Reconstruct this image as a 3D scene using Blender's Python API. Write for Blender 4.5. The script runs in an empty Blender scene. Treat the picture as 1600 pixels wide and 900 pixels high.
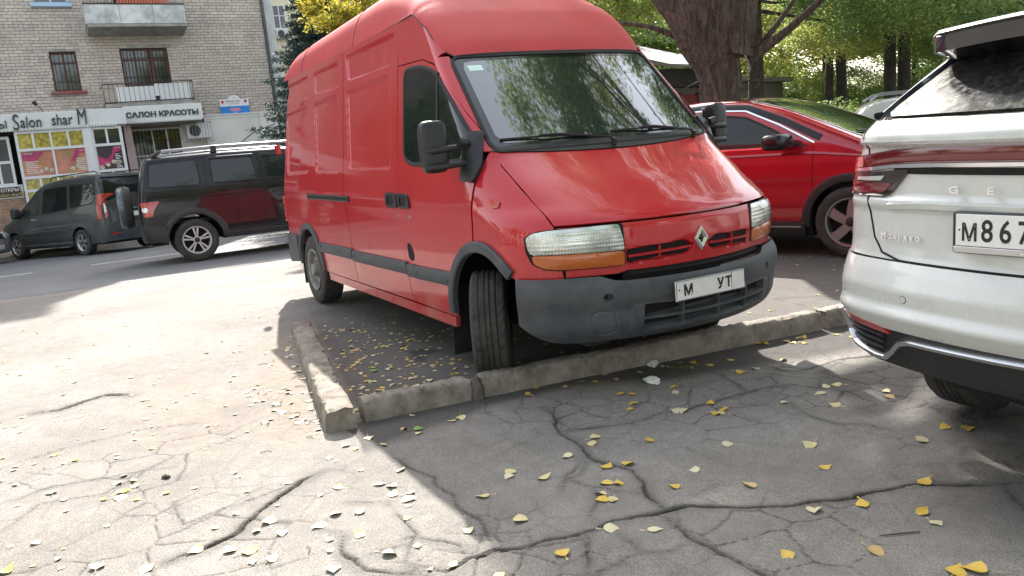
import bpy, math, random
import numpy as np
from mathutils import Matrix, Vector
from math import sin, cos, pi, radians, atan, atan2, sqrt, degrees
SC = bpy.context.scene
COL = SC.collection
rnd = random.Random(7)
RS = np.random.RandomState(11)

# ------------------------------------------------------------------ camera, sky, sun, exposure
cam_d = bpy.data.cameras.new('camera'); cam = bpy.data.objects.new('camera', cam_d); COL.objects.link(cam)
SC.camera = cam
CAMP = (4.3423, -3.1274, 1.4938); YAW, PITCH, ROLL = 2.64194, -0.185437, -0.08282
_f = Vector((cos(PITCH)*cos(YAW), cos(PITCH)*sin(YAW), sin(PITCH)))
_r0 = Vector((sin(YAW), -cos(YAW), 0)); _u0 = _r0.cross(_f)
_r = _r0*cos(ROLL)+_u0*sin(ROLL); _u = -_r0*sin(ROLL)+_u0*cos(ROLL)
cam.matrix_world = Matrix(((_r.x, _u.x, -_f.x, CAMP[0]), (_r.y, _u.y, -_f.y, CAMP[1]), (_r.z, _u.z, -_f.z, CAMP[2]), (0, 0, 0, 1)))
cam_d.sensor_width = 36; cam_d.lens = 1264.2/1600*36; cam_d.clip_end = 2000; cam_d.clip_start = .05

SUN = Vector((-1.15, 0.465, 1.0)).normalized()       # towards the sun
el = math.asin(SUN.z); az = atan2(SUN.x, SUN.y)      # clockwise from +Y
world = bpy.data.worlds.new('World'); SC.world = world; world.use_nodes = True
nt = world.node_tree; nt.nodes.clear()
sky = nt.nodes.new('ShaderNodeTexSky'); sky.sky_type = 'NISHITA'; sky.sun_disc = False
sky.sun_elevation = el; sky.sun_rotation = az
sky.air_density = 1.3; sky.dust_density = 3.0; sky.ozone_density = 1.0
bg = nt.nodes.new('ShaderNodeBackground'); bg.inputs[1].default_value = .15
hs = nt.nodes.new('ShaderNodeHueSaturation'); hs.inputs['Saturation'].default_value = .42
wo = nt.nodes.new('ShaderNodeOutputWorld')
nt.links.new(sky.outputs[0], hs.inputs['Color']); nt.links.new(hs.outputs[0], bg.inputs[0]); nt.links.new(bg.outputs[0], wo.inputs[0])
sl = bpy.data.lights.new('sun', 'SUN'); sl.energy = 4.1; sl.angle = radians(.5); sl.color = (1, .95, .87)
so = bpy.data.objects.new('sun', sl); COL.objects.link(so)
so.rotation_euler = (-SUN).to_track_quat('-Z', 'Y').to_euler()
SC.view_settings.view_transform = 'Standard'; SC.view_settings.look = 'None'
SC.view_settings.exposure = 1.72; SC.view_settings.gamma = 1

# ------------------------------------------------------------------ frames: near ground is level, beyond x=-5.5 it falls gently to the street
SL = atan(.045); OX = -5.5
FAR = Matrix(((cos(SL), 0, -sin(SL), OX), (0, 1, 0, 0), (sin(SL), 0, cos(SL), 0), (0, 0, 0, 1)))

# ------------------------------------------------------------------ helpers
def tag(o, label=None, cat=None, group=None, kind=None):
    if label: o['label'] = label
    if cat: o['category'] = cat
    if group: o['group'] = group
    if kind: o['kind'] = kind
    return o
def link(o, parent=None):
    COL.objects.link(o)
    if parent is not None: o.parent = parent
    return o
def empty(name, M=None, label=None, cat=None, group=None):
    o = bpy.data.objects.new(name, None); COL.objects.link(o); o.empty_display_size = .2
    if M is not None: o.matrix_world = M
    return tag(o, label, cat, group)
def T(x, y, z=0, rz=0): return Matrix.Translation((x, y, z)) @ Matrix.Rotation(rz, 4, 'Z')
def meshdata(name, V, Fc, mat=None, smooth=True, sharp=35):
    me = bpy.data.meshes.new(name)
    V = np.asarray(V, dtype=np.float32).reshape(-1, 3)
    me.from_pydata(V.tolist(), [], Fc) if not isinstance(Fc, np.ndarray) else None
    if isinstance(Fc, np.ndarray):
        k = Fc.shape[1]; n = len(Fc)
        me.vertices.add(len(V)); me.vertices.foreach_set('co', V.ravel())
        me.loops.add(n*k); me.loops.foreach_set('vertex_index', Fc.astype(np.int32).ravel())
        me.polygons.add(n); me.polygons.foreach_set('loop_start', np.arange(0, n*k, k, dtype=np.int32))
        try: me.polygons.foreach_set('loop_total', np.full(n, k, dtype=np.int32))
        except Exception: pass
        me.update(calc_edges=True)
    if mat is not None: me.materials.append(mat)
    if smooth:
        me.polygons.foreach_set('use_smooth', np.ones(len(me.polygons), dtype=bool))
        if sharp and len(me.polygons) < 200000:
            try: me.set_sharp_from_angle(angle=radians(sharp))
            except Exception: pass
    me.validate(); me.update()
    return me
def mk(name, V, Fc, mat, parent=None, smooth=True, sharp=35, M=None):
    o = bpy.data.objects.new(name, meshdata(name, V, Fc, mat, smooth, sharp)); link(o, parent)
    if M is not None: o.matrix_local = M
    return o
class MB:
    """collects solids into one mesh"""
    def __init__(s): s.v = []; s.f = []
    def add(s, V, F_):
        b = len(s.v); s.v += [tuple(map(float, p)) for p in V]; s.f += [tuple(b+i for i in q) for q in F_]; return s
    def box(s, x0, x1, y0, y1, z0, z1, M=None):
        V = [Vector((x, y, z)) for z in (z0, z1) for y in (y0, y1) for x in (x0, x1)]
        if M is not None: V = [M @ p for p in V]
        return s.add(V, [(0, 2, 3, 1), (4, 5, 7, 6), (0, 1, 5, 4), (2, 6, 7, 3), (0, 4, 6, 2), (1, 3, 7, 5)])
    def bbox(s, x0, x1, y0, y1, z0, z1, b=.01, M=None):
        """box with bevelled edges (rounded outline in all 3 axes)"""
        V = []; F_ = []
        ax = [(x0, x1), (y0, y1), (z0, z1)]
        idx = {}
        for sx in (0, 1):
            for sy in (0, 1):
                for sz in (0, 1):
                    c = [ax[0][sx], ax[1][sy], ax[2][sz]]; sg = [1-2*sx, 1-2*sy, 1-2*sz]
                    for a in range(3):
                        p = list(c)
                        for k in range(3):
                            if k != a: p[k] += sg[k]*b
                        idx[(sx, sy, sz, a)] = len(V); V.append(Vector(p))
        def q(*k): F_.append(tuple(idx[i] for i in k))
        for t in (0, 1):
            q((t, 0, 0, 0), (t, 1, 0, 0), (t, 1, 1, 0), (t, 0, 1, 0)); q((0, t, 0, 1), (1, t, 0, 1), (1, t, 1, 1), (0, t, 1, 1)); q((0, 0, t, 2), (1, 0, t, 2), (1, 1, t, 2), (0, 1, t, 2))
        for u in (0, 1):
            for w in (0, 1):
                q((0, u, w, 1), (1, u, w, 1), (1, u, w, 2), (0, u, w, 2)); q((u, 0, w, 0), (u, 1, w, 0), (u, 1, w, 2), (u, 0, w, 2)); q((u, w, 0, 0), (u, w, 1, 0), (u, w, 1, 1), (u, w, 0, 1))
        for sx in (0, 1):
            for sy in (0, 1):
                for sz in (0, 1): q((sx, sy, sz, 0), (sx, sy, sz, 1), (sx, sy, sz, 2))
        c = sum(V, Vector())/len(V); G = []
        for fc in F_:
            p = [V[i] for i in fc]; n = (p[1]-p[0]).cross(p[2]-p[0]); m = sum(p, Vector())/len(p)
            G.append(fc if n.dot(m-c) > 0 else fc[::-1])
        if M is not None: V = [M @ p for p in V]
        return s.add(V, G)
    def tube(s, pts, r, n=8, cap=True, r2=None):
        pts = [Vector(p) for p in pts]; m = len(pts); V = []; F_ = []
        rr = r if isinstance(r, (list, tuple)) else [r+(0 if r2 is None else (r2-r)*i/(m-1)) for i in range(m)]
        t0 = (pts[1]-pts[0]).normalized(); a = Vector((0, 0, 1)) if abs(t0.z) < .9 else Vector((1, 0, 0)); nx = t0.cross(a).normalized()
        for i, p in enumerate(pts):
            t = (pts[min(i+1, m-1)]-pts[max(i-1, 0)]).normalized(); nx = (nx-t*nx.dot(t)).normalized(); ny = t.cross(nx)
            for k in range(n): V.append(p+(nx*cos(2*pi*k/n)+ny*sin(2*pi*k/n))*rr[i])
        for i in range(m-1):
            for k in range(n): F_.append((i*n+k, i*n+(k+1) % n, (i+1)*n+(k+1) % n, (i+1)*n+k))
        if cap: F_.append(tuple(range(n-1, -1, -1))); F_.append(tuple(range((m-1)*n, m*n)))
        return s.add(V, F_)
    def prism(s, poly, d0, d1, M=None, flip=False):
        """polygon in local xy extruded along z from d0 to d1"""
        n = len(poly); V = [Vector((p[0], p[1], d0)) for p in poly]+[Vector((p[0], p[1], d1)) for p in poly]
        if M is not None: V = [M @ p for p in V]
        ar = sum(poly[i][0]*poly[(i+1) % n][1]-poly[(i+1) % n][0]*poly[i][1] for i in range(n))
        F_ = [tuple(range(n-1, -1, -1)), tuple(range(n, 2*n))]+[(i, (i+1) % n, n+(i+1) % n, n+i) for i in range(n)]
        if (ar < 0) != (d1 < d0): F_ = [q[::-1] for q in F_]
        return s.add(V, F_)
    def lathe(s, prof, n=32, M=None, disp=None):
        """prof: (radius, axial) list; axis = local y"""
        V = []; F_ = []; m = len(prof)
        for k in range(n):
            a = 2*pi*k/n
            for j, (r, y) in enumerate(prof):
                if disp: r = r+disp(j, k)
                V.append(Vector((r*cos(a), y, r*sin(a))))
        for k in range(n):
            for j in range(m-1): F_.append((k*m+j, k*m+j+1, ((k+1) % n)*m+j+1, ((k+1) % n)*m+j))
        if M is not None: V = [M @ p for p in V]
        return s.add(V, F_)
    def build(s, name, mat, parent=None, smooth=True, sharp=35, M=None):
        return mk(name, s.v, s.f, mat, parent, smooth, sharp, M)
def P(name, mat, parent, fn, **k):
    b = MB(); fn(b); return b.build(name, mat, parent, **k)
def copy_tree(o, parent=None):
    c = o.copy(); COL.objects.link(c); c.parent = parent
    for ch in o.children: copy_tree(ch, c)
    return c

# ------------------------------------------------------------------ materials
class NT:
    def __init__(s, m): s.m = m; s.t = m.node_tree
    def n(s, typ, **kw):
        nd = s.t.nodes.new(typ)
        for k, v in kw.items():
            if k.startswith('i_'):
                kk = k[2:]; kk = int(kk) if kk.isdigit() else kk.replace('_', ' ')
                nd.inputs[kk].default_value = v
            else: setattr(nd, k, v)
        return nd
    def l(s, a, b): s.t.links.new(a, b)
def c4(c): return (c[0], c[1], c[2], 1)
MATS = {}
def mat(name, col, rough=.6, metal=0, coat=0, var=0, vscale=6, bump=0, bscale=40, spec=.5, ior=1.5, dirt=None, dirt_amt=.3, dscale=3, trans=0, emit=None, es=0, alpha=1):
    """general procedural material: base colour with noise variation, an optional dirt layer and fine bump"""
    if name in MATS: return MATS[name]
    m = bpy.data.materials.new(name); m.use_nodes = True; N = NT(m); b = N.t.nodes['Principled BSDF']
    b.inputs['Base Color'].default_value = c4(col); b.inputs['Roughness'].default_value = rough; b.inputs['Metallic'].default_value = metal
    b.inputs['Coat Weight'].default_value = coat; b.inputs['Coat Roughness'].default_value = .04; b.inputs['IOR'].default_value = ior
    b.inputs['Specular IOR Level'].default_value = spec
    if trans: b.inputs['Transmission Weight'].default_value = trans
    tc = N.n('ShaderNodeTexCoord')
    src = None
    if var:
        nz = N.n('ShaderNodeTexNoise', i_Scale=vscale, i_Detail=5.0, i_Roughness=.65); N.l(tc.outputs['Object'], nz.inputs['Vector'])
        mr = N.n('ShaderNodeMapRange', i_1=.3, i_2=.7, i_3=1-var, i_4=1+var); N.l(nz.outputs['Fac'], mr.inputs[0])
        mx = N.n('ShaderNodeVectorMath', operation='MULTIPLY'); mx.inputs[0].default_value = col[:3]; N.l(mr.outputs[0], mx.inputs[1]); src = mx.outputs[0]
        N.l(src, b.inputs['Base Color'])
    if dirt:
        nz = N.n('ShaderNodeTexNoise', i_Scale=dscale, i_Detail=8.0, i_Roughness=.7); N.l(tc.outputs['Object'], nz.inputs['Vector'])
        mr = N.n('ShaderNodeMapRange', i_1=.42, i_2=.72, i_3=0.0, i_4=dirt_amt); N.l(nz.outputs['Fac'], mr.inputs[0])
        mx = N.n('ShaderNodeMix', data_type='RGBA'); mx.inputs['A'].default_value = c4(col); mx.inputs['B'].default_value = c4(dirt)
        if src: N.l(src, mx.inputs['A'])
        N.l(mr.outputs[0], mx.inputs['Factor']); N.l(mx.outputs['Result'], b.inputs['Base Color'])
        r2 = N.n('ShaderNodeMapRange', i_1=0.0, i_2=1.0, i_3=rough, i_4=min(1, rough+.5)); N.l(mr.outputs[0], r2.inputs[0]); N.l(r2.outputs[0], b.inputs['Roughness'])
    if bump:
        nb = N.n('ShaderNodeTexNoise', i_Scale=bscale, i_Detail=4.0, i_Roughness=.7); N.l(tc.outputs['Object'], nb.inputs['Vector'])
        bp = N.n('ShaderNodeBump', i_Strength=min(1, bump), i_Distance=.01); N.l(nb.outputs['Fac'], bp.inputs['Height']); N.l(bp.outputs[0], b.inputs['Normal'])
    if emit: b.inputs['Emission Color'].default_value = c4(emit); b.inputs['Emission Strength'].default_value = es
    MATS[name] = m; return m
red = mat('red_van_paint', (.47, .006, .014), .42, 0, 1.0, spec=.25, var=.05, vscale=2.0, dirt=(.34, .07, .06), dirt_amt=.10, dscale=.9)
def _dust(m, zt, amt):
    N = NT(m); b = N.t.nodes['Principled BSDF']; src = b.inputs['Base Color'].links[0].from_socket; tc = N.n('ShaderNodeTexCoord'); sx = N.n('ShaderNodeSeparateXYZ'); N.l(tc.outputs['Object'], sx.inputs[0])
    nz = N.n('ShaderNodeTexNoise', i_Scale=3.0, i_Detail=8.0, i_Roughness=.75); mp = N.n('ShaderNodeMapping'); mp.inputs['Scale'].default_value = (1, 1, .45); N.l(tc.outputs['Object'], mp.inputs[0]); N.l(mp.outputs[0], nz.inputs['Vector'])
    h = N.n('ShaderNodeMapRange', i_1=zt, i_2=.25, i_3=0.0, i_4=1.0); N.l(sx.outputs['Z'], h.inputs[0]); q = N.n('ShaderNodeMapRange', i_1=.38, i_2=.68, i_3=0.1, i_4=1.0); N.l(nz.outputs['Fac'], q.inputs[0])
    a = N.n('ShaderNodeMath', operation='MULTIPLY'); N.l(h.outputs[0], a.inputs[0]); N.l(q.outputs[0], a.inputs[1]); a2 = N.n('ShaderNodeMath', operation='MULTIPLY', i_1=amt); N.l(a.outputs[0], a2.inputs[0])
    mx = N.n('ShaderNodeMix', data_type='RGBA'); N.l(src, mx.inputs['A']); mx.inputs['B'].default_value = (.34, .29, .24, 1); N.l(a2.outputs[0], mx.inputs['Factor']); N.l(mx.outputs['Result'], b.inputs['Base Color'])
    cw = N.n('ShaderNodeMapRange', i_1=0.0, i_2=.5, i_3=1.0, i_4=.25); N.l(a2.outputs[0], cw.inputs[0]); N.l(cw.outputs[0], b.inputs['Coat Weight'])
_dust(red, .95, .5)
red_cap = mat('faded_red_gelcoat', (.50, .045, .050), .62, 0, .0, .07, 3, .06, 90, dirt=(.22, .07, .07), dirt_amt=.3, dscale=2)
grey_pl = mat('weathered_grey_plastic', (.044, .050, .060), .55, var=.18, vscale=5, bump=.15, bscale=250, dirt=(.16, .16, .16), dirt_amt=.45, dscale=4)
black_pl = mat('black_plastic', (.016, .017, .019), .42, var=.2, vscale=9, bump=.05, bscale=200)
black_rub = mat('black_rubber', (.013, .013, .014), .7)
void = mat('dark_recess', (.006, .006, .006), .9)
glass = mat('dark_tinted_glass', (.012, .017, .017), .03, 0, .0, ior=1.5)
wsglass = mat('windscreen_glass', (.018, .026, .026), .02, 0, 1.0, ior=1.7)
for q_ in (wsglass,): q_.node_tree.nodes['Principled BSDF'].inputs['Coat IOR'].default_value = 2.35
frit = mat('glass_ceramic_border', (.006, .006, .007), .10, 0, .8)
tyre_m = mat('tyre_rubber', (.030, .029, .028), .8, var=.25, vscale=14, bump=.3, bscale=160, dirt=(.13, .115, .10), dirt_amt=.5, dscale=9)
steel = mat('dirty_steel_rim', (.28, .27, .26), .5, .5, var=.2, vscale=12, dirt=(.12, .10, .08), dirt_amt=.6, dscale=9)
alloy = mat('alloy_rim', (.66, .67, .68), .28, .9)
chrome = mat('chrome', (.85, .86, .88), .09, 1)
silver = mat('satin_silver', (.55, .56, .58), .3, .9)
whitep = mat('white_car_paint', (.58, .59, .57), .24, 0, .8, .03, 3, dirt=(.38, .36, .32), dirt_amt=.3, dscale=2.2)
redp2 = mat('candy_red_paint', (.34, .005, .018), .22, .25, 1.0, .04, 3)
blackp = mat('black_car_paint', (.003, .004, .007), .3, 0, .8, spec=.2, dirt=(.05, .05, .05), dirt_amt=.15, dscale=2)
blackp.node_tree.nodes['Principled BSDF'].inputs['Coat IOR'].default_value = 1.36
greyp = mat('dusty_dark_grey_paint', (.045, .048, .050), .32, .3, .5, .08, 4, dirt=(.11, .11, .10), dirt_amt=.5, dscale=1.5)
silverp = mat('silver_car_paint', (.55, .58, .58), .25, .5, .6)
amber = mat('amber_lens', (.45, .10, .008), .15, 0, .8, bump=.35, bscale=60)
redlens = mat('red_lens', (.42, .008, .006), .12, 0, 1.0)
darkredlens = mat('smoked_red_lens', (.13, .004, .006), .12, 0, 1.0)
clearlens = mat('clear_lens', (.62, .64, .62), .12, .35, 1.0, bump=.0)
paper = mat('white_plate', (.78, .78, .76), .45, dirt=(.5, .48, .44), dirt_amt=.35, dscale=20)
ink = mat('black_print', (.014, .014, .016), .5)
white_pl = mat('white_plastic', (.72, .73, .72), .4, dirt=(.5, .5, .46), dirt_amt=.3, dscale=2)

def headlight_mat():
    m = mat('fluted_headlight_lens', (.50, .52, .49), .14, .55, 1.0); N = NT(m); b = N.t.nodes['Principled BSDF']
    tc = N.n('ShaderNodeTexCoord'); w = N.n('ShaderNodeTexWave', i_Scale=22.0, i_Distortion=.6); w.bands_direction = 'Y'; N.l(tc.outputs['Object'], w.inputs['Vector'])
    w2 = N.n('ShaderNodeTexWave', i_Scale=14.0, i_Distortion=.3); w2.bands_direction = 'Z'; N.l(tc.outputs['Object'], w2.inputs['Vector'])
    ad = N.n('ShaderNodeMath', operation='ADD'); N.l(w.outputs['Fac'], ad.inputs[0]); N.l(w2.outputs['Fac'], ad.inputs[1])
    bp = N.n('ShaderNodeBump', i_Strength=.22, i_Distance=.01); N.l(ad.outputs[0], bp.inputs['Height']); N.l(bp.outputs[0], b.inputs['Normal'])
    nz = N.n('ShaderNodeTexNoise', i_Scale=5.0, i_Detail=3.0); N.l(tc.outputs['Object'], nz.inputs['Vector'])
    cr = N.n('ShaderNodeValToRGB'); cr.color_ramp.elements[0].position = .35; cr.color_ramp.elements[0].color = (.30, .33, .31, 1); cr.color_ramp.elements[1].position = .62; cr.color_ramp.elements[1].color = (.72, .74, .70, 1)
    N.l(nz.outputs['Fac'], cr.inputs[0]); N.l(cr.outputs[0], b.inputs['Base Color']); return m
lampm = headlight_mat()

# ------------------------------------------------------------------ polyline / surface helpers
def resample(pl, n):
    pl = np.asarray(pl, float); d = np.r_[0, np.cumsum(np.hypot(*(np.diff(pl, axis=0)).T))]
    t = np.linspace(0, d[-1], n)
    # snap samples to the corners so they stay sharp
    for q in d[1:-1]:
        i = int(np.argmin(abs(t-q)));
        if 0 < i < n-1: t[i] = q
    return np.stack([np.interp(t, d, pl[:, k]) for k in range(2)], 1)
def rpoly(pts, r, n=5):
    """round the corners of a closed polygon"""
    out = []; m = len(pts)
    for i in range(m):
        p = np.array(pts[i], float); a = np.array(pts[i-1], float); b = np.array(pts[(i+1) % m], float)
        da = a-p; db = b-p; la = np.hypot(*da); lb = np.hypot(*db); rr = min(r if not isinstance(r, (list, tuple)) else r[i], la*.48, lb*.48)
        A = p+da/la*rr; B = p+db/lb*rr
        for k in range(n+1):
            t = k/n; out.append((1-t)**2*A+2*t*(1-t)*p+t*t*B)
    return np.array(out)
def sdf_poly(X, Z, poly):
    """signed distance (negative inside) to a polygon, vectorised"""
    d = np.full(X.shape, 1e9); ins = np.zeros(X.shape, bool); n = len(poly)
    for i in range(n):
        a = poly[i]; b = poly[(i+1) % n]; e = (b[0]-a[0], b[1]-a[1]); wx = X-a[0]; wz = Z-a[1]
        t = np.clip((wx*e[0]+wz*e[1])/(e[0]**2+e[1]**2+1e-12), 0, 1)
        d = np.minimum(d, (wx-e[0]*t)**2+(wz-e[1]*t)**2)
        c = ((a[1] <= Z) & (b[1] > Z)) | ((b[1] <= Z) & (a[1] > Z))
        xx = a[0]+(Z-a[1])*e[0]/(e[1] if e[1] != 0 else 1e-12); ins ^= c & (X < xx)
    d = np.sqrt(d); return np.where(ins, -d, d)
def sst(a, b, x): t = np.clip((x-a)/(b-a), 0, 1); return t*t*(3-2*t)
def surf_normals(mapf, A, B, cen, e=.004):
    dA = mapf(A+e, B)-mapf(A-e, B); dB = mapf(A, B+e)-mapf(A, B-e); n = np.cross(dA, dB)
    n /= (np.linalg.norm(n, axis=-1, keepdims=True)+1e-12); p = mapf(A, B)
    sgn = np.sign(np.sum(n*(p-cen), -1, keepdims=True)); sgn[sgn == 0] = 1
    return p, n*sgn
def gridfaces(nu, nv, off=0):
    i, j = np.meshgrid(np.arange(nu-1), np.arange(nv-1), indexing='ij'); a = (i*nv+j).ravel()+off
    return np.stack([a, a+nv, a+nv+1, a+1], 1)
def fixdir(V, Fc, cen):
    V = np.asarray(V); p = V[Fc]; n = np.cross(p[:, 1]-p[:, 0], p[:, 2]-p[:, 0]); c = p.mean(1)-cen
    return Fc if np.sum(n*c) > 0 else Fc[:, ::-1]
def panel(name, mapf, bot, top, mt, parent, nu=40, nv=20, cen=(0, 0, 1), press=None, lip=.014, gap=0.0, off=0, ev=None, sharp=40, left=None, ab=None):
    cen = np.array(cen, float); b = resample(bot, nu); t = resample(top, nu)
    vv = np.linspace(0, 1, nv) if ev is None else ev
    A = b[:, None, 0]*(1-vv)+t[:, None, 0]*vv; B = b[:, None, 1]*(1-vv)+t[:, None, 1]*vv; nv = len(vv)
    if ab is not None: A, B = ab; nu, nv = A.shape
    if left is not None: A = A+(left(B[0])-A[0])[None, :]*np.clip(1-np.arange(nu)/14., 0, 1)[:, None]
    p, n = surf_normals(mapf, A, B, cen)
    h = off+(press(A, B)[..., None] if press is not None else 0)
    p2 = p+n*h
    V = p2.reshape(-1, 3); Fc = gridfaces(nu, nv)
    if lip:
        ring = [(i, 0) for i in range(nu)]+[(nu-1, j) for j in range(1, nv)]+[(i, nv-1) for i in range(nu-2, -1, -1)]+[(0, j) for j in range(nv-2, 0, -1)]
        ri = np.array([i*nv+j for i, j in ring]); q = np.array([(p2-n*lip)[i, j] for i, j in ring]); k0 = len(V); m = len(ri)
        # tiny chamfer: pull the lip ring slightly inwards to leave a shut line
        V = np.concatenate([V, q]); j = np.arange(m); F2 = np.stack([ri[j], ri[(j+1) % m], k0+(j+1) % m, k0+j], 1)
        Fc = fixdir(V, Fc, cen); s = V[F2]; nn = np.cross(s[:, 1]-s[:, 0], s[:, 2]-s[:, 0]); mid = p2.reshape(-1, 3).mean(0)
        if np.sum(nn*(s.mean(1)-mid)) < 0: F2 = F2[:, ::-1]
        Fc = np.concatenate([Fc, F2])
    else: Fc = fixdir(V, Fc, cen)
    return mk(name, V, Fc, mt, parent, True, sharp)
def blob(name, mapf, outline, mt, parent, off=.003, thick=.01, rings=5, dome=0, cen=(0, 0, 1), n=None, c=None, sharp=40):
    """filled patch lying on a surface, star-shaped outline in (a,b)"""
    o = np.asarray(outline, float)
    if n: o = resample(np.vstack([o, o[:1]]), n+1)[:-1]
    c = o.mean(0) if c is None else np.array(c); m = len(o); cen = np.array(cen, float); V = []; F_ = []
    ks = np.linspace(1, 0, rings+1)[:-1]
    A = np.concatenate([c[0]+k*(o[:, 0]-c[0]) for k in ks]+[[c[0]]]); B = np.concatenate([c[1]+k*(o[:, 1]-c[1]) for k in ks]+[[c[1]]])
    H = np.concatenate([np.full(m, off+dome*(1-k*k)) for k in ks]+[[off+dome]])
    p, nn = surf_normals(mapf, A, B, cen); V = p+nn*H[:, None]
    for r in range(rings-1):
        for i in range(m): F_.append((r*m+i, r*m+(i+1) % m, (r+1)*m+(i+1) % m, (r+1)*m+i))
    for i in range(m): F_.append(((rings-1)*m+i, (rings-1)*m+(i+1) % m, rings*m, rings*m))
    F_ = np.array(F_); g = V[F_]; s = np.cross(g[:, 1]-g[:, 0], g[:, 2]-g[:, 0])
    if np.sum(s*nn[F_[:, 0]]) < 0: F_ = F_[:, ::-1]
    F_ = [tuple(dict.fromkeys(int(x) for x in q)) for q in F_]
    k0 = len(V); V = np.concatenate([V, V[:m]-nn[:m]*thick])
    flip = (F_[0][0] > F_[0][1]) if len(F_[0]) > 1 else False
    side = [(i, k0+i, k0+(i+1) % m, (i+1) % m) for i in range(m)]
    mid = V[:k0].mean(0); q = V[list(side[0])]; s = np.cross(q[1]-q[0], q[2]-q[0])
    if np.dot(s, q.mean(0)-mid) < 0: side = [q[::-1] for q in side]
    return mk(name, V, F_+side, mt, parent, True, sharp)
def strip(name, mapf, path, hw, h, mt, parent, n=40, closed=False, cen=(0, 0, 1), prof=((-1, -.6), (-1, .7), (-.75, 1), (.75, 1), (1, .7), (1, -.6)), sharp=35, taper=None):
    """raised moulding following a path (a,b) on a surface; hw in surface units"""
    pl = np.asarray(path, float)
    if closed: pl = np.vstack([pl, pl[:1]])
    q = resample(pl, n+1 if closed else n)
    if closed: q = q[:-1]
    m = len(q); cen = np.array(cen, float)
    p, nn = surf_normals(mapf, q[:, 0], q[:, 1], cen)
    if closed: t = np.roll(p, -1, 0)-np.roll(p, 1, 0)
    else: t = np.gradient(p, axis=0)
    t /= np.linalg.norm(t, axis=1, keepdims=True)+1e-12; s = np.cross(nn, t); k = len(prof)
    w = np.full(m, hw) if taper is None else np.interp(np.linspace(0, 1, m), np.linspace(0, 1, len(taper)), taper)*hw
    V = np.stack([p+s*(a*w)[:, None]+nn*(b*h) for a, b in prof], 1).reshape(-1, 3); F_ = []
    for i in range(m if closed else m-1):
        for j in range(k-1): F_.append((i*k+j, ((i+1) % m)*k+j, ((i+1) % m)*k+j+1, i*k+j+1))
    F_ = [tuple(x) for x in F_]
    qq = V[list(F_[len(prof)//2-1])]; sv = np.cross(qq[1]-qq[0], qq[2]-qq[0])
    if np.dot(sv, nn[0]) < 0: F_ = [x[::-1] for x in F_]
    if not closed: F_ += [tuple(range(k)), tuple((m-1)*k+j for j in range(k-1, -1, -1))]
    return mk(name, V, F_, mt, parent, True, sharp)
def smax(a, b, r):
    h = np.maximum(r-np.abs(a-b), 0); return np.maximum(a, b)+h*h/(4*r)
def bis(g, base, d, lo, hi, n=26):
    """vectorised root of g(base+t d) between lo (inside, g<0) and hi (outside)"""
    lo = np.full(base.shape[:-1], float(lo)); hi = np.full(base.shape[:-1], float(hi))
    for _ in range(n):
        m = (lo+hi)/2; q = base+d*m[..., None]; v = g(q[..., 0], q[..., 1], q[..., 2]); ins = v < 0
        lo = np.where(ins, m, lo); hi = np.where(ins, hi, m)
    return base+d*((lo+hi)/2)[..., None]
class Body:
    """implicit car body: sides W(x,z), nose F(z,y), tail B(z,y), roof R(x,y)"""
    def __init__(s, g): s.g = g
    def side(s, sg):
        def f(A, B):
            A = np.asarray(A, float); B = np.asarray(B, float); base = np.stack([A, A*0, B], -1); d = np.zeros_like(base); d[..., 1] = sg
            return bis(s.g, base, d, .05, 1.6)
        return f
    def front(s, x0=-.5, sg=1, reach=3):
        def f(A, B):          # A = y, B = z
            A = np.asarray(A, float); B = np.asarray(B, float); base = np.stack([A*0+x0, A, B], -1); d = np.zeros_like(base); d[..., 0] = sg
            return bis(s.g, base, d, 0, reach)
        return f
    def top(s, z0=.6, reach=2.6):
        def f(A, B):          # A = x, B = y
            A = np.asarray(A, float); B = np.asarray(B, float); base = np.stack([A, B, A*0+z0], -1); d = np.zeros_like(base); d[..., 2] = 1
            return bis(s.g, base, d, 0, reach)
        return f
    def plan(s, x0, y0=0):
        def f(A, B):          # A = angle in plan (rad), B = z
            A = np.asarray(A, float); B = np.asarray(B, float); base = np.stack([A*0+x0, A*0+y0, B], -1)
            d = np.stack([np.cos(A), np.sin(A), A*0], -1); return bis(s.g, base, d, 0, 6)
        return f
    def sect(s, zc):
        def f(A, B):          # A = x, B = angle in the cross section (0 = +y, pi/2 = up)
            A = np.asarray(A, float); B = np.asarray(B, float); base = np.stack([A, A*0, A*0+zc], -1)
            d = np.stack([A*0, np.cos(B), np.sin(B)], -1); return bis(s.g, base, d, 0, 3)
        return f
def interp(xs, ys): return lambda v: np.interp(v, xs, ys)
def smooth_interp(xs, ys, w=.02, k=5):
    f = interp(xs, ys); return lambda v: sum(f(v+w*(i-(k-1)/2)) for i in range(k))/k

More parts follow.
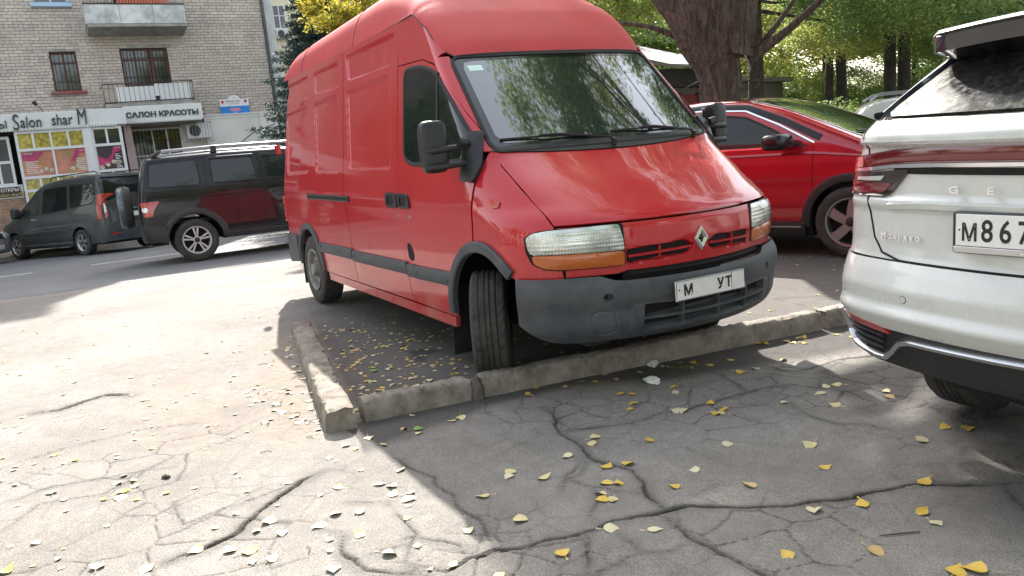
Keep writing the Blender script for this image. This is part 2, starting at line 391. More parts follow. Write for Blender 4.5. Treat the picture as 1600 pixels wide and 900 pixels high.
def text(name, s, size, mt, parent, M, depth=.004, align='LEFT', sx=1, shear=0, space=1, bold=0):
    cu = bpy.data.curves.new(name, 'FONT'); cu.body = s; cu.size = size; cu.extrude = depth; cu.align_x = align; cu.align_y = 'BOTTOM_BASELINE' if hasattr(cu, 'align_y') else 'CENTER'
    cu.shear = shear; cu.space_character = space; cu.offset = bold; cu.resolution_u = 3
    o = bpy.data.objects.new(name, cu); COL.objects.link(o); dg = bpy.context.evaluated_depsgraph_get()
    me = bpy.data.meshes.new_from_object(o.evaluated_get(dg)); bpy.data.objects.remove(o); bpy.data.curves.remove(cu)
    me.materials.clear(); me.materials.append(mt); me.name = name
    t = bpy.data.objects.new(name, me); link(t, parent); t.matrix_local = M @ Matrix.Diagonal((sx, 1, 1, 1)); return t
def basis(o, x, y, z=None):
    """matrix from origin, x axis, y axis"""
    x = Vector(x).normalized(); y = Vector(y).normalized(); z = x.cross(y).normalized() if z is None else Vector(z); y = z.cross(x)
    return Matrix(((x.x, y.x, z.x, o[0]), (x.y, y.y, z.y, o[1]), (x.z, y.z, z.z, o[2]), (0, 0, 0, 1)))

def superell(name, size, e, mt, parent, M, n=24, m=14, taper=None):
    V = []; F_ = []
    sg = lambda v, p: (abs(v)**p)*(1 if v >= 0 else -1)
    for j in range(m+1):
        b = -pi/2+pi*j/m
        for i in range(n):
            a = 2*pi*i/n; v = Vector((size[0]*sg(cos(b), e)*sg(cos(a), e), size[1]*sg(cos(b), e)*sg(sin(a), e), size[2]*sg(sin(b), e)))
            if taper: v = taper(v)
            V.append(v)
    for j in range(m):
        for i in range(n): F_.append((j*n+i, j*n+(i+1) % n, (j+1)*n+(i+1) % n, (j+1)*n+i))
    return mk(name, [M @ v for v in V], F_, mt, parent, True, 50)

# ------------------------------------------------------------------ wheels (axis = local y, outer face towards -y)
RY = lambda a: Matrix.Rotation(a, 4, 'Y')
XZ = Matrix(((1, 0, 0, 0), (0, 0, 1, 0), (0, 1, 0, 0), (0, 0, 0, 1)))     # prism xy -> x,z ; depth -> y
def wheel(parent, M, R, w, rr, style='star5', flip=False, n=64, sipes=False, rim_m=None, cap_m=None):
    if flip: M = M @ Matrix.Rotation(pi, 4, 'Z')
    h = w/2; rim_m = rim_m or alloy
    ts = np.linspace(-h*.80, h*.80, 25); prof = [(rr-.005, h*.55), (rr+.008, h*.86), (rr+(R-rr)*.35, h*1.0), (R-(R-rr)*.35, h*1.0), (R-.022, h*.93), (R-.008, h*.86)]
    gro = [-.42, -.14, .14, .42] if not sipes else [-.55, -.2, .2, .55]; k0 = len(prof)
    for t in ts[::-1]:
        u = t/(h*.80); g = any(abs(u-q) < .045 for q in gro); prof.append((R-.004*u*u-(.009 if g else 0), t))
    k1 = len(prof)
    prof += [(r, -y) for r, y in prof[:k0]][::-1]
    def disp(j, k):
        if not (k0-2 <= j <= k1+1): return 0
        u = (j-k0)/(k1-k0)
        if sipes:
            ph = int(k+3*sin(u*9)) % 5
            return (-.007 if ph == 0 and (u < .24 or u > .76) else (-.004 if ph == 2 and .3 < u < .7 else 0))+.0006*sin(k*1.3+j)
        return -.004 if (k+j//3) % 4 == 0 and (u < .25 or u > .75) else 0
    b = MB(); b.lathe(prof, n, disp=disp); wh = b.build('wheel', tyre_m, parent, M=M) if False else None
    e = bpy.data.objects.new('wheel', meshdata('wheel', *_tyre(b), tyre_m)); link(e, parent); e.matrix_local = M
    r = MB(); y0 = -h
    r.lathe([(rr-.004, -h*.84), (rr+.006, -h*.92), (rr+.004, -h*.98), (rr-.012, -h*.95), (rr-.022, -h*.80), (rr-.03, h*.5), (rr-.01, h*.86)], 48)
    if style == 'steel':
        pr = [(rr-.022, -h*.45), (rr*.86, -h*.28), (rr*.74, -h*.30), (rr*.60, -h*.62), (rr*.50, -h*.66), (rr*.44, -h*.55), (rr*.30, -h*.55), (rr*.29, -h*.95), (rr*.26, -h*1.08), (0.001, -h*1.08)]
        r.lathe(pr, 40)
        for k in range(5):
            a = 2*pi*k/5+.3; c = Vector((cos(a)*rr*.40, -h*.62, sin(a)*rr*.40)); r.tube([c+Vector((0, .02, 0)), c-Vector((0, .018, 0))], .012, 6)
    else:
        r.tube([(0, -h*.2, 0), (0, -h*.78, 0)], rr*.27, 20)
        if style == 'double10':
            for k in range(5):
                for dlt in (-.17, .17):
                    a = 2*pi*k/5+pi/2+dlt; Mx = RY(-a) @ XZ
                    r.prism([(rr*.16, -.009), (rr*.93, -.017), (rr*.97, .0), (rr*.93, .017), (rr*.16, .009)], -h*.80, -h*.45, Mx)
        elif style == 'star5':
            for k in range(5):
                Mx = RY(-2*pi*k/5-pi/2) @ XZ; r.prism([(rr*.15, -.035), (rr*.55, -.028), (rr*.97, -.055), (rr*.97, .055), (rr*.55, .028), (rr*.15, .035)], -h*.76, -h*.4, Mx)
        else:
            for k in range(5):
                Mx = RY(-2*pi*k/5-pi/2) @ XZ; r.prism([(rr*.2, -.04), (rr*.7, -.072), (rr*.97, -.105), (rr*.97, .012), (rr*.6, .032), (rr*.2, .045)], -h*.80, -h*.35, Mx)
    r.build('rim', rim_m, e, sharp=30)
    d = MB(); d.tube([(0, -h*.12, 0), (0, h*.3, 0)], rr-.03, 28)
    d.build('dark_rim_backing', void, e, sharp=30)  # plain black disc stands in for the shade behind the spokes
    if style != 'steel':
        c = MB(); c.lathe([(rr*.20, -h*.76), (rr*.19, -h*.88), (rr*.12, -h*.92), (.001, -h*.93)], 20)
        c.build('hub_cap', cap_m or black_pl, e)
    return e
def _tyre(b): return b.v, b.f

# ------------------------------------------------------------------ RED CARGO VAN (origin: ground under the middle of the front axle)
AX = -.11; RX = -3.64
vF = smooth_interp([.28, .6, .7, .85, .98, 1.03, 1.10, 1.2, 1.3, 1.41, 2.02, 2.6], [.82, .86, .872, .885, .872, .82, .70, .535, .36, .18, -.43, -1.0], .016)
vk = interp([0, 1.0, 1.41, 2.6], [.385, .385, .2, .2])
vWz = smooth_interp([.25, .5, .75, 1.02, 1.09, 1.15, 2.35, 2.8], [.965, .985, .986, .984, .990, .985, .793, .72], .03)
def vg(x, y, z):
    W = vWz(z)-.10*np.maximum(x-.15, 0)**2-.02*np.maximum(-3.9-x, 0)
    r = np.interp(z, [.9, 1.1, 1.36, 1.46, 2.1], [.22, .30, .20, .055, .05])
    f = (x-(vF(z)-vk(z)*y*y))*np.interp(z, [.98, 1.08], [1, .62])
    return smax(smax(np.abs(y)-W, f, r), -4.63-.06*(z-1)*-1-x-.0, .10)
VB = Body(vg)
van = empty('cargo_van', T(0, 0, 0), 'red high-roof cargo van parked with its front wheel turned against the kerb, grey front bumper', 'van')
VC = (-1.8, 0, 1.2)
P0 = (-.8, 0)
vplan = VB.plan(*P0); vfront = VB.front(-.7)
def ang(p): return np.arctan2(p[..., 1]-P0[1], p[..., 0]-P0[0])
arch = lambda cx, cz, r, a0, a1, n=14: [(cx+r*cos(radians(a0+(a1-a0)*i/n)), cz+r*sin(radians(a0+(a1-a0)*i/n))) for i in range(n+1)]
FA = (.06, .40, .44); RA = (-3.73, .36, .40)
presses = [rpoly(p, .05) for p in (
    [(-2.45, 1.97), (-1.46, 2.0), (-1.36, 1.33), (-2.31, 1.33)], [(-2.50, 2.26), (-1.36, 2.29), (-1.44, 2.08), (-2.42, 2.06)],
    [(-3.42, 1.94), (-2.72, 1.96), (-2.60, 1.31), (-3.29, 1.31)], [(-3.49, 2.22), (-2.72, 2.24), (-2.68, 2.04), (-3.40, 2.03)],
    [(-4.52, 1.90), (-3.67, 1.93), (-3.56, 1.31), (-4.40, 1.29)], [(-4.54, 2.19), (-3.67, 2.22), (-3.61, 2.02), (-4.50, 2.0)])]
def press_side(A, B):
    h = np.zeros(A.shape)
    for p in presses:
        d = sdf_poly(A, B, p); h = np.minimum(h, -.014*sst(.012, -.012, d))
    # belt crease
    h += .0035*np.exp(-((B-1.115)/.012)**2)
    return h
def even(l, nx=None): return l
for sg in (-1, 1):
    S = VB.side(sg); hi = sg < 0; q = 1 if hi else .35
    N_ = lambda n: max(8, int(n*q))
    # rear quarter with wheel arch
    bot = [(-4.60, .42), (-4.16, .42)]+arch(RA[0], RA[1], RA[2], 172, 8)+[(-3.30, .36), (-2.345, .365)]
    top = [(-4.60, 2.265), (-2.585, 2.315)]
    # keep the columns vertical: give the top the same x samples as the bottom
    br = resample(bot, N_(270)); tr = np.stack([np.interp(br[:, 0], [-4.60, -2.345], [-4.60, -2.585]), np.interp(br[:, 0], [-4.60, -2.345], [2.265, 2.315])], 1)
    def patch(name, br, tr, mt, nv, pr=press_side, cen=VC, mp=S):
        k = len(br); vv = np.linspace(0, 1, nv); A = br[:, None, 0]*(1-vv)+tr[:, None, 0]*vv; B = br[:, None, 1]*(1-vv)+tr[:, None, 1]*vv
        class _: pass
        p, n = surf_normals(mp, A, B, np.array(cen)); p2 = p+n*(pr(A, B)[..., None] if pr is not None else 0)
        V = p2.reshape(-1, 3); Fc = fixdir(V, gridfaces(k, nv), np.array(cen)); ring = [(i, 0) for i in range(k)]+[(k-1, j) for j in range(1, nv)]+[(i, nv-1) for i in range(k-2, -1, -1)]+[(0, j) for j in range(nv-2, 0, -1)]
        ri = np.array([i*nv+j for i, j in ring]); qv = np.array([(p2-n*.016)[i, j] for i, j in ring]); k0 = len(V); m = len(ri); V = np.concatenate([V, qv]); j = np.arange(m)
        F2 = np.stack([ri[j], ri[(j+1) % m], k0+(j+1) % m, k0+j], 1); s = V[F2]; nn = np.cross(s[:, 1]-s[:, 0], s[:, 2]-s[:, 0])
        if np.sum(nn*(s.mean(1)-p2.reshape(-1, 3).mean(0))) < 0: F2 = F2[:, ::-1]
        return mk(name, V, np.concatenate([Fc, F2]), mt, van, True, 28)
    patch('rear_side_panel', br, tr, red, N_(210))
    br = resample([(-2.335, .365), (-1.115, .37)], N_(150)); tr = resample([(-2.575, 2.315), (-1.302, 2.355)], N_(150))
    sd_ = patch('sliding_door', br, tr, red, N_(210))
    bot = [(-1.105, .37), (-.38, .365)]+arch(FA[0], FA[1], FA[2], 176, 103, 10); top = [(-1.292, 2.045), (-.83, 2.04), (-.63, 1.985), (-.30, 1.735), (-.045, 1.50), (.005, 1.28)]
    fd = patch('front_door', resample(bot, N_(70)), resample(top, N_(70)), red, N_(70))
    br = resample([(-1.292, 2.052), (-.83, 2.047), (-.627, 1.993)], N_(40)); tr = resample([(-1.297, 2.355), (-1.04, 2.375), (-.80, 2.24), (-.585, 2.07)], N_(40))
    patch('cab_header_panel', br, tr, red, N_(24))
    # A pillar: between door edge and windscreen edge, wrapping round the corner
    zz = np.linspace(1.415, 2.03, 22); xd = np.interp(zz, [1.28, 1.50, 1.735, 1.985, 2.05], [.008, -.043, -.298, -.628, -.64]); pd = S(xd, zz); yg = np.interp(zz, [1.41, 2.0], [.832, .775])*sg; pg = vfront(yg, zz)
    panel('windscreen_pillar', vplan, np.stack([ang(pd), zz], 1), np.stack([ang(pg), zz], 1), red, van, 22, 9, VC, lip=.012)
    # front wing
    pb = S(*np.array(arch(FA[0], FA[1], FA[2], 101, 48, 10)).T); pe = vfront(np.array([-.97, -.90, -.83, -.775])*-sg*-1 if False else np.array([.955, .90, .83, .775])*sg, np.array([.695, .695, .69, .69]))
    pbz = np.concatenate([pb, pe]); bot = np.stack([ang(pbz), pbz[:, 2]], 1)
    ph = vfront(np.array([.843, .838, .827, .817, .806, .800])*sg, np.array([1.405, 1.35, 1.25, 1.15, 1.05, .985])); pl0 = S(np.array([.022]), np.array([1.415]))
    ptop = np.concatenate([pl0, ph]); top = np.stack([ang(ptop), ptop[:, 2]], 1)
    panel('front_wing', vplan, bot, top, red, van, N_(60), N_(30), VC, lip=.014, left=lambda z: ang(S(-.024+.006+(z-.832)*.098, z)))
    # sill
    panel('sill', S, [(-3.22, .285), (-.42, .285)], [(-3.22, .355), (-.40, .357)], red, van, 20, 5, VC, lip=.03)
    # mouldings
    for a, b in ((-3.33, -2.365), (-2.345, -1.125), (-.965, -.345)):
        st = strip('side_moulding', S, [(a, .598+.004*(a+2)), (b, .610+.004*(b+2))], .046, .022, grey_pl, van, 14, cen=VC)
        for xx in ((a+.05, b-.06) if hi else ()):
            c = S(np.array([xx]), np.array([.605]))[0]; P('screw_cap', black_pl, st, lambda m, c=c: m.tube([(c[0], c[1], c[2]), (c[0], c[1]+sg*.026, c[2])], .010, 8))
    strip('side_moulding', S, [(-1.115, .60), (-.975, .605)], .046, .020, grey_pl, van, 5, cen=VC)
    strip('front_arch_flare', S, arch(FA[0], FA[1], FA[2]+.020, 181, 44, 20), .034, .026, grey_pl, van, 44, cen=VC)
    strip('rear_arch_flare', S, arch(RA[0], RA[1], RA[2]+.016, 180, 2, 20), .030, .022, grey_pl, van, 40, cen=VC)
    blob('rear_bumper_corner', S, rpoly([(-4.62, .66), (-4.14, .66), (-4.14, .38), (-4.58, .34)], .05), grey_pl, van, .03, .06, 4, cen=VC)
    # fuel/door furniture
    blob('door_handle', S, rpoly([(-1.42, 1.155), (-1.20, 1.155), (-1.19, 1.05), (-1.41, 1.045)], .04), black_pl, sd_, .014, .02, 3, cen=VC)
    blob('door_handle', S, rpoly([(-1.175, 1.155), (-.975, 1.15), (-.955, 1.05), (-1.165, 1.05)], .04), black_pl, fd, .014, .02, 3, cen=VC)
    for xx, pr_ in ((-1.315, sd_), (-1.075, fd)): blob('handle_pull', S, rpoly([(xx-.06, 1.135), (xx+.055, 1.135), (xx+.055, 1.07), (xx-.06, 1.07)], .03), void, pr_, .0155, .004, 3, cen=VC); blob('handle_bar', S, rpoly([(xx-.075, 1.13), (xx-.035, 1.13), (xx-.035, 1.072), (xx-.075, 1.072)], .01), black_pl, pr_, .024, .01, 2, cen=VC)
    for xx, pr_ in ((-1.23, sd_), (-1.0, fd)):
        c = S(np.array([xx]), np.array([.985]))[0]; P('lock', chrome, pr_, lambda m, c=c: m.tube([(c[0], c[1]-sg*.004, c[2]), (c[0], c[1]+sg*.006, c[2])], .013, 14))
    strip('slide_rail', S, [(-3.56, 1.075), (-2.30, 1.082)], .024, .016, black_pl, van, 20, cen=VC)
    strip('rail_channel', S, [(-3.52, 1.076), (-2.34, 1.083)], .008, .0175, void, van, 20, cen=VC)
    blob('fuel_recess_patch', S, rpoly([(-1.10, .80), (-1.03, .80), (-.975, .72), (-1.0, .672), (-1.085, .68)], .03), void, van, .0015, .004, 3, cen=VC)  # near-black patch on the flat panel, painted in as the recess's shade
    # door window with rubber and divider
    win = [(-1.150, 2.005), (-.88, 2.003), (-.62, 1.95), (-.33, 1.725), (-.06, 1.49), (-.03, 1.37), (-.93, 1.352), (-1.085, 1.40)]
    wr = rpoly(win, [.08, .1, .1, .05, .05, .04, .08, .08])
    wp = blob('door_window', S, wr, glass, fd, .005, .008, 12, cen=VC, n=90)
    strip('window_seal', S, wr, .014, .008, black_rub, wp, 90, True, cen=VC)
    strip('window_divider', S, [(-.565, 1.93), (-.50, 1.36)], .014, .012, black_rub, wp, 10, cen=VC)
    # side indicator
    blob('side_indicator', S, rpoly([(.20, 1.125), (.248, 1.125), (.248, 1.092), (.20, 1.092)], .006), mat('red_amber_lens', (.42, .05, .02), .2, coat=.5), van, .010, .012, 2, cen=VC)
    # mirror
    mr = bpy.data.objects.new('mirror', None); link(mr, van)
    b = blob('mirror_base', S, rpoly([(-.115, 1.52), (-.06, 1.52), (.045, 1.33), (.02, 1.235), (-.12, 1.245)], .03), black_pl, mr, .03, .035, 3, .01, cen=VC)
    mc = Vector((-.16, sg*1.125, 1.465))
    superell('mirror_housing', (.062, .082 if hi else .066, .155 if hi else .145), .42, black_pl, mr, Matrix.Translation(mc) @ Matrix.Rotation(sg*.12, 4, 'Z'), 28, 16)
    for z_ in (1.445, 1.345): P('mirror_arm', black_pl, mr, lambda m: m.tube([(-.06, sg*.93, z_+.012), (-.075, sg*1.02, z_+.008), (-.10, sg*1.15, z_), (-.13, sg*(1.20 if hi else 1.18), z_)], [.020, .019, .023, .015], 10))
    P('mirror_pivot', black_pl, mr, lambda m: m.tube([(-.045, sg*.955, 1.475), (-.045, sg*1.01, 1.485)], .028, 12))
    P('mirror_pane', mat('mirror_glass', (.6, .6, .6), .05, 1), mr, lambda m: m.bbox(-.240, -.234, mc.y-.055, mc.y+.055, 1.35, 1.58, .004))
    # wheel wells
    for cx in (AX+.1, RX-.06): P('wheel_well', void, van, lambda m: m.prism([(cx+.5*cos(t), .36+.46*sin(t)) for t in np.linspace(-.1, pi+.1, 16)], sg*.60, sg*.88, Matrix(((1, 0, 0, 0), (0, 0, 1, 0), (0, 1, 0, 0), (0, 0, 0, 1))))) if False else None
    # mud flaps
    P('mud_flap', black_rub, van, lambda m: m.bbox(-.50, -.485, min(sg*.72, sg*.97), max(sg*.72, sg*.97), .08, .55, .004))
    P('mud_flap', black_rub, van, lambda m: m.bbox(-4.16, -4.145, min(sg*.76, sg*.97), max(sg*.76, sg*.97), .14, .55, .004))
# inner dark liner so shut lines and wheel arches are dark
P('inner_liner', void, van, lambda m: (m.box(-4.52, -4.2, -.84, .84, .36, 1.3), m.box(-3.28, -.52, -.90, .90, .33, 1.3), m.box(-4.4, -.75, -.68, .68, 1.3, 1.95), m.box(-4.5, .45, -.54, .54, .36, 1.0), m.box(-.5, .10, -.72, .72, .88, 1.1), m.box(-4.2, -3.2, -.84, .84, .80, 1.3)))
P('chassis', mat('dirty_chassis', (.03, .028, .026), .9), van, lambda m: (m.box(-4.4, .5, -.55, -.40, .24, .38), m.box(-4.4, .5, .40, .55, .24, .38), m.box(-.3, .2, -.5, .5, .2, .4), m.tube([(RX, -.8, .34), (RX, .8, .34)], .05, 10), m.tube([(AX, -.7, .34), (AX, .7, .34)], .04, 10)))
# bonnet, fascia, bumper
yy = np.linspace(-1, 1, 41)
panel('bonnet', vfront, np.stack([yy*.795, np.full(41, .992)], 1), np.stack([yy*.838, 1.405-.04*(1-yy**2)], 1), red, van, 61, 44, VC, lip=.016, sharp=50)
slots = [rpoly([(s*.458, .834), (s*.11, .846), (s*.05, .812), (s*.085, .768), (s*.455, .750)], .015) for s in (-1, 1)]
def press_f(A, B):
    h = np.zeros(A.shape)
    for p in slots: h = np.minimum(h, -.028*sst(.001, -.003, sdf_poly(A, B, p)))
    return h-.006*np.exp(-((B-.745)/.01)**2)*0
fas = panel('front_fascia', vfront, [(-.765, .702), (-.50, .704), (-.46, .716), (.60, .716), (.64, .704), (.765, .702)], [(-.79, .978), (.79, .978)], red, van, 170, 36, VC, press_f, lip=.016)
for s, p in zip((-1, 1), slots):
    gr = blob('grille_opening', vfront, p, void, fas, -.020, .004, 3, cen=VC)
    strip('grille_slat', vfront, [(s*.452, .793), (s*.07, .806)], .0055, .004, red, gr, 14, cen=VC, prof=((-1, -6), (-1, .7), (1, .7), (1, -6)))
    strip('grille_bar', vfront, [(s*.27, .762), (s*.27, .836)], .004, -.004, red, gr, 5, cen=VC, prof=((-1, 5), (-1, .7), (1, .7), (1, 5)))
strip('radiator_gap', vfront, [(-.47, .688), (.61, .688)], .034, -.020, void, van, 20, cen=VC, prof=((-1, 3), (-1, 1), (1, 1), (1, 3)))
strip('radiator_mesh', vfront, [(-.45, .700), (.59, .700)], .010, -.006, mat('mesh_plastic', (.02, .02, .02), .6, bump=1, bscale=300), van, 20, cen=VC)
# emblem: chrome rhombus ring with a folded face
def emblem(m):
    o = [(0, .073), (.052, 0), (0, -.073), (-.052, 0)]; mid = [(x*.72, z*.72) for x, z in o]; inn = [(x*.36, z*.36) for x, z in o]; L = [(o, .0), (o, .012), (mid, .022), (inn, .008)]
    V = []
    for ring, d in L: V += [Vector((.878+d, x, .842+z)) for x, z in ring]
    m.add(V, [(j*4+i, j*4+(i+1) % 4, (j+1)*4+(i+1) % 4, (j+1)*4+i)[::-1] for j in range(3) for i in range(4)])
P('emblem', mat('emblem_chrome', (.72, .73, .75), .18, .85), fas, emblem, sharp=10)
P('emblem_fold', chrome, fas, lambda m: (m.prism([(-.014, .030), (.006, .050), (.016, .028), (.016, -.03), (-.004, -.05), (-.014, -.026)], .880, .888, Matrix(((0, 0, 1, 0), (1, 0, 0, 0), (0, 1, 0, .842), (0, 0, 0, 1))))), sharp=10)
# bumper
bF = smooth_interp([.28, .33, .40, .52, .545, .60, .665, .70, .75], [.78, .86, .905, .915, .93, .938, .93, .89, .85], .012)
def bg_(x, y, z): return smax(np.abs(y)-(np.interp(z, [.28, .4, .6, .7], [.93, .985, 1.02, 1.015])-.12*np.maximum(x-.3, 0)**2), x-(bF(z)-.375*y*y), .26)
BB = Body(bg_); bplan = BB.plan(*P0); bfront = BB.front(-.6)
bs = [rpoly([(-.40, .520), (.575, .508), (.570, .447), (-.40, .452)], .008), rpoly([(-.40, .434), (.56, .432), (.53, .382), (-.40, .372)], .008)]
def press_b(A, B):
    p = bplan(A, B); Y = p[..., 1]; h = np.zeros(A.shape)
    for s in bs: h = np.minimum(h, -.05*sst(.001, -.003, sdf_poly(Y, B, s)))
    for s in (-1, 1): h = np.minimum(h, -.04*sst(.024, .018, np.hypot(Y-s*.60, B-.583)))
    fr_ = sdf_poly(Y, B, rpoly([(-.48, .535), (.48+.15, .525), (.60, .335), (-.48, .335)], .04)); h += .006*sst(0, -.02, fr_)
    for s in (-1, 1):
        d = sdf_poly(Y*s, B, rpoly([(.685, .505), (.56, .505), (.54, .37), (.665, .37)], .05)); h -= .006*np.exp(-(d/.004)**2)
    return h
aS = BB.side(-1)(np.array([.44]), np.array([.5])); a1 = float(abs(ang(aS)[0]))
aa = np.linspace(-a1, a1, 33); ztop = .702-.034*sst(.66, .52, np.abs(np.tan(aa)*1.62)/1.0); aa2 = aa*1.0
bum = panel('front_bumper', bplan, np.stack([aa, .325+.11*np.clip((np.abs(aa/a1)-.76)/.24, 0, 1)**2], 1), np.stack([aa2, ztop], 1), grey_pl, van, 380, 70, VC, press_b, lip=.03, sharp=40)
for s in bs: blob('intake_opening', bfront, s, void, bum, -.040, .004, 3, cen=VC)
for y_ in (-.16, .10, .36): strip('intake_rib', bfront, [(y_, .382), (y_, .508)], .008, .001, grey_pl, bum, 5, cen=VC, prof=((-1, -40), (-1, -2), (1, -2), (1, -40)))
P('bumper_hole_liner', void, bum, lambda m: [m.tube([(.74, s*.60, .583), (.765, s*.60, .583)], .022, 12) for s in (-1, 1)])
pm = Matrix.Translation((.949, 0, .579)) @ Matrix.Rotation(-.03, 4, 'Y')
pl = P('number_plate', paper, van, lambda m: m.bbox(0, .006, -.26, .26, -.056, .056, .002, pm))
TM = lambda y, z, x=.9565: Matrix(((0, 0, 1, x), (1, 0, 0, y), (0, 1, 0, z), (0, 0, 0, 1)))
for ch, y_, s_ in (('М', -.205, .083), ('У', .045, .083), ('Т', .105, .083)): text('plate_letter', ch, s_, ink, pl, TM(y_, .550), .001, sx=.95, bold=.002)
P('plate_border', ink, pl, lambda m: (m.box(.9552, .9566, -.256, .256, .631, .634), m.box(.9552, .9566, -.256, .256, .5245, .5275), m.box(.9552, .9566, -.256, -.253, .5275, .631), m.box(.9552, .9566, .253, .256, .5275, .631), m.box(.9552, .9566, .153, .1555, .5275, .631), m.tube([(.955, -.235, .585), (.9566, -.235, .585)], .005, 8)))
# headlights
for s in (-1, 1):
    def hm(A, B, s=s): return vplan(A, B)
    P3 = lambda pts: np.array([(float(ang(vfront(np.array([y*s]), np.array([z])))[0]), z) for y, z in pts])
    up = P3([(.49, .972), (.60, .972), (.72, .970), (.83, .966), (.89, .955), (.915, .93), (.915, .88), (.905, .838), (.80, .838), (.65, .836), (.475, .832), (.478, .90)])
    lo = P3([(.475, .828), (.65, .832), (.80, .834), (.903, .834), (.895, .79), (.86, .762), (.80, .752), (.65, .750), (.475, .750)])
    hl = bpy.data.objects.new('headlight', None); link(hl, van)
    sur = P3([(.467, .978), (.60, .978), (.83, .972), (.895, .960), (.922, .93), (.922, .85), (.903, .785), (.86, .753), (.80, .744), (.467, .744)])
    blob('lamp_seal', vplan, rpoly(sur, .008, 2), void, hl, .004, .01, 3, cen=VC, n=60)
    blob('lamp_lens', vplan, rpoly(up, .01, 2), lampm, hl, .010, .02, 6, .012, cen=VC, n=72)
    blob('indicator_lens', vplan, rpoly(lo, .008, 2), amber, hl, .010, .02, 5, .008, cen=VC, n=60)
# windscreen
wo_ = rpoly([(-.832, 1.405), (.832, 1.405), (.775, 2.018), (-.775, 2.018)], .05); wi_ = rpoly([(-.775, 1.45), (.775, 1.45), (.725, 1.985), (-.725, 1.985)], .05)
ws = blob('windscreen', vfront, wo_, frit, van, .002, .01, 4, cen=VC, n=80)
gl = blob('windscreen_glass', vfront, wi_, wsglass, ws, .0035, .002, 14, cen=VC, n=96)
strip('windscreen_seal', vfront, wo_, .012, .010, black_rub, ws, 100, True, cen=VC)
blob('windscreen_sticker', vfront, rpoly([(-.70, 1.955), (-.61, 1.955), (-.61, 1.918), (-.70, 1.918)], .004), mat('pale_sticker', (.62, .80, .76), .4), ws, .005, .002, 2, cen=VC)
panel('cowl', vfront, np.stack([yy*.84, 1.408-.04*(1-yy**2)], 1), np.stack([yy*.83, np.full(41, 1.432)], 1), black_pl, van, 41, 6, VC, lip=.01, off=.006)
for y0, y1 in ((-.10, -.76), (.62, -.02)):
    wq = bpy.data.objects.new('wiper', None); link(wq, van); up_ = lambda y, z, h: vfront(np.array([y]), np.array([z]))[0]+np.array([.7, 0, .7])*h
    P('wiper_arm', black_pl, wq, lambda m: m.tube([up_(y0+.02, 1.395, .03), up_(y0, 1.41, .045), up_((y0+y1)/2, 1.452, .045), up_(y1+.22, 1.46, .035)], [.012, .009, .007, .005], 6))
    P('wiper_blade', black_rub, wq, lambda m: m.tube([up_(y1+.56 if False else y1+.55, 1.452, .012), up_(y1+.28, 1.462, .02), up_(y1, 1.470, .010)], .007, 5))
    P('wiper_pivot', black_pl, wq, lambda m: m.tube([up_(y0+.02, 1.385, 0), up_(y0+.02, 1.395, .05)], .016, 10))
# roof cap: sections across the roof
xs = np.r_[np.linspace(-4.66, -1.3, 30), np.linspace(-1.2, -.545, 22)]
zs = lambda x: np.interp(x, [-4.66, -4.0, -2.4, -1.3, -1.04, -.80, -.62, -.56, -.54], [2.265, 2.275, 2.32, 2.36, 2.378, 2.245, 2.085, 2.038, 2.022])
zt = lambda x: np.interp(x, [-4.72, -4.66, -4.5, -4.0, -1.9, -1.6, -1.3, -1.05, -.85, -.68, -.60, -.56, -.54], [2.40, 2.48, 2.58, 2.62, 2.71, 2.69, 2.62, 2.50, 2.355, 2.20, 2.12, 2.062, 2.028])
fk = lambda x: np.interp(x, [-1.3, -.54], [0, .20])      # front edge bows forward in the middle
ph = np.linspace(0, pi, 41); V = []
for x in xs:
    a, b = float(zs(x)), float(zt(x)); yw = .79
    if x > -1.3: yw = float(abs(VB.side(1)(np.array([x]), np.array([a]))[0][1]))+.004
    for p in ph:
        cy = abs(cos(p))**.38*(1 if cos(p) > 0 else -1); cz = sin(p)**.62
        y = yw*cy*(1-.10*cz*(1 if b-a > .1 else .3)); V.append((x-.20*(y*y-.60)*float(fk(x))/.22, y, a+(b-a)*cz+.0*x))
V = np.array(V); nx_ = len(xs); Fc = fixdir(V, gridfaces(nx_, 41), np.array((-2.5, 0, 2.0)))
cap = mk('roof_cap', V, Fc, red_cap, van, True, 60)
V2 = np.array([V[k] for k in range(41)]); mk('roof_cap_rear', np.concatenate([V2, V2*np.array([0, 1, 0])+np.array([-4.68, 0, 0])+V2*np.array([0, 0, 1]), [[-4.68, 0, 2.3]]]), [(k, k+1, 42+k, 41+k) for k in range(40)]+[(41+k, 42+k, 82) for k in range(40)], red_cap, cap)
for xj in (-4.02, -2.36):
    k = int(np.argmin(abs(xs-xj))); pts = V[k*41:(k+1)*41].copy(); pts[:, 2] += .001; P('cap_joint', black_rub, cap, lambda m: m.tube(pts.tolist(), .003, 4))
P('cap_seal', black_rub, cap, lambda m: [m.tube([tuple(V[i*41+e]+np.array([0, 0, -.004])) for i in range(nx_)], .005, 4) for e in (0, 40)]+[m.tube([tuple(V[(nx_-1)*41+i]+np.array([.0, 0, -.003])) for i in range(41)], .006, 4)])
# rear doors and lamps
vrear = VB.front(-3.5, -1)
for s in (-1, 1):
    panel('rear_door', vrear, [(s*.01, .45), (s*.86, .45)], [(s*.01, 2.27), (s*.74, 2.27)], red, van, 12, 30, VC)
    P('tail_lamp', redlens, van, lambda m: m.bbox(-4.66, -4.60, min(s*.86, s*.975), max(s*.86, s*.975), .78, 1.05, .01))
P('rear_marker', redlens, van, lambda m: m.bbox(-4.72, -4.62, -.98, -.93, 1.50, 1.60, .01))
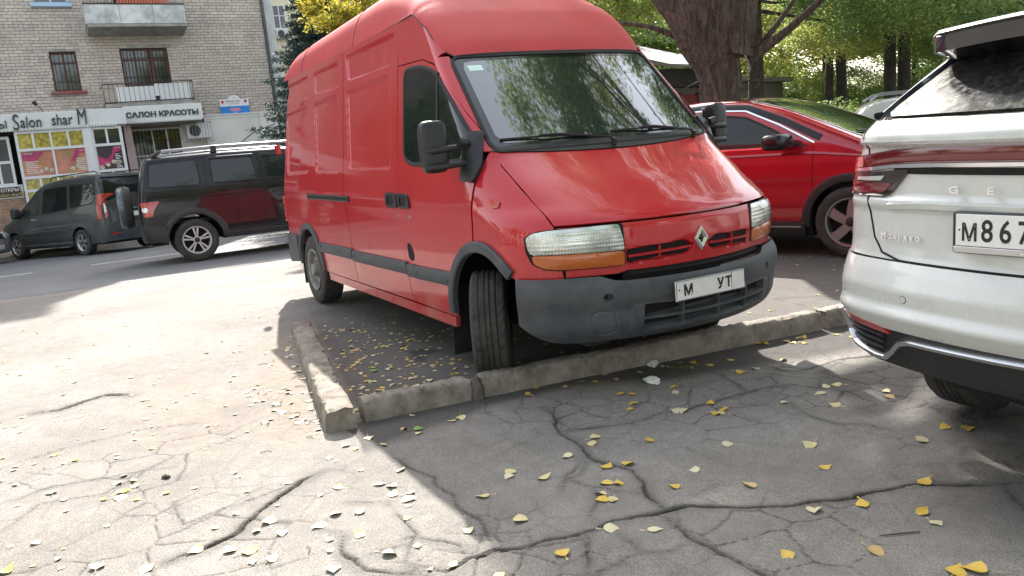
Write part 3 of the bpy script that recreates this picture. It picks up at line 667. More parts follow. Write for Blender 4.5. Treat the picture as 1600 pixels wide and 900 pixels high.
# wheels
for s in (-1, 1):
    wheel(van, Matrix.Translation((RX, s*.90, .34)) @ Matrix.Rotation(.02*s, 4, 'X'), .34, .215, .205, 'steel', s > 0, 72, True, steel)
    wheel(van, Matrix.Translation((AX, s*.86, .34)) @ Matrix.Rotation(radians(-31), 4, 'Z'), .34, .225, .205, 'steel', s > 0, 150, True, steel)

# ------------------------------------------------------------------ GROUND
def vnoise(x, y, s, seed):
    r = np.random.RandomState(seed).rand(256, 256); x = x/s; y = y/s; xi = np.floor(x).astype(int); yi = np.floor(y).astype(int)
    fx = x-xi; fy = y-yi; fx = fx*fx*(3-2*fx); fy = fy*fy*(3-2*fy); g = lambda a, b: r[a % 256, b % 256]
    return (g(xi, yi)*(1-fx)+g(xi+1, yi)*fx)*(1-fy)+(g(xi, yi+1)*(1-fx)+g(xi+1, yi+1)*fx)*fy-.5
def basez(x):
    d = np.minimum(x-OX, 0); return math.tan(SL)*np.where(d > -1.5, -d*d/3.0, d+.75)
def groundz(x, y):
    x = np.asarray(x, float); y = np.asarray(y, float)
    z = basez(x)+.030*vnoise(x+3, y, 2.3, 1)*np.clip((x+2.5)/2, 0, 1)*np.clip(np.hypot(x-1, y+3)/2, 0, 1)
    return z+.010*vnoise(x, y, .55, 2)+.004*vnoise(x, y, .16, 3)-.012
CRACKS = [(0.010,0.022,[(2.658, 0.033), (2.614, -0.066), (2.531, -0.185), (2.433, -0.283), (2.397, -0.344), (2.367, -0.451), (2.344, -0.565), (2.319, -0.646), (2.264, -0.746), (2.228, -0.84), (2.193, -0.907), (2.128, -0.996), (2.065, -1.064), (2.006, -1.136), (1.984, -1.24), (1.954, -1.336), (1.925, -1.5), (1.902, -1.695), (1.88, -1.84), (1.843, -1.922), (1.842, -2.031), (1.871, -2.141), (1.754, -2.212)]),
(0.009,0.014,[(2.03, -1.279), (2.201, -1.308), (2.324, -1.306), (2.428, -1.293), (2.51, -1.288), (2.589, -1.282), (2.716, -1.277)]),
(0.010,0.012,[(1.984, -1.24), (1.94, -1.228), (1.8, -1.189), (1.734, -1.14), (1.585, -1.089), (1.441, -1.138), (1.351, -1.154), (1.197, -1.106), (1.112, -1.084), (0.935, -1.077), (0.714, -0.962), (0.627, -0.96)]),
(0.008,0.010,[(0.935, -1.077), (1.024, -0.913), (1.095, -0.812), (1.12, -0.676), (1.11, -0.508), (1.15, -0.418), (1.143, -0.213), (1.14, -0.019), (1.158, 0.179), (1.226, 0.328)]),
(0.005,0.006,[(0.599, 0.178), (0.808, 0.179), (1.027, 0.124), (1.12, 0.062)]),
(0.007,0.010,[(0.835, 0.502), (1.004, 0.491), (1.097, 0.556), (1.094, 0.698), (1.077, 0.861), (1.093, 0.969), (1.145, 1.05), (1.216, 1.196), (1.279, 1.419)]),
(0.005,0.006,[(1.437, 0.076), (1.606, 0.032), (1.708, 0.014), (1.797, 0.049), (1.85, 0.128), (1.99, 0.147)]),
(0.006,0.007,[(1.351, -1.154), (1.326, -1.182), (1.398, -1.276), (1.424, -1.347), (1.53, -1.447)]),
(0.006,0.007,[(0.675, -1.902), (0.903, -1.88), (1.082, -1.835), (1.214, -1.854), (1.268, -1.827), (1.428, -1.869), (1.619, -1.866), (1.835, -1.927)]),
(0.016,0.030,[(0.657, -2.214), (0.701, -2.331), (0.778, -2.44), (0.875, -2.548), (0.852, -2.523), (1.035, -2.71), (1.082, -2.816), (1.098, -2.885), (1.111, -2.979)]),
(0.020,0.035,[(-1.589, -3.454), (-1.532, -3.342), (-1.633, -3.195), (-1.68, -3.064), (-1.524, -2.899)]),
(0.007,0.009,[(1.538, -2.141), (1.625, -2.077), (1.711, -2.027), (1.828, -2.034)]),
(0.007,0.009,[(1.934, -1.596), (2.113, -1.708), (2.205, -1.762)]),
(0.006,0.008,[(2.196, -1.756), (2.18, -1.674), (2.19, -1.608), (2.179, -1.514)]),
(0.006,0.007,[(1.992, -1.492), (2.098, -1.506), (2.179, -1.514)]),
(0.010,0.014,[(1.363, -2.347), (1.49, -2.398), (1.606, -2.389), (1.728, -2.313), (1.824, -2.241)]),
(0.007,0.009,[(1.225, -2.424), (1.313, -2.331)]),
(0.006,0.007,[(1.581, -2.381), (1.583, -2.277), (1.583, -2.16)]),
(0.006,0.007,[(1.066, -2.24), (1.159, -2.163), (1.173, -2.092)]),
(0.005,0.006,[(1.184, -2.096), (1.433, -2.098), (1.522, -2.115), (1.735, -2.223)]),
(0.004,0.005,[(-0.578, -3.614), (-0.675, -3.276), (-0.713, -2.905), (-0.599, -2.604)]),
(0.004,0.005,[(-0.016, -3.587), (-0.085, -3.365), (-0.012, -3.083), (0.077, -2.843)]),
(0.004,0.005,[(0.352, -3.57), (0.117, -3.424), (0.202, -3.142), (-0.086, -2.823)]),
(0.004,0.005,[(0.546, -2.898), (0.814, -2.888), (0.762, -2.689), (0.688, -2.25)]),
(0.010,0.012,[(2.63, -0.082), (2.74, -0.181), (2.792, -0.211)]),
(0.005,0.006,[(2.312, -0.3), (2.391, -0.334)]),
(0.005,0.006,[(2.188, -1.521), (2.227, -1.444), (2.234, -1.338)]),
(0.005,0.006,[(0.534, -1.848), (0.49, -1.696), (0.399, -1.531)]),
(0.006,0.007,[(1.842, 0.588), (1.99, 0.573), (2.195, 0.553), (2.261, 0.756)]),
(0.005,0.006,[(1.465, -1.378), (1.585, -1.332), (1.699, -1.288), (1.784, -1.202)]),
(0.005,0.006,[(1.335, -1.158), (1.464, -1.3), (1.472, -1.37), (1.555, -1.461)]),
(0.006,0.006,[(1.627, -1.337), (1.756, -1.397), (1.871, -1.519), (1.917, -1.494)]),
]
gx = np.unique(np.r_[np.linspace(-400, -80, 9), np.linspace(-70, -5.6, 60), np.arange(-5.5, -3, .05), np.arange(-3, -.4, .022), np.arange(-.4, 3.15, .0095), np.arange(3.2, 5, .06), np.linspace(5.2, 30, 30), np.linspace(40, 300, 8)])
gy = np.unique(np.r_[np.linspace(-300, -50, 8), np.linspace(-45, -6.2, 50), np.arange(-6, -4.2, .04), np.arange(-4.2, 1.6, .0095), np.arange(1.6, 4, .03), np.arange(4, 8, .08), np.linspace(8.2, 50, 60), np.linspace(60, 400, 9)])
GX, GY = np.meshgrid(gx, gy, indexing='ij'); GZ = groundz(GX, GY); CR = np.zeros(GX.shape); ST = CR.copy()
jx = .014*vnoise(GX, GY, .045, 21)+.030*vnoise(GX, GY, .13, 22); jy = .014*vnoise(GX, GY, .045, 23)+.030*vnoise(GX, GY, .13, 24)
edge = .6+.9*(vnoise(GX, GY, .09, 25)+.5)
for w, dp, pl_ in CRACKS:
    D = None; (xa, ya), (xb, yb) = np.min(pl_, 0)-.09, np.max(pl_, 0)+.09
    i0, i1 = np.searchsorted(gx, [xa, xb]); j0, j1 = np.searchsorted(gy, [ya, yb])
    if i1 <= i0 or j1 <= j0: continue
    sx = (GX+jx)[i0:i1, j0:j1]; sy = (GY+jy)[i0:i1, j0:j1]; D = np.full(sx.shape, 9.)
    for (ax, ay), (bx, by) in zip(pl_[:-1], pl_[1:]):
        ex, ey = bx-ax, by-ay; t = np.clip(((sx-ax)*ex+(sy-ay)*ey)/(ex*ex+ey*ey+1e-9), 0, 1); D = np.minimum(D, np.hypot(sx-ax-ex*t, sy-ay-ey*t))
    tp = np.clip(np.minimum(np.hypot(sx-pl_[0][0], sy-pl_[0][1]), np.hypot(sx-pl_[-1][0], sy-pl_[-1][1]))/.16, .22, 1)
    ww = w*edge[i0:i1, j0:j1]*.55*tp
    GZ[i0:i1, j0:j1] -= dp*1.15*tp*np.exp(-(D/ww)**2)-.0025*np.exp(-((D-ww*2.2)/.02)**2)
    CR[i0:i1, j0:j1] = np.maximum(CR[i0:i1, j0:j1], np.exp(-(D/(ww*1.35))**4)*min(1, .6+dp*30)); ST[i0:i1, j0:j1] = np.maximum(ST[i0:i1, j0:j1], np.exp(-(D/(.012+w*2.2))**2)*np.clip(.2+w*25, 0, .5)*edge[i0:i1, j0:j1])
def voro(x, y, s, seed):
    rr = np.random.RandomState(seed); A_ = rr.rand(64, 64, 2); xi = np.floor(x/s).astype(int); yi = np.floor(y/s).astype(int); P_ = []
    for a in (-1, 0, 1):
        for b in (-1, 0, 1):
            q = A_[(xi+a) % 64, (yi+b) % 64]; P_.append(((xi+a+q[..., 0])*s, (yi+b+q[..., 1])*s))
    dd = np.stack([np.hypot(x-p, y-q) for p, q in P_]); o = np.sort(dd, 0)[:2]; return o[1]-o[0]
zones = [((1.2, -.35), .55, .26, .004), ((.55, -1.0), .5, .2, .004), ((2.5, -1.0), .5, .24, .004), ((-.3, -3.0), .9, .28, .004), ((1.95, -2.15), .45, .16, .010), ((1.55, .75), .75, .19, .007), ((2.05, -2.85), .5, .22, .008), ((1.2, 1.9), .9, .22, .007), ((.9, -2.9), .6, .30, .004), ((2.4, .8), .7, .25, .006)]
i0, i1 = np.searchsorted(gx, [-.4, 3.1]); j0, j1 = np.searchsorted(gy, [-4.2, 3.4])
sx = (GX+jx)[i0:i1, j0:j1]; sy = (GY+jy)[i0:i1, j0:j1]
for k, ((cx, cy), rad, cs, dp) in enumerate(zones):
    m = np.clip(1.3-np.hypot(sx-cx, sy-cy)/rad+.9*vnoise(sx, sy, .3, 40+k), 0, 1)
    v = np.exp(-(voro(sx, sy, cs, 50+k)/.0065)**2)*m; GZ[i0:i1, j0:j1] -= dp*v; CR[i0:i1, j0:j1] = np.maximum(CR[i0:i1, j0:j1], v*.95)
v = np.exp(-(voro(sx, sy, .85, 77)/.0045)**2)*np.clip(.45+1.6*vnoise(sx, sy, .9, 78), 0, 1); GZ[i0:i1, j0:j1] -= .004*v; CR[i0:i1, j0:j1] = np.maximum(CR[i0:i1, j0:j1], v*.8)
# loosened gritty hollow beside the deep crack, lower left
hol = np.clip(1.2-np.hypot((sx-1.95)/.32, (sy+2.62)/.22)+.9*vnoise(sx, sy, .15, 60), 0, 1); GZ[i0:i1, j0:j1] -= .014*hol; GZ[i0:i1, j0:j1] += hol*.010*vnoise(sx, sy, .022, 61)
kx = lambda y: .10+(y+1.82)*.1358                        # front line of the long kerb
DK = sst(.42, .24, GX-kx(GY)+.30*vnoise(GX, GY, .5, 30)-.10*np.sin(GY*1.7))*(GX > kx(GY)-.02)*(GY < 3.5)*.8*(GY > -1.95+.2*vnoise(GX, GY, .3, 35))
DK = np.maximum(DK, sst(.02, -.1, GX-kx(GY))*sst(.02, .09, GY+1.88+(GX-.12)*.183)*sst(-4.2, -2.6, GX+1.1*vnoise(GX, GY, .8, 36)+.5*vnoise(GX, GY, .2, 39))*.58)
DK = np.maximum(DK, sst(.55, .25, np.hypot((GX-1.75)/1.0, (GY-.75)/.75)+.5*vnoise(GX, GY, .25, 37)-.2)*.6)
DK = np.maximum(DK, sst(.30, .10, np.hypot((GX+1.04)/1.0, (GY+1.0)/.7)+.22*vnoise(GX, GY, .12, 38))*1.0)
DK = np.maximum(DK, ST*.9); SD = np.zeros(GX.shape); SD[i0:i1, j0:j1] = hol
kl = (GY+2.03-(GX-.12)*-.183)                            # distance left of the short kerb
SD = np.maximum(SD, np.clip(1-np.abs(kl+.16)/.30+.8*vnoise(GX, GY, .12, 31), 0, 1)*sst(.35, .1, GX)*sst(-2.9, -2.2, GX)*(GY < -1.5)*.6)
SD = np.maximum(SD, np.clip(1.0-np.hypot((GX+.9)/1.3, (GY+2.6)/.45)+1.3*vnoise(GX, GY, .12, 33), 0, 1)*.38)
GZ = GZ+np.where((GX < .3) & (GX > -3) & (GY < -1.5), .012*SD*(vnoise(GX, GY, .03, 34)+.3), 0)
# the roadway is a separate sheet: keep the ground just below it
XL = (GX-OX)/cos(SL); under = (XL < -3.0) & (XL > -16.6) & (GY > -45) & (GY < 45); GZ = np.where(under, np.minimum(GZ, basez(GX))-.03, GZ)
def asphalt():
    m = bpy.data.materials.new('old_asphalt'); m.use_nodes = True; N = NT(m); b = N.t.nodes['Principled BSDF']; b.inputs['Roughness'].default_value = .88; b.inputs['Specular IOR Level'].default_value = .3
    tc = N.n('ShaderNodeTexCoord'); at_ = N.n('ShaderNodeAttribute', attribute_name='wear'); sp = N.n('ShaderNodeSeparateColor'); N.l(at_.outputs['Color'], sp.inputs[0])
    big = N.n('ShaderNodeTexNoise', i_Scale=.9, i_Detail=7.0, i_Roughness=.62); mid = N.n('ShaderNodeTexNoise', i_Scale=9.0, i_Detail=6.0, i_Roughness=.7); fine = N.n('ShaderNodeTexNoise', i_Scale=140.0, i_Detail=3.0, i_Roughness=.8); vo = N.n('ShaderNodeTexVoronoi', i_Scale=170.0)
    for q in (big, mid, fine, vo): N.l(tc.outputs['Object'], q.inputs['Vector'])
    r = N.n('ShaderNodeValToRGB'); e = r.color_ramp.elements; e[0].position = .3; e[0].color = (.162, .146, .133, 1); e[1].position = .72; e[1].color = (.236, .219, .202, 1); N.l(big.outputs['Fac'], r.inputs[0])
    def mul(a, fac, lo, hi, f0=.3, f1=.7):
        q = N.n('ShaderNodeMapRange', i_1=f0, i_2=f1, i_3=lo, i_4=hi); N.l(fac, q.inputs[0]); x = N.n('ShaderNodeVectorMath', operation='MULTIPLY'); N.l(a, x.inputs[0]); N.l(q.outputs[0], x.inputs[1]); return x.outputs[0]
    def mix(a, col, fac):
        x = N.n('ShaderNodeMix', data_type='RGBA'); N.l(a, x.inputs['A']); x.inputs['B'].default_value = c4(col); N.l(fac, x.inputs['Factor']); return x.outputs['Result']
    c = mul(r.outputs[0], mid.outputs['Fac'], .84, 1.14); c = mul(c, fine.outputs['Fac'], .72, 1.28); c = mul(c, vo.outputs['Distance'], .82, 1.15, .1, .6)
    spk = N.n('ShaderNodeTexVoronoi', i_Scale=60.0); N.l(tc.outputs['Object'], spk.inputs['Vector']); sm = N.n('ShaderNodeMapRange', i_1=.06, i_2=.12, i_3=.5, i_4=0.0); N.l(spk.outputs['Distance'], sm.inputs[0]); c = mix(c, (.33, .31, .28), sm.outputs[0])
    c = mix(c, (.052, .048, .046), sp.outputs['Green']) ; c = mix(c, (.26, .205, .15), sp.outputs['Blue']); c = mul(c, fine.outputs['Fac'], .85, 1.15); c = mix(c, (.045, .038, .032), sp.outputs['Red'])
    N.l(c, b.inputs['Base Color'])
    h = N.n('ShaderNodeMath', operation='ADD'); N.l(fine.outputs['Fac'], h.inputs[0]); N.l(vo.outputs['Distance'], h.inputs[1])
    bp = N.n('ShaderNodeBump', i_Strength=.55, i_Distance=.006); N.l(h.outputs[0], bp.inputs['Height']); N.l(bp.outputs[0], b.inputs['Normal']); return m
asph = asphalt()
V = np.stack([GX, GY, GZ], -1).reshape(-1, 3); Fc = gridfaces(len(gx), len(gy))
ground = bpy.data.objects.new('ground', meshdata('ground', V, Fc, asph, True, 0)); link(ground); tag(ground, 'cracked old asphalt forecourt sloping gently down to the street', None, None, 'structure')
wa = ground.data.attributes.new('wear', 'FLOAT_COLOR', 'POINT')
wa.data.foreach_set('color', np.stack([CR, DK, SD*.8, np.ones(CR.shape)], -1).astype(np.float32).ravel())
def gz(x, y):
    i = min(max(int(np.searchsorted(gx, x)), 1), len(gx)-1); j = min(max(int(np.searchsorted(gy, y)), 1), len(gy)-1); return float(max(GZ[i, j], GZ[i-1, j-1], GZ[i, j-1], GZ[i-1, j]))

# ------------------------------------------------------------------ STREET (local frame: FAR)
road_m = mat('road_asphalt', (.155, .155, .158), .8, var=.12, vscale=.7, bump=.4, bscale=130, dirt=(.20, .185, .17), dirt_amt=.5, dscale=.5)
paint_m = mat('road_paint', (.62, .62, .60), .7, dirt=(.25, .25, .24), dirt_amt=.7, dscale=9)
def farobj(name, build, mt, **k):
    b = MB(); build(b); o = b.build(name, mt, None, **k); o.matrix_world = FAR; return o
ry = np.arange(-45, 45.1, .25); ed = -3.0+.16*vnoise(ry*1., ry*0, .8, 5)*2+.10*vnoise(ry, ry*0, .27, 6)
V = []; F_ = []
for k, y in enumerate(ry): V += [(ed[k], y, -.03), (ed[k]-.05, y, .008), (-8, y, .035), (-12, y, .03), (-15.3, y, .004), (-15.4, y, -.02)]
for k in range(len(ry)-1):
    for j in range(5): F_.append((k*6+j, k*6+6+j, k*6+7+j, k*6+1+j)[::-1])
rd = mk('road', V, F_, road_m); rd.matrix_world = FAR; tag(rd, 'grey street running between the parked van and the brick building', kind='structure')
for i, (y0, y1) in enumerate(((-9.6, -7.5), (-6.2, -3.75), (-2.75, -1.05), (1.6, 3.6), (5.6, 7.6))):
    o = farobj('lane_marking', lambda m: m.box(-8.02, -7.90, y0, y1, .030, .0415), paint_m); tag(o, kind='structure')
sw = mat('pavement_dirt', (.25, .215, .18), .95, var=.3, vscale=2, bump=1, bscale=25, dirt=(.12, .10, .08), dirt_amt=.6, dscale=3)
V = []; F_ = []; sy_ = np.arange(-45, 45.1, .2); cols = [-15.3, -15.42, -15.55, -16.2, -17, -18, -20.05]
for k, y in enumerate(sy_):
    for j, x in enumerate(cols): V.append((x+(.04*rnd.uniform(-1, 1) if 0 < j < 4 else 0), y, [-.02, .07, .12, .15, .15, .15, .15][j]+(.05*rnd.uniform(-1, 1) if 0 < j < 5 else 0)+(.10*math.exp(-((y+1.6)/.8)**2)*rnd.uniform(.5, 1) if 1 <= j <= 3 else 0)))
n_ = len(cols)
for k in range(len(sy_)-1):
    for j in range(n_-1): F_.append((k*n_+j, k*n_+n_+j, k*n_+n_+1+j, k*n_+1+j)[::-1])
o = mk('pavement', V, F_, sw); o.matrix_world = FAR; tag(o, kind='structure')

# ------------------------------------------------------------------ KERB STONES
conc = mat('old_concrete', (.31, .275, .235), .9, var=.25, vscale=9, bump=1, bscale=90, dirt=(.10, .078, .058), dirt_amt=.85, dscale=7)
def kerb(p0, p1, w, h, label, seed, chip=.007):
    """p0,p1: near/front top edge line, stone lies to the left of the direction by w"""
    p0 = Vector((*p0, 0)); p1 = Vector((*p1, 0)); L = (p1-p0).length; d = (p1-p0).normalized(); s = Vector((-d.y, d.x, 0)); n = max(8, int(L/.022)); rr = np.random.RandomState(seed)
    pr = [(-.01, -.06), (-.006, .03), (-.003, h*.6), (0, h-.020), (.006, h-.007), (.018, h), (w*.35, h+.001), (w*.65, h+.001), (w-.018, h), (w-.006, h-.007), (w, h-.02), (w+.003, h*.6), (w+.008, -.06)]
    us = np.linspace(0, L, n); V = []; k = len(pr); nl = np.cumsum(rr.randn(n))*.0; lo = vnoise(us, us*0+seed, .12, seed); big = vnoise(us, us*0, .35, seed+3)
    for i, u in enumerate(us):
        for j, (a, z) in enumerate(pr):
            e = 1 if 3 <= j <= 5 or 8 <= j <= 10 else .35; c = max(0, lo[i]*1.2+(.25*rr.randn() if e == 1 else 0)-.12)*chip*4*e; q = .0022*rr.randn()
            inw = 1 if a < w/2 else -1; endf = min(1, min(i, n-1-i)/2+.35); zz_ = z-(c*.8 if z > h*.5 else 0)+q-(.012*(1-endf) if z > h*.6 else 0)
            p = p0+d*(u+(.008*rr.randn() if i in (0, n-1) else 0))+s*(a+inw*c*.8+.004*big[i]+q); V.append((p.x, p.y, zz_+.006*big[i]))
    F_ = []
    for i in range(n-1):
        for j in range(k-1): F_.append((i*k+j, (i+1)*k+j, (i+1)*k+j+1, i*k+j+1))
    F_ += [tuple(range(k)), tuple((n-1)*k+j for j in range(k-1, -1, -1))]
    o = mk('kerb_stone', V, F_, conc, None, True, 50); return tag(o, label, 'kerb', 'kerb stones around the parking bay')
kerb((.13, -2.045), (-2.40, -1.585), -.155, .115, 'short crumbling kerb stone running away along the left of the parking bay', 3, .022) if False else None
kerb((-2.40, -1.585), (.13, -2.045), .155, .112, 'chipped crumbling kerb running away from the camera along the left of the bay', 3, .010)
kerb((.105, -1.825), (.185, -1.185), .115, .112, 'front kerb stone between the bay corner and the dark stub, left of the turned wheel', 8)
kerb((.195, -1.115), (.535, 1.385), .115, .114, 'longest front kerb stone, in front of the van tyre and bumper', 12)
kerb((.550, 1.43), (.69, 2.45), .115, .112, 'front kerb stone ending behind the white car, right of the joint', 17)
kerb((.70, 2.48), (.84, 3.48), .115, .112, 'rearmost front kerb stone, hidden behind the white car', 19)
o = P('kerb_stub', mat('dark_wet_concrete', (.09, .075, .065), .8, var=.3, bump=1, bscale=40), None, lambda m: m.tube([(.205, -1.155, -.03), (.20, -1.15, .05), (.155, -1.15, .098)], [.045, .038, .03], 9)); tag(o, 'dark rounded stub wedged in the gap between two front kerb stones', 'kerb')

# ------------------------------------------------------------------ FALLEN LEAVES
LEAVES = [
(0.535,-1.870,0),(0.433,-1.381,0),(0.436,-1.438,0),(1.245,-1.525,0),(1.289,-1.559,1),(1.406,-1.441,0),(1.687,-1.730,0),(1.395,-1.748,0),(1.259,-1.222,1),(1.146,-0.979,0),(1.199,-1.036,0),(1.478,-1.150,2),(1.519,-1.058,2),(1.697,-1.343,0),(1.768,-1.332,0),(1.745,-1.370,2),(1.659,-1.221,2),(1.625,-1.261,2),(2.075,-1.362,1),(1.829,-1.057,2),(1.756,-0.877,1),(1.364,-0.810,2),(1.630,-0.557,1),(2.011,-0.808,3),(1.877,-0.287,0),(2.084,-0.428,2),(2.434,-0.273,2),(2.413,-0.615,2),(2.583,-0.500,2),(2.330,-0.786,1),(2.497,-1.121,2),(2.664,-0.872,3),(2.894,-0.784,2),(2.925,-0.738,2),(2.014,-1.741,2),(1.967,-1.489,1),(2.129,0.338,2),(2.208,0.390,2),(2.161,0.118,1),(1.130,-0.443,1),(1.152,-0.223,2),(1.290,-0.312,2),(1.289,-0.285,0),(1.271,-0.231,2),(0.887,-0.537,2),(0.944,-0.599,2),(1.157,-0.414,1),(0.709,-0.500,2),(0.760,-0.447,2),(0.804,-0.181,2),(0.883,-0.235,1),(0.637,0.436,2),(0.867,0.294,2),(0.512,1.296,1),(0.869,0.409,1),(0.520,0.859,2),(1.375,0.426,1),(1.393,0.494,0),(1.593,0.233,0),(1.393,0.080,1),(1.429,0.320,1),(1.639,0.587,0),(1.709,0.521,3),(1.639,-1.934,1),(1.161,-1.983,1),(1.223,-2.017,1),(0.990,-2.066,1),(1.127,-2.054,1),(1.048,-2.027,1),(1.156,-2.318,1),(1.216,-2.405,1),(1.355,-2.632,1),(1.094,-2.873,0),(1.117,-3.055,1),(0.977,-3.221,1),(0.582,-3.433,1),(1.584,-2.464,1),(1.175,-2.753,1),(1.235,-2.691,2),(0.891,-2.227,1),(0.396,-2.029,1),(0.372,-1.895,1),(0.896,-1.926,1),(1.613,-2.255,1),(1.398,-2.297,0),(1.206,-2.228,1),(1.170,-2.550,1),(1.021,-2.568,1),(0.781,-3.528,2),(0.109,-3.091,0),(0.318,-3.091,0),(0.245,-3.072,2),(-0.005,-3.374,1),(2.008,-1.998,0),(2.663,-0.538,1)
]
lcols = [('cream_leaf', (.60, .52, .26)), ('pale_leaf', (.60, .55, .36)), ('yellow_leaf', (.62, .42, .06)), ('ochre_leaf', (.48, .33, .14)), ('green_leaf', (.10, .25, .04))]  # paler tones carry the glare on sunlit leaves in their colour
lm = [mat(n_, c_, .6, var=.25, vscale=40, dirt=(.30, .18, .07), dirt_amt=.5, dscale=60) for n_, c_ in lcols]
def leafmesh(k, seed):
    rr = random.Random(seed); out = [(-.5, 0), (-.42, .22), (-.25, .40), (0, .44), (.22, .30), (.40, .12), (.55, 0), (.40, -.12), (.22, -.30), (0, -.44), (-.25, -.40), (-.42, -.22)]
    cu, tw, fo = rr.uniform(-.5, .8), rr.uniform(-.7, .7), rr.uniform(-.3, .8); V = [(0, 0, 0), (-.25, 0, 0), (.28, 0, 0)]
    for x, y in out: V.append((x*rr.uniform(.88, 1.08), y*rr.uniform(.85, 1.1), 0))
    V = [(x, y, .5*cu*x*x+fo*abs(y)*.5+tw*x*y+.02*rr.random()) for x, y, z in V]; F_ = []
    idx = list(range(3, 15)); ctr = [1, 1, 1, 0, 0, 2, 2, 2, 0, 0, 1, 1]
    for i in range(12):
        a, b = idx[i], idx[(i+1) % 12]; ca, cb = ctr[i], ctr[(i+1) % 12]; F_.append((ca, a, b)); 
        if ca != cb: F_.append((ca, b, cb))
    b = len(V); V += [(-.5, .012, .1*cu), (-.5, -.012, .1*cu), (-.95, .05*rr.uniform(-3, 3), .02), (-.95, .02, .05)]; F_ += [(b, b+2, b+3, b+1)]
    zmin = min(v[2] for v in V); V = [(x, y, z-zmin) for x, y, z in V]
    return meshdata('leaf', V, F_, lm[k], True, 0)
LM = {(k, s): leafmesh(k, 10*k+s) for k in range(5) for s in range(9)}
def leaf(x, y, k, size=.062, lab=None, z=None):
    o = bpy.data.objects.new('fallen_leaf', LM[(k, rnd.randrange(9))]); COL.objects.link(o); z = gz(x, y)+.002 if z is None else z
    o.matrix_world = Matrix.Translation((x, y, z)) @ Matrix.Rotation(rnd.uniform(0, 6.28), 4, 'Z') @ Matrix.Rotation(rnd.gauss(0, .14), 4, 'X') @ Matrix.Rotation(rnd.gauss(0, .10), 4, 'Y') @ Matrix.Diagonal((size, size*rnd.uniform(.8, 1.1), size, 1))
    cn = ['cream', 'pale cream', 'yellow', 'brownish ochre', 'green'][k]
    if lab is None:
        if x > kx(y) and y > -1.9: zn = 'shaded asphalt' if x > 1.0 else 'dark strip before the kerb'
        elif y > -1.9 and x < kx(y): zn = 'damp asphalt inside the parking bay'
        else: zn = 'sunlit asphalt left of the kerb'
        far_ = 'far' if x < -.6 else ('near' if x > 1.6 else 'middle'); sz_ = 'tiny' if size < .043 else ('small' if size < .056 else 'larger'); lab = '%s %s leaf on the %s %s' % (sz_, cn, far_, zn)
    return tag(o, lab, 'leaf', 'fallen leaves scattered on the asphalt')
special = {24: 'large crumpled cream maple leaf alone on the shaded asphalt, right of centre', 32: 'left one of two touching bright yellow leaves at the bottom right corner', 33: 'right one of two touching bright yellow leaves at the bottom right corner', 6: 'curled cream leaf alone on the shaded asphalt at the bottom, left of the centre', 34: 'yellow leaf at the bottom edge, just below the main long crack'}
random_count = 0
for i, (x, y, k) in enumerate(LEAVES):
    leaf(x, y, k, (.085 if i in (24, 32, 33) else rnd.uniform(.050, .070)), special.get(i))
def scatter(n, f, sizes=(.035, .055), ks=(0, 1, 1, 2, 3), single=True):
    out = []
    while len(out) < n:
        p = f()
        if p: out.append(p)
    for x, y in out: leaf(x, y, rnd.choice(ks), rnd.uniform(*sizes)) if single else stuffleaf.append((x, y, rnd.choice(ks), rnd.uniform(*sizes)))
stuffleaf = []
def bay():
    x = rnd.uniform(-2.6, .1); y = rnd.triangular(-1.9, -.4, -1.5); return (x, y) if kx(y)-.14 > x and y > -2.03-(x-.12)*.183+.17 and rnd.random() < (1 if x > -1.6 else .45) else None
scatter(85, bay, (.030, .047), (0, 1, 2, 2, 0, 3))
scatter(30, lambda: (lambda x: (x, -2.03-(x-.12)*.183-abs(rnd.gauss(0, .16))-.03))(rnd.uniform(-2.3, .1)), (.035, .055), (0, 1, 1, 0))
scatter(25, lambda: (lambda y: (kx(y)+abs(rnd.gauss(.1, .12))+.03, y))(rnd.uniform(-1.7, 1.8)), (.04, .06), (2, 2, 3, 0))
scatter(45, lambda: (lambda x, y: (x, y) if y < -2.05+max(0, .5-x)*.1 else None)(rnd.uniform(-3.5, 2.6), rnd.uniform(-3.9, -1.9)), (.03, .05), (1, 1, 0))
for f in (lambda: (rnd.uniform(-5.4, -1.0), rnd.uniform(-4.2, -1.6)), lambda: (rnd.uniform(-4, .2), rnd.uniform(-1.2, .9)), lambda: (rnd.uniform(-3, 2.5), rnd.uniform(1.2, 6)), lambda: (rnd.uniform(-1.5, 2.5), rnd.uniform(-4, -2)), bay):
    scatter(150, f, (.022, .042), (0, 1, 1, 3, 2), False)
for k in range(4):
    V = []; F_ = []
    for x, y, kk, s in stuffleaf:
        if kk != k: continue
        me = LM[(k, rnd.randrange(4))]; b0 = len(V); Mx = Matrix.Translation((x, y, gz(x, y)+.002)) @ Matrix.Rotation(rnd.uniform(0, 6.28), 4, 'Z') @ Matrix.Scale(s, 4)
        V += [tuple(Mx @ v.co) for v in me.vertices]; F_ += [tuple(b0+i for i in p.vertices) for p in me.polygons]
    tag(mk('leaf_litter', V, F_, lm[k], None, True, 0), None, None, None, 'stuff')
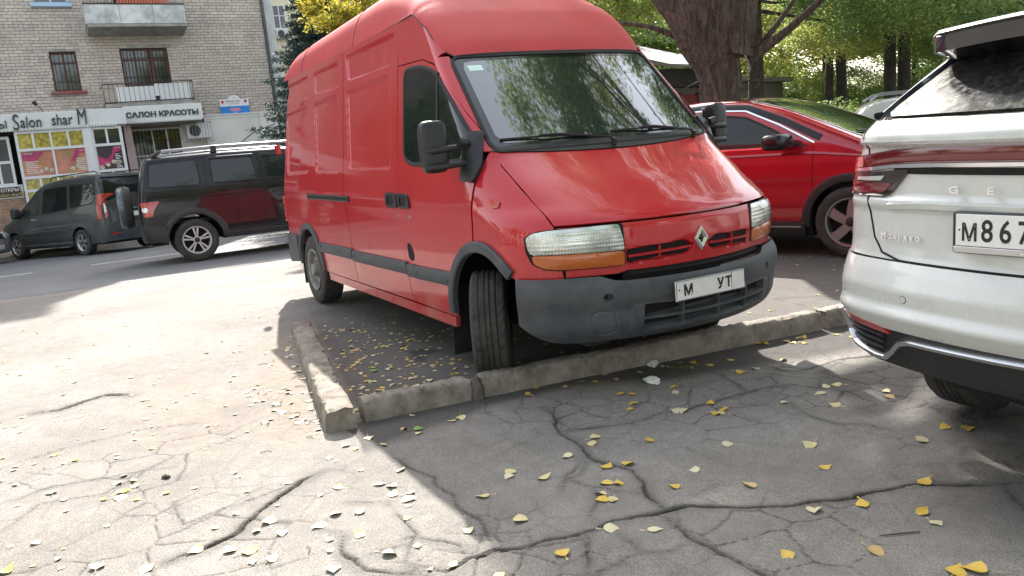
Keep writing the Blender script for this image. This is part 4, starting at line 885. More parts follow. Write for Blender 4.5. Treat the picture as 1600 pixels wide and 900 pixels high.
# small litter
tis = mat('white_tissue', (.80, .80, .79), .8)
def crumple(name, x, y, s, mt, label, cat, seed, flat=.35):
    rr = random.Random(seed); V = []; F_ = []; n, m = 14, 9
    for j in range(m+1):
        b = -pi/2+pi*j/m
        for i in range(n):
            a = 2*pi*i/n; r = 1+rr.uniform(-.32, .32); V.append((s*r*cos(b)*cos(a)*1.3, s*r*cos(b)*sin(a)*.8, s*flat*(r*sin(b)+1)))
    for j in range(m):
        for i in range(n): F_.append((j*n+i, j*n+(i+1) % n, (j+1)*n+(i+1) % n, (j+1)*n+i))
    o = mk(name, V, F_, mt, None, False, 0); o.matrix_world = Matrix.Translation((x, y, gz(x, y)-.002)) @ Matrix.Rotation(seed, 4, 'Z'); return tag(o, label, cat)
crumple('paper_tissue', .645, -.21, .048, tis, 'crumpled white paper tissue lying on the asphalt in front of the kerb', 'tissue', 3, .32)
crumple('plastic_bag', .40, 0.0, .032, mat('grubby_plastic', (.62, .63, .62), .3, dirt=(.25, .22, .2), dirt_amt=.7, dscale=30), 'small crumpled translucent plastic bag against the front kerb', 'bag', 5, .65)
crumple('stone', .21, -2.88, .018, mat('dark_stone', (.05, .045, .04), .8), 'small dark stone on the sunlit asphalt at left', 'stone', 7, .5)
def sprig(m):
    for i in range(9):
        a = -.5+i*.13; p = Vector((.02*i, .012*i, .01)); q = p+Vector((.06*cos(a*3), .05*sin(a*5+1), .018)); s_ = Vector((-.012, .012, .004)); m.add([p, (p+q)/2+s_, q, (p+q)/2-s_], [(0, 1, 2, 3)])
    m.tube([(0, 0, .008), (.10, .05, .012), (.18, .11, .010)], .0025, 5)
o = P('leafy_sprig', mat('dull_green_leaf', (.12, .15, .06), .6), None, sprig); o.matrix_world = Matrix.Translation((.48, .03, gz(.5, .1)+.002)); tag(o, 'broken sprig of dull green leaves by the front kerb, beside the plastic bag', 'sprig')
leaf(-.86, -1.42, 4, .075, 'bright green crumpled leaf lying inside the parking bay'); leaf(.44, -1.64, 4, .06, 'half green leaf lying just outside the kerb corner')
o = P('twig', mat('twig_bark', (.07, .05, .035), .9), None, lambda m: m.tube([(2.60, -.77, gz(2.6, -.77)+.004), (2.64, -.70, gz(2.64, -.7)+.006), (2.67, -.64, gz(2.67, -.64)+.004)], [.002, .003, .002], 5)); tag(o, 'thin dark twig on the shaded asphalt at the lower right', 'twig')
for i in range(26):
    x = rnd.uniform(-2.2, .2) if i < 16 else rnd.uniform(1.4, 2.2); y = (-2.03-(x-.12)*.183-rnd.uniform(.03, .4)) if i < 16 else rnd.uniform(-2.9, -2.3); a = rnd.uniform(0, 3.1); l = rnd.uniform(.03, .09)
    tag(P('twig', MATS['twig_bark'], None, lambda m: m.tube([(x, y, gz(x, y)+.003), (x+l*.5*cos(a), y+l*.5*sin(a)+.01, gz(x, y)+.008), (x+l*cos(a), y+l*sin(a), gz(x+l*cos(a), y+l*sin(a))+.003)], .0018, 4)), 'short dry twig among the dirt beside the left kerb' if i < 16 else 'short dry twig in the gritty hollow by the deep crack', 'twig', 'dry twigs in the dirt')

# ------------------------------------------------------------------ BRICK APARTMENT HOUSE (local: x = -(distance), built in the FAR frame)
XB = -20.0
brick_m = bpy.data.materials.new('silicate_brick'); brick_m.use_nodes = True; N = NT(brick_m); b = N.t.nodes['Principled BSDF']; b.inputs['Roughness'].default_value = .85
geo = N.n('ShaderNodeNewGeometry'); oi = N.n('ShaderNodeObjectInfo'); ad = N.n('ShaderNodeMath', operation='ADD'); N.l(geo.outputs['Random Per Island'], ad.inputs[0]); N.l(oi.outputs['Random'], ad.inputs[1]); fr_ = N.n('ShaderNodeMath', operation='FRACT'); N.l(ad.outputs[0], fr_.inputs[0])
r = N.n('ShaderNodeValToRGB'); e = r.color_ramp.elements; e[0].color = (.50, .43, .365, 1); e[1].color = (.62, .55, .475, 1); q = e.new(.5); q.color = (.56, .49, .42, 1); q = e.new(.95); q.color = (.43, .385, .34, 1); N.l(fr_.outputs[0], r.inputs[0])
tc = N.n('ShaderNodeTexCoord'); nz = N.n('ShaderNodeTexNoise', i_Scale=1.1, i_Detail=8.0, i_Roughness=.7); N.l(tc.outputs['Object'], nz.inputs['Vector']); mr_ = N.n('ShaderNodeMapRange', i_1=.35, i_2=.68, i_3=.84, i_4=1.12); N.l(nz.outputs['Fac'], mr_.inputs[0])
mx = N.n('ShaderNodeVectorMath', operation='MULTIPLY'); N.l(r.outputs[0], mx.inputs[0]); N.l(mr_.outputs[0], mx.inputs[1]); N.l(mx.outputs[0], b.inputs['Base Color'])
mortar = mat('mortar', (.24, .21, .18), .95, var=.2, vscale=2)
plaster = mat('white_render', (.68, .67, .63), .85, var=.08, vscale=.8, bump=.3, bscale=60, dirt=(.42, .40, .36), dirt_amt=.4, dscale=1)
brownw = mat('brown_window_paint', (.10, .035, .03), .6, var=.2, vscale=9); redsill = mat('oxide_red_sill', (.22, .05, .04), .7, dirt=(.3, .25, .22), dirt_amt=.5, dscale=6); blue = mat('pale_blue_paint', (.36, .52, .66), .6)
pvc = mat('white_pvc', (.74, .75, .76), .35, dirt=(.5, .5, .48), dirt_amt=.25, dscale=3); concg = mat('stained_concrete', (.30, .29, .26), .9, var=.3, vscale=3, bump=.6, bscale=40); iron = mat('rusty_iron', (.05, .04, .035), .8, .3)
room = mat('dim_interior', (.05, .055, .055), .9); curtain = mat('lace_curtain', (.62, .63, .62), .9, var=.3, vscale=9); pane_m = mat('window_pane', (.03, .035, .035), .04, coat=.6)
house = empty('apartment_house', FAR @ T(XB, 0, 0), 'pale brick apartment house with a beauty salon on its ground floor, across the street', 'building')
holes = []
def wall_holes(name, mt, parent, x0, x1, y0, y1, z0, z1, hs):
    ys = sorted({y0, y1, *[v for h in hs for v in h[:2]]}); zs_ = sorted({z0, z1, *[v for h in hs for v in h[2:]]}); m = MB()
    for a, b2 in zip(ys[:-1], ys[1:]):
        run = None
        for c_, d in zip(zs_[:-1], zs_[1:]):
            if a < y0-1e-6 or b2 > y1+1e-6: continue
            if any(h[0] <= a+1e-6 and b2 <= h[1]+1e-6 and h[2] <= c_+1e-6 and d <= h[3]+1e-6 for h in hs):
                if run: m.box(x0, x1, a, b2, run[0], run[1]); run = None
            else: run = (run[0], d) if run else (c_, d)
        if run: m.box(x0, x1, a, b2, run[0], run[1])
    return m.build(name, mt, parent, smooth=False)
OP = [(-2.60, -1.84, 4.95, 6.17, 'w'), (-.56, .90, 5.02, 6.24, 'd'), (-2.78, -1.80, 7.66, 9.05, 'b'), (-.65, .95, 2.0, 3.62, 's'), (-.5, .9, 7.66, 9.1, 'd2'), (-6.3, -5.4, 4.95, 6.17, 'w')]
for fl in range(3, 6):
    for yy_ in (-2.3, .2, -6, -9, -12): OP.append((yy_-.5, yy_+.5, 4.95+2.75*(fl-1), 6.25+2.75*(fl-1), 'u'))
for yy_ in (-9, -12): OP += [(yy_-.5, yy_+.5, 4.95, 6.25, 'u'), (yy_-.5, yy_+.5, 7.7, 9.0, 'u')]
hs_ = [o[:4] for o in OP]
wall_holes('front_wall', mortar, house, -.5, -.012, -16, 4.2, 0, 18.2, hs_)
P('back_wall', mortar, house, lambda m: (m.box(-12, -11.7, -16, 4.2, 0, 18.2), m.box(-11.7, -.5, 3.8, 4.195, 0, 18.2), m.box(-11.7, -.5, -16, -15.7, 0, 18.2)), smooth=False)
P('roof', mat('roof_sheet', (.16, .15, .15), .7), house, lambda m: m.box(-12.5, .55, -16.5, 4.7, 18.2, 18.4), smooth=False)
P('floor_slab', room, house, lambda m: [m.box(-11.6, -.52, -15.6, 3.7, z-.1, z) for z in (4.1, 6.85, 9.6, 12.35, 15.1)], smooth=False)
# bricks
bw, bh, jt = .250, .086, .011; BR = []
def blocked(y0, y1, z0, z1):
    return any(y1 > h[0] and y0 < h[1] and z1 > h[2] and z0 < h[3] for h in hs_)
z = 1.30; row = 0
while z < 9.7:
    header = row % 5 == 3; w_ = .120 if header else bw; y = -7.2+(row % 2)*(w_/2+jt/2)+rnd.uniform(-.01, .01)
    while y < 4.19:
        a, b_ = y, min(y+w_, 4.195)
        for h in hs_:
            if z+bh > h[2] and z < h[3] and b_ > h[0] and a < h[1]:
                if a < h[0]: b_ = h[0]
                elif b_ > h[1]: a = h[1]
                else: a = b_
        hid = (z < 3.55 and a > 1.75) or (z < 3.5 and -5.3 < a < -.8) or (-.8 < a < 1.7 and 3.6 < z < 4.2) or (3.5 < z < 3.95 and a < -.9)
        if b_-a > .03 and not hid: BR.append((a, b_, z+rnd.uniform(-.002, .002), rnd.uniform(-.004, .005)))
        y += w_+jt
    z += bh+jt; row += 1
def brickbox(m, a, b_, z_, d): m.bbox(-.010, .004+d, a, b_, z_, z_+bh, .007)
sel = sorted(range(len(BR)), key=lambda i: (BR[i][0]-2.6)**2*.7+(BR[i][2]-5.0)**2)[:300]; ss = set(sel); cache = {}
for i in sel:
    a, b_, z_, d = BR[i]; k = round(b_-a, 2)
    if k not in cache: m = MB(); m.bbox(-.010, .004, -k/2, k/2, 0, bh, .008); cache[k] = meshdata('brick', m.v, m.f, brick_m, False)
    o = bpy.data.objects.new('brick', cache[k]); link(o, house); o.location = (d, (a+b_)/2, z_); o.rotation_euler = (rnd.gauss(0, .004), 0, 0)
m = MB()
for i, q in enumerate(BR):
    if i not in ss: brickbox(m, *q)
tag(m.build('bricks', brick_m, house, smooth=False), kind='stuff')
def casement(name, y0, y1, z0, z1, fm, cols, rows, back=None, x=-.10, fw=.06, th=.07, grille=False, parent=None):
    """window frame with panes; cols = list of relative splits, rows = relative splits"""
    par = parent or house; m = MB(); m.box(x-th, x, y0, y0+fw, z0, z1); m.box(x-th, x, y1-fw, y1, z0, z1); m.box(x-th, x, y0+fw, y1-fw, z0, z0+fw); m.box(x-th, x, y0+fw, y1-fw, z1-fw, z1)
    ce = [y0+fw]+[y0+(y1-y0)*c_ for c_ in cols]+[y1-fw]; re = [z0+fw]+[z0+(z1-z0)*c_ for c_ in rows]+[z1-fw]
    for c_ in ce[1:-1]: m.box(x-th+.002, x+.004, c_-fw*.45, c_+fw*.45, z0+fw, z1-fw)
    for c_ in re[1:-1]: m.box(x-th+.004, x+.002, y0+fw, y1-fw, c_-fw*.35, c_+fw*.35)
    f = m.build(name, fm, par, smooth=False)
    for i in range(len(ce)-1):
        for j in range(len(re)-1):
            ps = .5*fw if 0 < i else 0
            P('pane', pane_m, f, lambda q: q.box(x-.045, x-.038, ce[i]+(.45*fw if i else 0), ce[i+1]-(.45*fw if i < len(ce)-2 else 0), re[j]+(.35*fw if j else 0), re[j+1]-(.35*fw if j < len(re)-2 else 0)), smooth=False)
    if grille:
        g_ = MB(); n = int((y1-y0)/.11)
        for k in range(1, n): g_.tube([(x+.06, y0+(y1-y0)*k/n, z0), (x+.06, y0+(y1-y0)*k/n, z1)], .007, 4)
        for zz__ in (.25, .75): g_.tube([(x+.06, y0, z0+(z1-z0)*zz__), (x+.06, y1, z0+(z1-z0)*zz__)], .007, 4)
        g_.build('window_grille', iron, f)
    return f
for y0, y1, z0, z1, t in OP:
    if t == 'w':
        f = casement('window', y0, y1, z0, z1, brownw, [.5], [.72], grille=True); P('sill', redsill, f, lambda m: m.box(-.1, .16, y0-.12, y1+.14, z0-.10, z0-.02), smooth=False); P('curtain', curtain, f, lambda m: m.box(-.22, -.20, y0+(y1-y0)*.5, y1-.05, z0+.05, z1-.05), smooth=False)
    elif t in 'd d2'.split():
        f = casement('window', y0, y0+.88, z0+.0, z1, brownw, [.5], [.70], grille=True); f2 = casement('balcony_door', y0+.90, y1, z0, z1, brownw, [], [.70], grille=True, fw=.08); P('curtain', mat('pink_curtain', (.50, .36, .38), .9), f2, lambda m: m.box(-.24, -.22, y0+.95, y1-.04, z0, z1-.05), smooth=False); P('curtain', curtain, f, lambda m: m.box(-.22, -.20, y0+.44, y0+.8, z0+.3, z1-.05), smooth=False)
    elif t == 'b': f = casement('window', y0, y1, z0, z1, blue, [.5], [], th=.08); P('sill', blue, f, lambda m: m.box(-.1, .14, y0-.08, y1+.08, z0-.12, z0-.02), smooth=False); P('curtain', curtain, f, lambda m: m.box(-.22, -.20, y0, y1, z0, z1), smooth=False)
    elif t == 's': f = casement('window', y0, y1, z0, z1, pvc, [.42, .70], [.45], x=-.02, grille=True, th=.06)
    else: f = casement('window', y0, y1, z0, z1, pvc, [.5], [])
    P('room_back', room, f, lambda m: m.box(-1.6, -1.5, y0-.3, y1+.3, z0-.3, z1+.3), smooth=False)
P('lintel', concg, house, lambda m: m.box(-.05, .006, -.80, 1.0, 6.26, 6.36), smooth=False); P('lintel', concg, house, lambda m: m.box(-.05, .006, -2.72, -1.72, 6.18, 6.27), smooth=False)
# rendered part on the right, drain pipe
P('rendered_wall', plaster, house, lambda m: (m.box(-.3, .10, 1.72, 4.215, 0, 3.90), m.box(-.3, .12, 1.70, 4.225, 3.90, 3.95), m.box(-.02, .02, .95, 1.72, 0, 3.7)), smooth=False)
P('panel_joint', concg, house, lambda m: (m.box(.10, .104, 3.55, 3.565, 0, 3.9), m.box(.10, .104, 1.8, 4.2, 3.78, 3.79)), smooth=False)
P('cable', iron, house, lambda m: m.tube([(.11, 1.6, 2.62), (.11, 2.1, 2.60), (.11, 2.7, 2.85), (.11, 3.3, 3.25), (.11, 4.1, 3.50)], .014, 5))
P('drain_pipe', mat('pipe_zinc', (.10, .11, .12), .5, .5, dirt=(.04, .035, .03), dirt_amt=.6, dscale=4), house, lambda m: m.tube([(.05, 4.25, 18), (.05, 4.25, .3)], .055, 8))
P('corner_cladding', mat('pale_cladding', (.52, .53, .52), .7, var=.15, vscale=3), house, lambda m: m.box(-.6, -.10, 4.30, 4.62, 0, 18), smooth=False)
# street plaque
pq = empty('street_plaque', FAR @ T(XB+.03, 0, 0), 'blue and white street plaque with number 1 on the brick wall', 'sign')
R_ = Matrix(((0, 0, 1, 0), (1, 0, 0, 0), (0, 1, 0, 0), (0, 0, 0, 1)))       # xy -> y,z ; depth -> x
P('plaque_top', pvc, pq, lambda m: m.prism([(2.32, 4.20), (3.30, 4.20), (3.30, 4.44), (3.02, 4.44)]+[(2.81+.20*cos(t), 4.44+.13*sin(t)) for t in np.linspace(.1, pi-.1, 9)]+[(2.60, 4.44), (2.32, 4.44)], 0, .03, R_), smooth=False)
P('plaque_bottom', mat('sign_blue', (.02, .22, .60), .5, var=.15, vscale=5), pq, lambda m: m.prism([(2.32, 3.95), (3.30, 3.95), (3.30, 4.198), (2.32, 4.198)], 0, .032, R_), smooth=False)
TB = lambda y, z, x=.033: Matrix(((0, 0, 1, x), (1, 0, 0, y), (0, 1, 0, z), (0, 0, 0, 1)))
text('plaque_number', '1', .12, ink, pq, TB(2.79, 4.44), .002); text('plaque_name', 'КУРЧАТОВА', .095, ink, pq, TB(2.52, 4.33), .002, sx=.85); text('plaque_line', 'городской район', .045, mat('red_print', (.45, .04, .05), .6), pq, TB(2.60, 4.27), .002)
for y_ in (2.37, 3.15): P('plaque_crest', MATS['red_print'], pq, lambda m: m.prism([(y_, 4.40), (y_+.09, 4.40), (y_+.09, 4.33), (y_+.045, 4.29), (y_, 4.33)], .03, .033, R_), smooth=False)
P('plaque_badge', mat('pink_print', (.62, .25, .32), .6), pq, lambda m: m.prism([(2.81+.2*cos(t), 4.08+.055*sin(t)) for t in np.linspace(0, 2*pi, 15)[:-1]], .031, .035, R_), smooth=False); text('plaque_town', 'город', .055, paper, pq, TB(2.72, 3.97, .034), .002)
# balconies
bl = empty('balcony', FAR @ T(XB, 0, 0), 'lower balcony with white corrugated panels behind thin iron bars, above the salon sign', 'balcony')
P('slab', concg, bl, lambda m: m.box(0, 1.0, -1.30, 1.42, 4.26, 4.36), smooth=False)
P('panel', white_pl, bl, lambda m: [m.box(.91+.010*(k % 2), .93+.010*(k % 2), -.92+.076*k, -.842+.076*k, 4.38, 4.88 if k < 15 else 4.95) for k in range(29)], smooth=False)
[P('side_panel', mat('weathered_panel', (.40, .36, .30), .8, var=.2, vscale=4), bl, lambda m: m.box(*q_), smooth=False) for q_ in ((.92, .94, -1.26, -.95, 4.40, 4.84), (.05, .9, -1.27, -1.25, 4.38, 4.86), (.05, .9, 1.30, 1.32, 4.38, 4.9))]
for z_ in (4.98, 4.40): P('rail', iron, bl, lambda m: m.tube([(.02, -1.30, z_), (.98, -1.30, z_), (.98, 1.38, z_+.03), (.02, 1.38, z_+.03)], .016, 5))
for k in range(19): P('rail_bar', iron, bl, lambda m: m.tube([(.98, -1.30+k*2.68/18, 4.36), (.98, -1.30+k*2.68/18, 4.98)], .006, 4))
bu = empty('balcony', FAR @ T(XB, 0, 0), 'upper balcony with a patchy white painted front, at the top of the picture', 'balcony')
patch = mat('flaking_white_paint', (.66, .67, .65), .7, var=.1, vscale=4, dirt=(.16, .19, .18), dirt_amt=.95, dscale=1.1)
P('slab', concg, bu, lambda m: m.prism([(0, 6.62), (1.0, 6.74), (1.0, 6.82), (0, 6.82)], -1.42, 1.50, Matrix(((1, 0, 0, 0), (0, 0, 1, 0), (0, 1, 0, 0), (0, 0, 0, 1)))), smooth=False)
[P('front_panel', patch, bu, lambda m: m.bbox(.96, 1.0, a, b_, 6.83, 7.42, .01), smooth=False) for a, b_ in ((-1.46, -.46), (-.45, .52), (.53, 1.50))]; [P('side_panel', patch, bu, lambda m: m.box(.02, .95, a, a+.04, 6.83, 7.42), smooth=False) for a in (-1.46, 1.46)]
P('handrail', iron, bu, lambda m: m.bbox(.94, 1.02, -1.48, 1.52, 7.42, 7.45, .005)); P('awning', mat('terracotta_boards', (.50, .14, .08), .7), bu, lambda m: [m.box(.60, .62, -.45+.09*k, -.38+.09*k, 7.50, 8.3) for k in range(17)], smooth=False); P('lattice', iron, bu, lambda m: [m.tube([(.60, -1.4+.1*k, 7.46), (.60, -1.4+.1*k, 8.3)], .008, 4) for k in range(9)])
# ---- salon shop front
shop = empty('salon_front', FAR @ T(XB, 0, 0), 'white salon shop front with poster windows and the dark lettering of its sign', 'shop front')
fas_ = P('fascia', white_pl, shop, lambda m: (m.bbox(1.96, 2.06, -8.5, -1.98, 3.62, 4.10, .01), m.bbox(1.4, 2.04, -1.97, -.86, 3.63, 4.12, .01), m.box(.05, 1.97, -8.5, -.88, 4.02, 4.085)), smooth=False)
P('fascia_rib', white_pl, fas_, lambda m: [m.box(1.99, 2.075, -6.4+.085*k, -6.34+.085*k, 3.60, 3.68) for k in range(62)], smooth=False)
for ch, s0, y0, z0 in (('S', .66, -3.90, 3.63), ('alon', .46, -3.70, 3.69), ('shar', .46, -2.90, 3.71), ('M', .66, -2.22, 3.70)): text('sign_letters', ch, s0, mat('dark_green_letters', (.02, .045, .03), .4), fas_, TB(y0, z0, 2.085), .022, sx=.72 if len(ch) > 1 else (.55 if ch == 'M' else .62), shear=.10, bold=0)
text('sign_letters', 'Ы', .30, MATS['dark_green_letters'], fas_, TB(-4.27, 3.70, 2.085), .02)
f2 = P('fascia', white_pl, shop, lambda m: (m.bbox(.9, 1.06, -.84, 1.55, 3.74, 4.26, .01), m.box(.02, .9, -.84, 1.53, 4.15, 4.24)), smooth=False); P('fascia_rib', white_pl, f2, lambda m: [m.box(1.0, 1.072, -.82+.075*k, -.77+.075*k, 3.715, 3.80) for k in range(31)], smooth=False)
text('sign_letters', 'САЛОН КРАСОТЫ', .225, MATS['dark_green_letters'], f2, TB(-.78, 3.90, 1.075), .012, sx=1.10, bold=.008)
P('soffit', concg, f2, lambda m: m.box(.05, .9, -.8, 1.5, 3.70, 3.735), smooth=False)
mg = mat('magenta_print', (.42, .02, .12), .4, coat=.4, var=.5, vscale=5); pd_ = mat('dark_poster', (.03, .018, .035), .25, coat=.4); pr_ = mat('salmon_poster', (.50, .16, .12), .35, coat=.5, var=.45, vscale=3, dirt=(.30, .26, .04), dirt_amt=.95, dscale=2.6); ylf = mat('yellow_reflecting_film', (.50, .40, .04), .3, coat=.6, var=.6, vscale=9, dirt=(.07, .06, .02), dirt_amt=.9, dscale=7)
tcol = mat('poster_text', (.75, .70, .68), .6)
def shopwin(y0, y1, zs_, cols, mats_, x=2.0, M=None, label='shop_window'):
    w = MB(); fw = .075; M = M or Matrix(); zmin, zmax = zs_[0], zs_[-1]
    w.box(x-.08, x, y0, y0+fw, zmin, zmax, M); w.box(x-.08, x, y1-fw, y1, zmin, zmax, M)
    for z_ in zs_: w.box(x-.078, x+.004, y0+.01, y1-.01, z_-.04, z_+.04, M)
    for r_ in range(len(zs_)-1):
        n = cols[r_]
        for k in range(1, n): yy_ = y0+(y1-y0)*k/n; w.box(x-.076, x+.001, yy_-.03, yy_+.03, zs_[r_]+.04, zs_[r_+1]-.04, M)
    f = w.build(label, pvc, shop, smooth=False)
    for r_ in range(len(zs_)-1):
        n = cols[r_]
        for k in range(n):
            a, b_ = y0+(y1-y0)*k/n, y0+(y1-y0)*(k+1)/n; P('pane', mats_[r_][k % len(mats_[r_])], f, lambda q: q.box(x-.05, x-.035, a+.02, b_-.02, zs_[r_]+.02, zs_[r_+1]-.02, M), smooth=False)
    return f
w1 = shopwin(-3.90, -2.06, [1.50, 1.86, 2.24, 3.05, 3.56], [4, 4, 2, 4], [[ylf], [ylf], [pr_], [ylf]])
for y0, flip in ((-3.84, 0), (-2.92, 1)):
    for k in range(7): P('poster_text', tcol, w1, lambda q: q.box(1.966, 1.969, y0+(.10 if not flip else .50), y0+(.42 if not flip else .84)-.04*(k % 3), 2.36+.055*k, 2.38+.055*k), smooth=False)
    for k in range(3): P('poster_picture', mat('poster_photo', (.55, .48, .36), .5, var=.6, vscale=12), w1, lambda q: q.prism([(y0+.48-(.1 if flip else 0)+.13*k+.06*cos(t), 2.42+.05*(k % 2)+.06*sin(t)) for t in np.linspace(0, 2*pi, 13)[:-1]], 1.965, 1.970, R_), smooth=False)
    text('poster_word', 'Салон', .07, tcol, w1, TB(y0+(.10 if not flip else .62), 2.92, 1.967), .001)
    P('poster_wave', MATS['magenta_print'], w1, lambda q: q.prism([(y0+.04, 2.95), (y0+.04, 2.75), (y0+.3, 2.68), (y0+.5, 2.80), (y0+.62, 2.98), (y0+.84, 3.0)] if not flip else [(y0+.36, 2.62), (y0+.5, 2.64), (y0+.62, 2.86), (y0+.84, 2.86), (y0+.84, 3.0), (y0+.52, 2.98)], 1.9645, 1.9675, R_), smooth=False)
corner = P('corner_post', pvc, shop, lambda m: m.box(1.93, 2.03, -2.07, -1.88, 1.4, 3.6), smooth=False)
w2 = shopwin(-1.90, -1.05, [1.50, 1.86, 2.27, 3.05, 3.56], [2, 2, 1, 2], [[pd_], [pd_], [pd_], [pane_m]], x=1.98)
P('poster_wave', mg, w2, lambda q: q.prism([(-1.84, 2.74), (-1.60, 2.62), (-1.45, 2.72), (-1.36, 2.95), (-1.14, 3.0), (-1.14, 2.86), (-1.34, 2.80), (-1.46, 2.50), (-1.84, 2.38)], 1.946, 1.949, R_), smooth=False)
for k in range(9): P('poster_text', tcol, w2, lambda q: q.box(1.946, 1.949, -1.34, -1.17-.03*(k % 3), 2.34+.05*k, 2.36+.05*k), smooth=False)
for k in range(3): P('poster_picture', MATS['poster_photo'], w2, lambda q: q.prism([(-1.74+.17*k+.065*cos(t), 2.38+.07*k+.065*sin(t)) for t in np.linspace(0, 2*pi, 13)[:-1]], 1.947, 1.951, R_), smooth=False)
text('poster_word', 'Салон', .06, tcol, w2, TB(-1.34, 2.93, 1.95), .001)
w0 = shopwin(-5.4, -4.05, [2.10, 2.75, 3.45], [1, 1], [[pd_], [pd_]], x=1.80); P('poster_wave', mg, w0, lambda q: q.prism([(-5.3, 2.5), (-4.7, 2.4), (-4.5, 2.2), (-4.5, 2.15), (-5.3, 2.15)], 1.766, 1.769, R_), smooth=False); P('window_mullion', pvc, w0, lambda m: m.box(1.74, 1.81, -4.46, -4.39, 2.1, 3.45), smooth=False)
P('apron_panel', pvc, shop, lambda m: (m.box(1.75, 1.85, -7.5, -3.93, 1.70, 2.08), m.box(1.80, 1.98, -3.95, -1.0, .9, 1.46)), smooth=False)
os_ = P('open_sign', mat('black_sign', (.03, .028, .025), .5), shop, lambda m: m.box(1.85, 1.88, -4.60, -3.98, 1.74, 2.03), smooth=False); text('open_sign_text', 'ОТКРЫТО', .13, tcol, os_, TB(-4.50, 1.90, 1.885), .003, bold=.003); text('open_sign_name', 'Salon sharM', .13, mat('gold_print', (.42, .33, .12), .5), os_, TB(-4.57, 1.765, 1.885), .003, bold=.003)
P('side_wall', plaster, shop, lambda m: (m.box(.02, 1.92, -1.09, -1.03, .15, 3.6), m.box(1.5, 1.79, -8.5, -3.95, .15, 1.70)), smooth=False)
P('shop_interior', room, shop, lambda m: m.box(.6, .7, -8.4, -1.1, .2, 3.6), smooth=False)
mb_ = MB()
for r_ in range(16):
    for k in range(14): mb_.bbox(1.79, 1.80+rnd.uniform(.002, .01), -7.4+.255*k+(r_ % 2)*.12, -7.4+.255*k+.245+(r_ % 2)*.12, .2+.098*r_, .286+.098*r_, .006)
tag(mb_.build('plinth_bricks', mat('warm_brick', (.36, .22, .15), .9, var=.3, vscale=6), shop, smooth=False), kind='stuff')
P('pink_pier', mat('faded_pink_render', (.48, .36, .35), .9, var=.2, vscale=3), shop, lambda m: m.box(.02, .9, -.90, -.68, .1, 3.7), smooth=False)
# spotlights over the sign, wall lamp
for y_, l_ in ((-3.2, 'small dark spotlight on a bent arm above the salon lettering'), (.25, 'small lamp on the lower balcony rail')):
    sp = empty('spotlight', FAR @ T(XB+(1.6 if y_ < 0 else 1.1), y_, 4.1 if y_ < 0 else 4.36), l_, 'lamp'); P('lamp_arm', iron, sp, lambda m: m.tube([(.4, .16, .0), (.1, .02, .30)] if y_ < 0 else [(-.1, 0, .05), (0, 0, .12)], .012, 5)); P('lamp_head', black_pl, sp, lambda m: m.tube([(.1, .02, .26), (.12, -.06, .36)] if y_ < 0 else [(0, 0, .06), (.02, 0, .18)], [.05, .07], 8))
ac = empty('air_conditioner', FAR @ T(XB+.12, 1.05, 3.16), 'caged air conditioner unit on the wall right of the barred salon window', 'air conditioner')
P('ac_case', white_pl, ac, lambda m: m.bbox(0, .34, 0, .76, 0, .48, .02), sharp=20); P('fan_grille', mat('fan_dark', (.05, .05, .05), .6), ac, lambda m: m.prism([(.26+.19*cos(t), .25+.19*sin(t)) for t in np.linspace(0, 2*pi, 25)[:-1]], .335, .345, R_), smooth=False)
P('cage', mat('cage_iron', (.30, .30, .29), .6), ac, lambda m: ([m.tube([(.42, -.02+.1*k, -.10), (.42, -.02+.1*k, .52)], .008, 4) for k in range(9)], [m.tube([(.0, -.04, z_), (.42, -.04, z_), (.42, .80, z_), (0, .80, z_)], .009, 4) for z_ in (-.1, .52)]))
# yellow house further back
yh = empty('yellow_house', FAR @ T(-30, 0, 0), 'bright cream sided house behind the corner of the brick apartment house', 'building')
sid = mat('cream_siding', (.84, .78, .58), .6, var=.04, vscale=1); wall_holes('wall', sid, yh, -.4, 0, 5.2, 22, 0, 17, [(7.15, 7.78, 8.72, 9.85), (10.5, 11.5, 8.7, 10)])
for k in range(60): P('siding_board', sid, yh, lambda m: m.box(.0, .022, 5.22+.27*k, 5.47+.27*k, 0, 8.70 if 7.0 < 5.3+.27*k < 7.75 else 17), smooth=False) if not (7.0 < 5.3+.27*k < 7.78) else P('siding_board', sid, yh, lambda m: (m.box(.0, .022, 5.22+.27*k, 5.47+.27*k, 0, 8.70)), smooth=False)
f = casement('window', 7.15, 7.78, 8.72, 9.85, pvc, [.5], [.55], parent=yh, x=.0); P('curtain', curtain, f, lambda m: m.box(-.2, -.18, 7.1, 7.8, 8.7, 9.9), smooth=False)
P('house_side', sid, yh, lambda m: (m.box(-10, -.4, 5.2, 5.5, 0, 17), m.box(-10, .3, 5.0, 22.2, 17, 17.2), m.box(-10, -9.7, 5.5, 22, 0, 17)), smooth=False)
ac2 = empty('air_conditioner', FAR @ T(-29.95, 7.12, 8.25), 'air conditioner under the window of the cream house', 'air conditioner'); P('ac_case', white_pl, ac2, lambda m: m.bbox(0, .3, 0, .62, 0, .42, .02)); P('fan_grille', MATS['fan_dark'], ac2, lambda m: m.prism([(.24+.16*cos(t), .21+.16*sin(t)) for t in np.linspace(0, 2*pi, 21)[:-1]], .295, .305, R_), smooth=False)
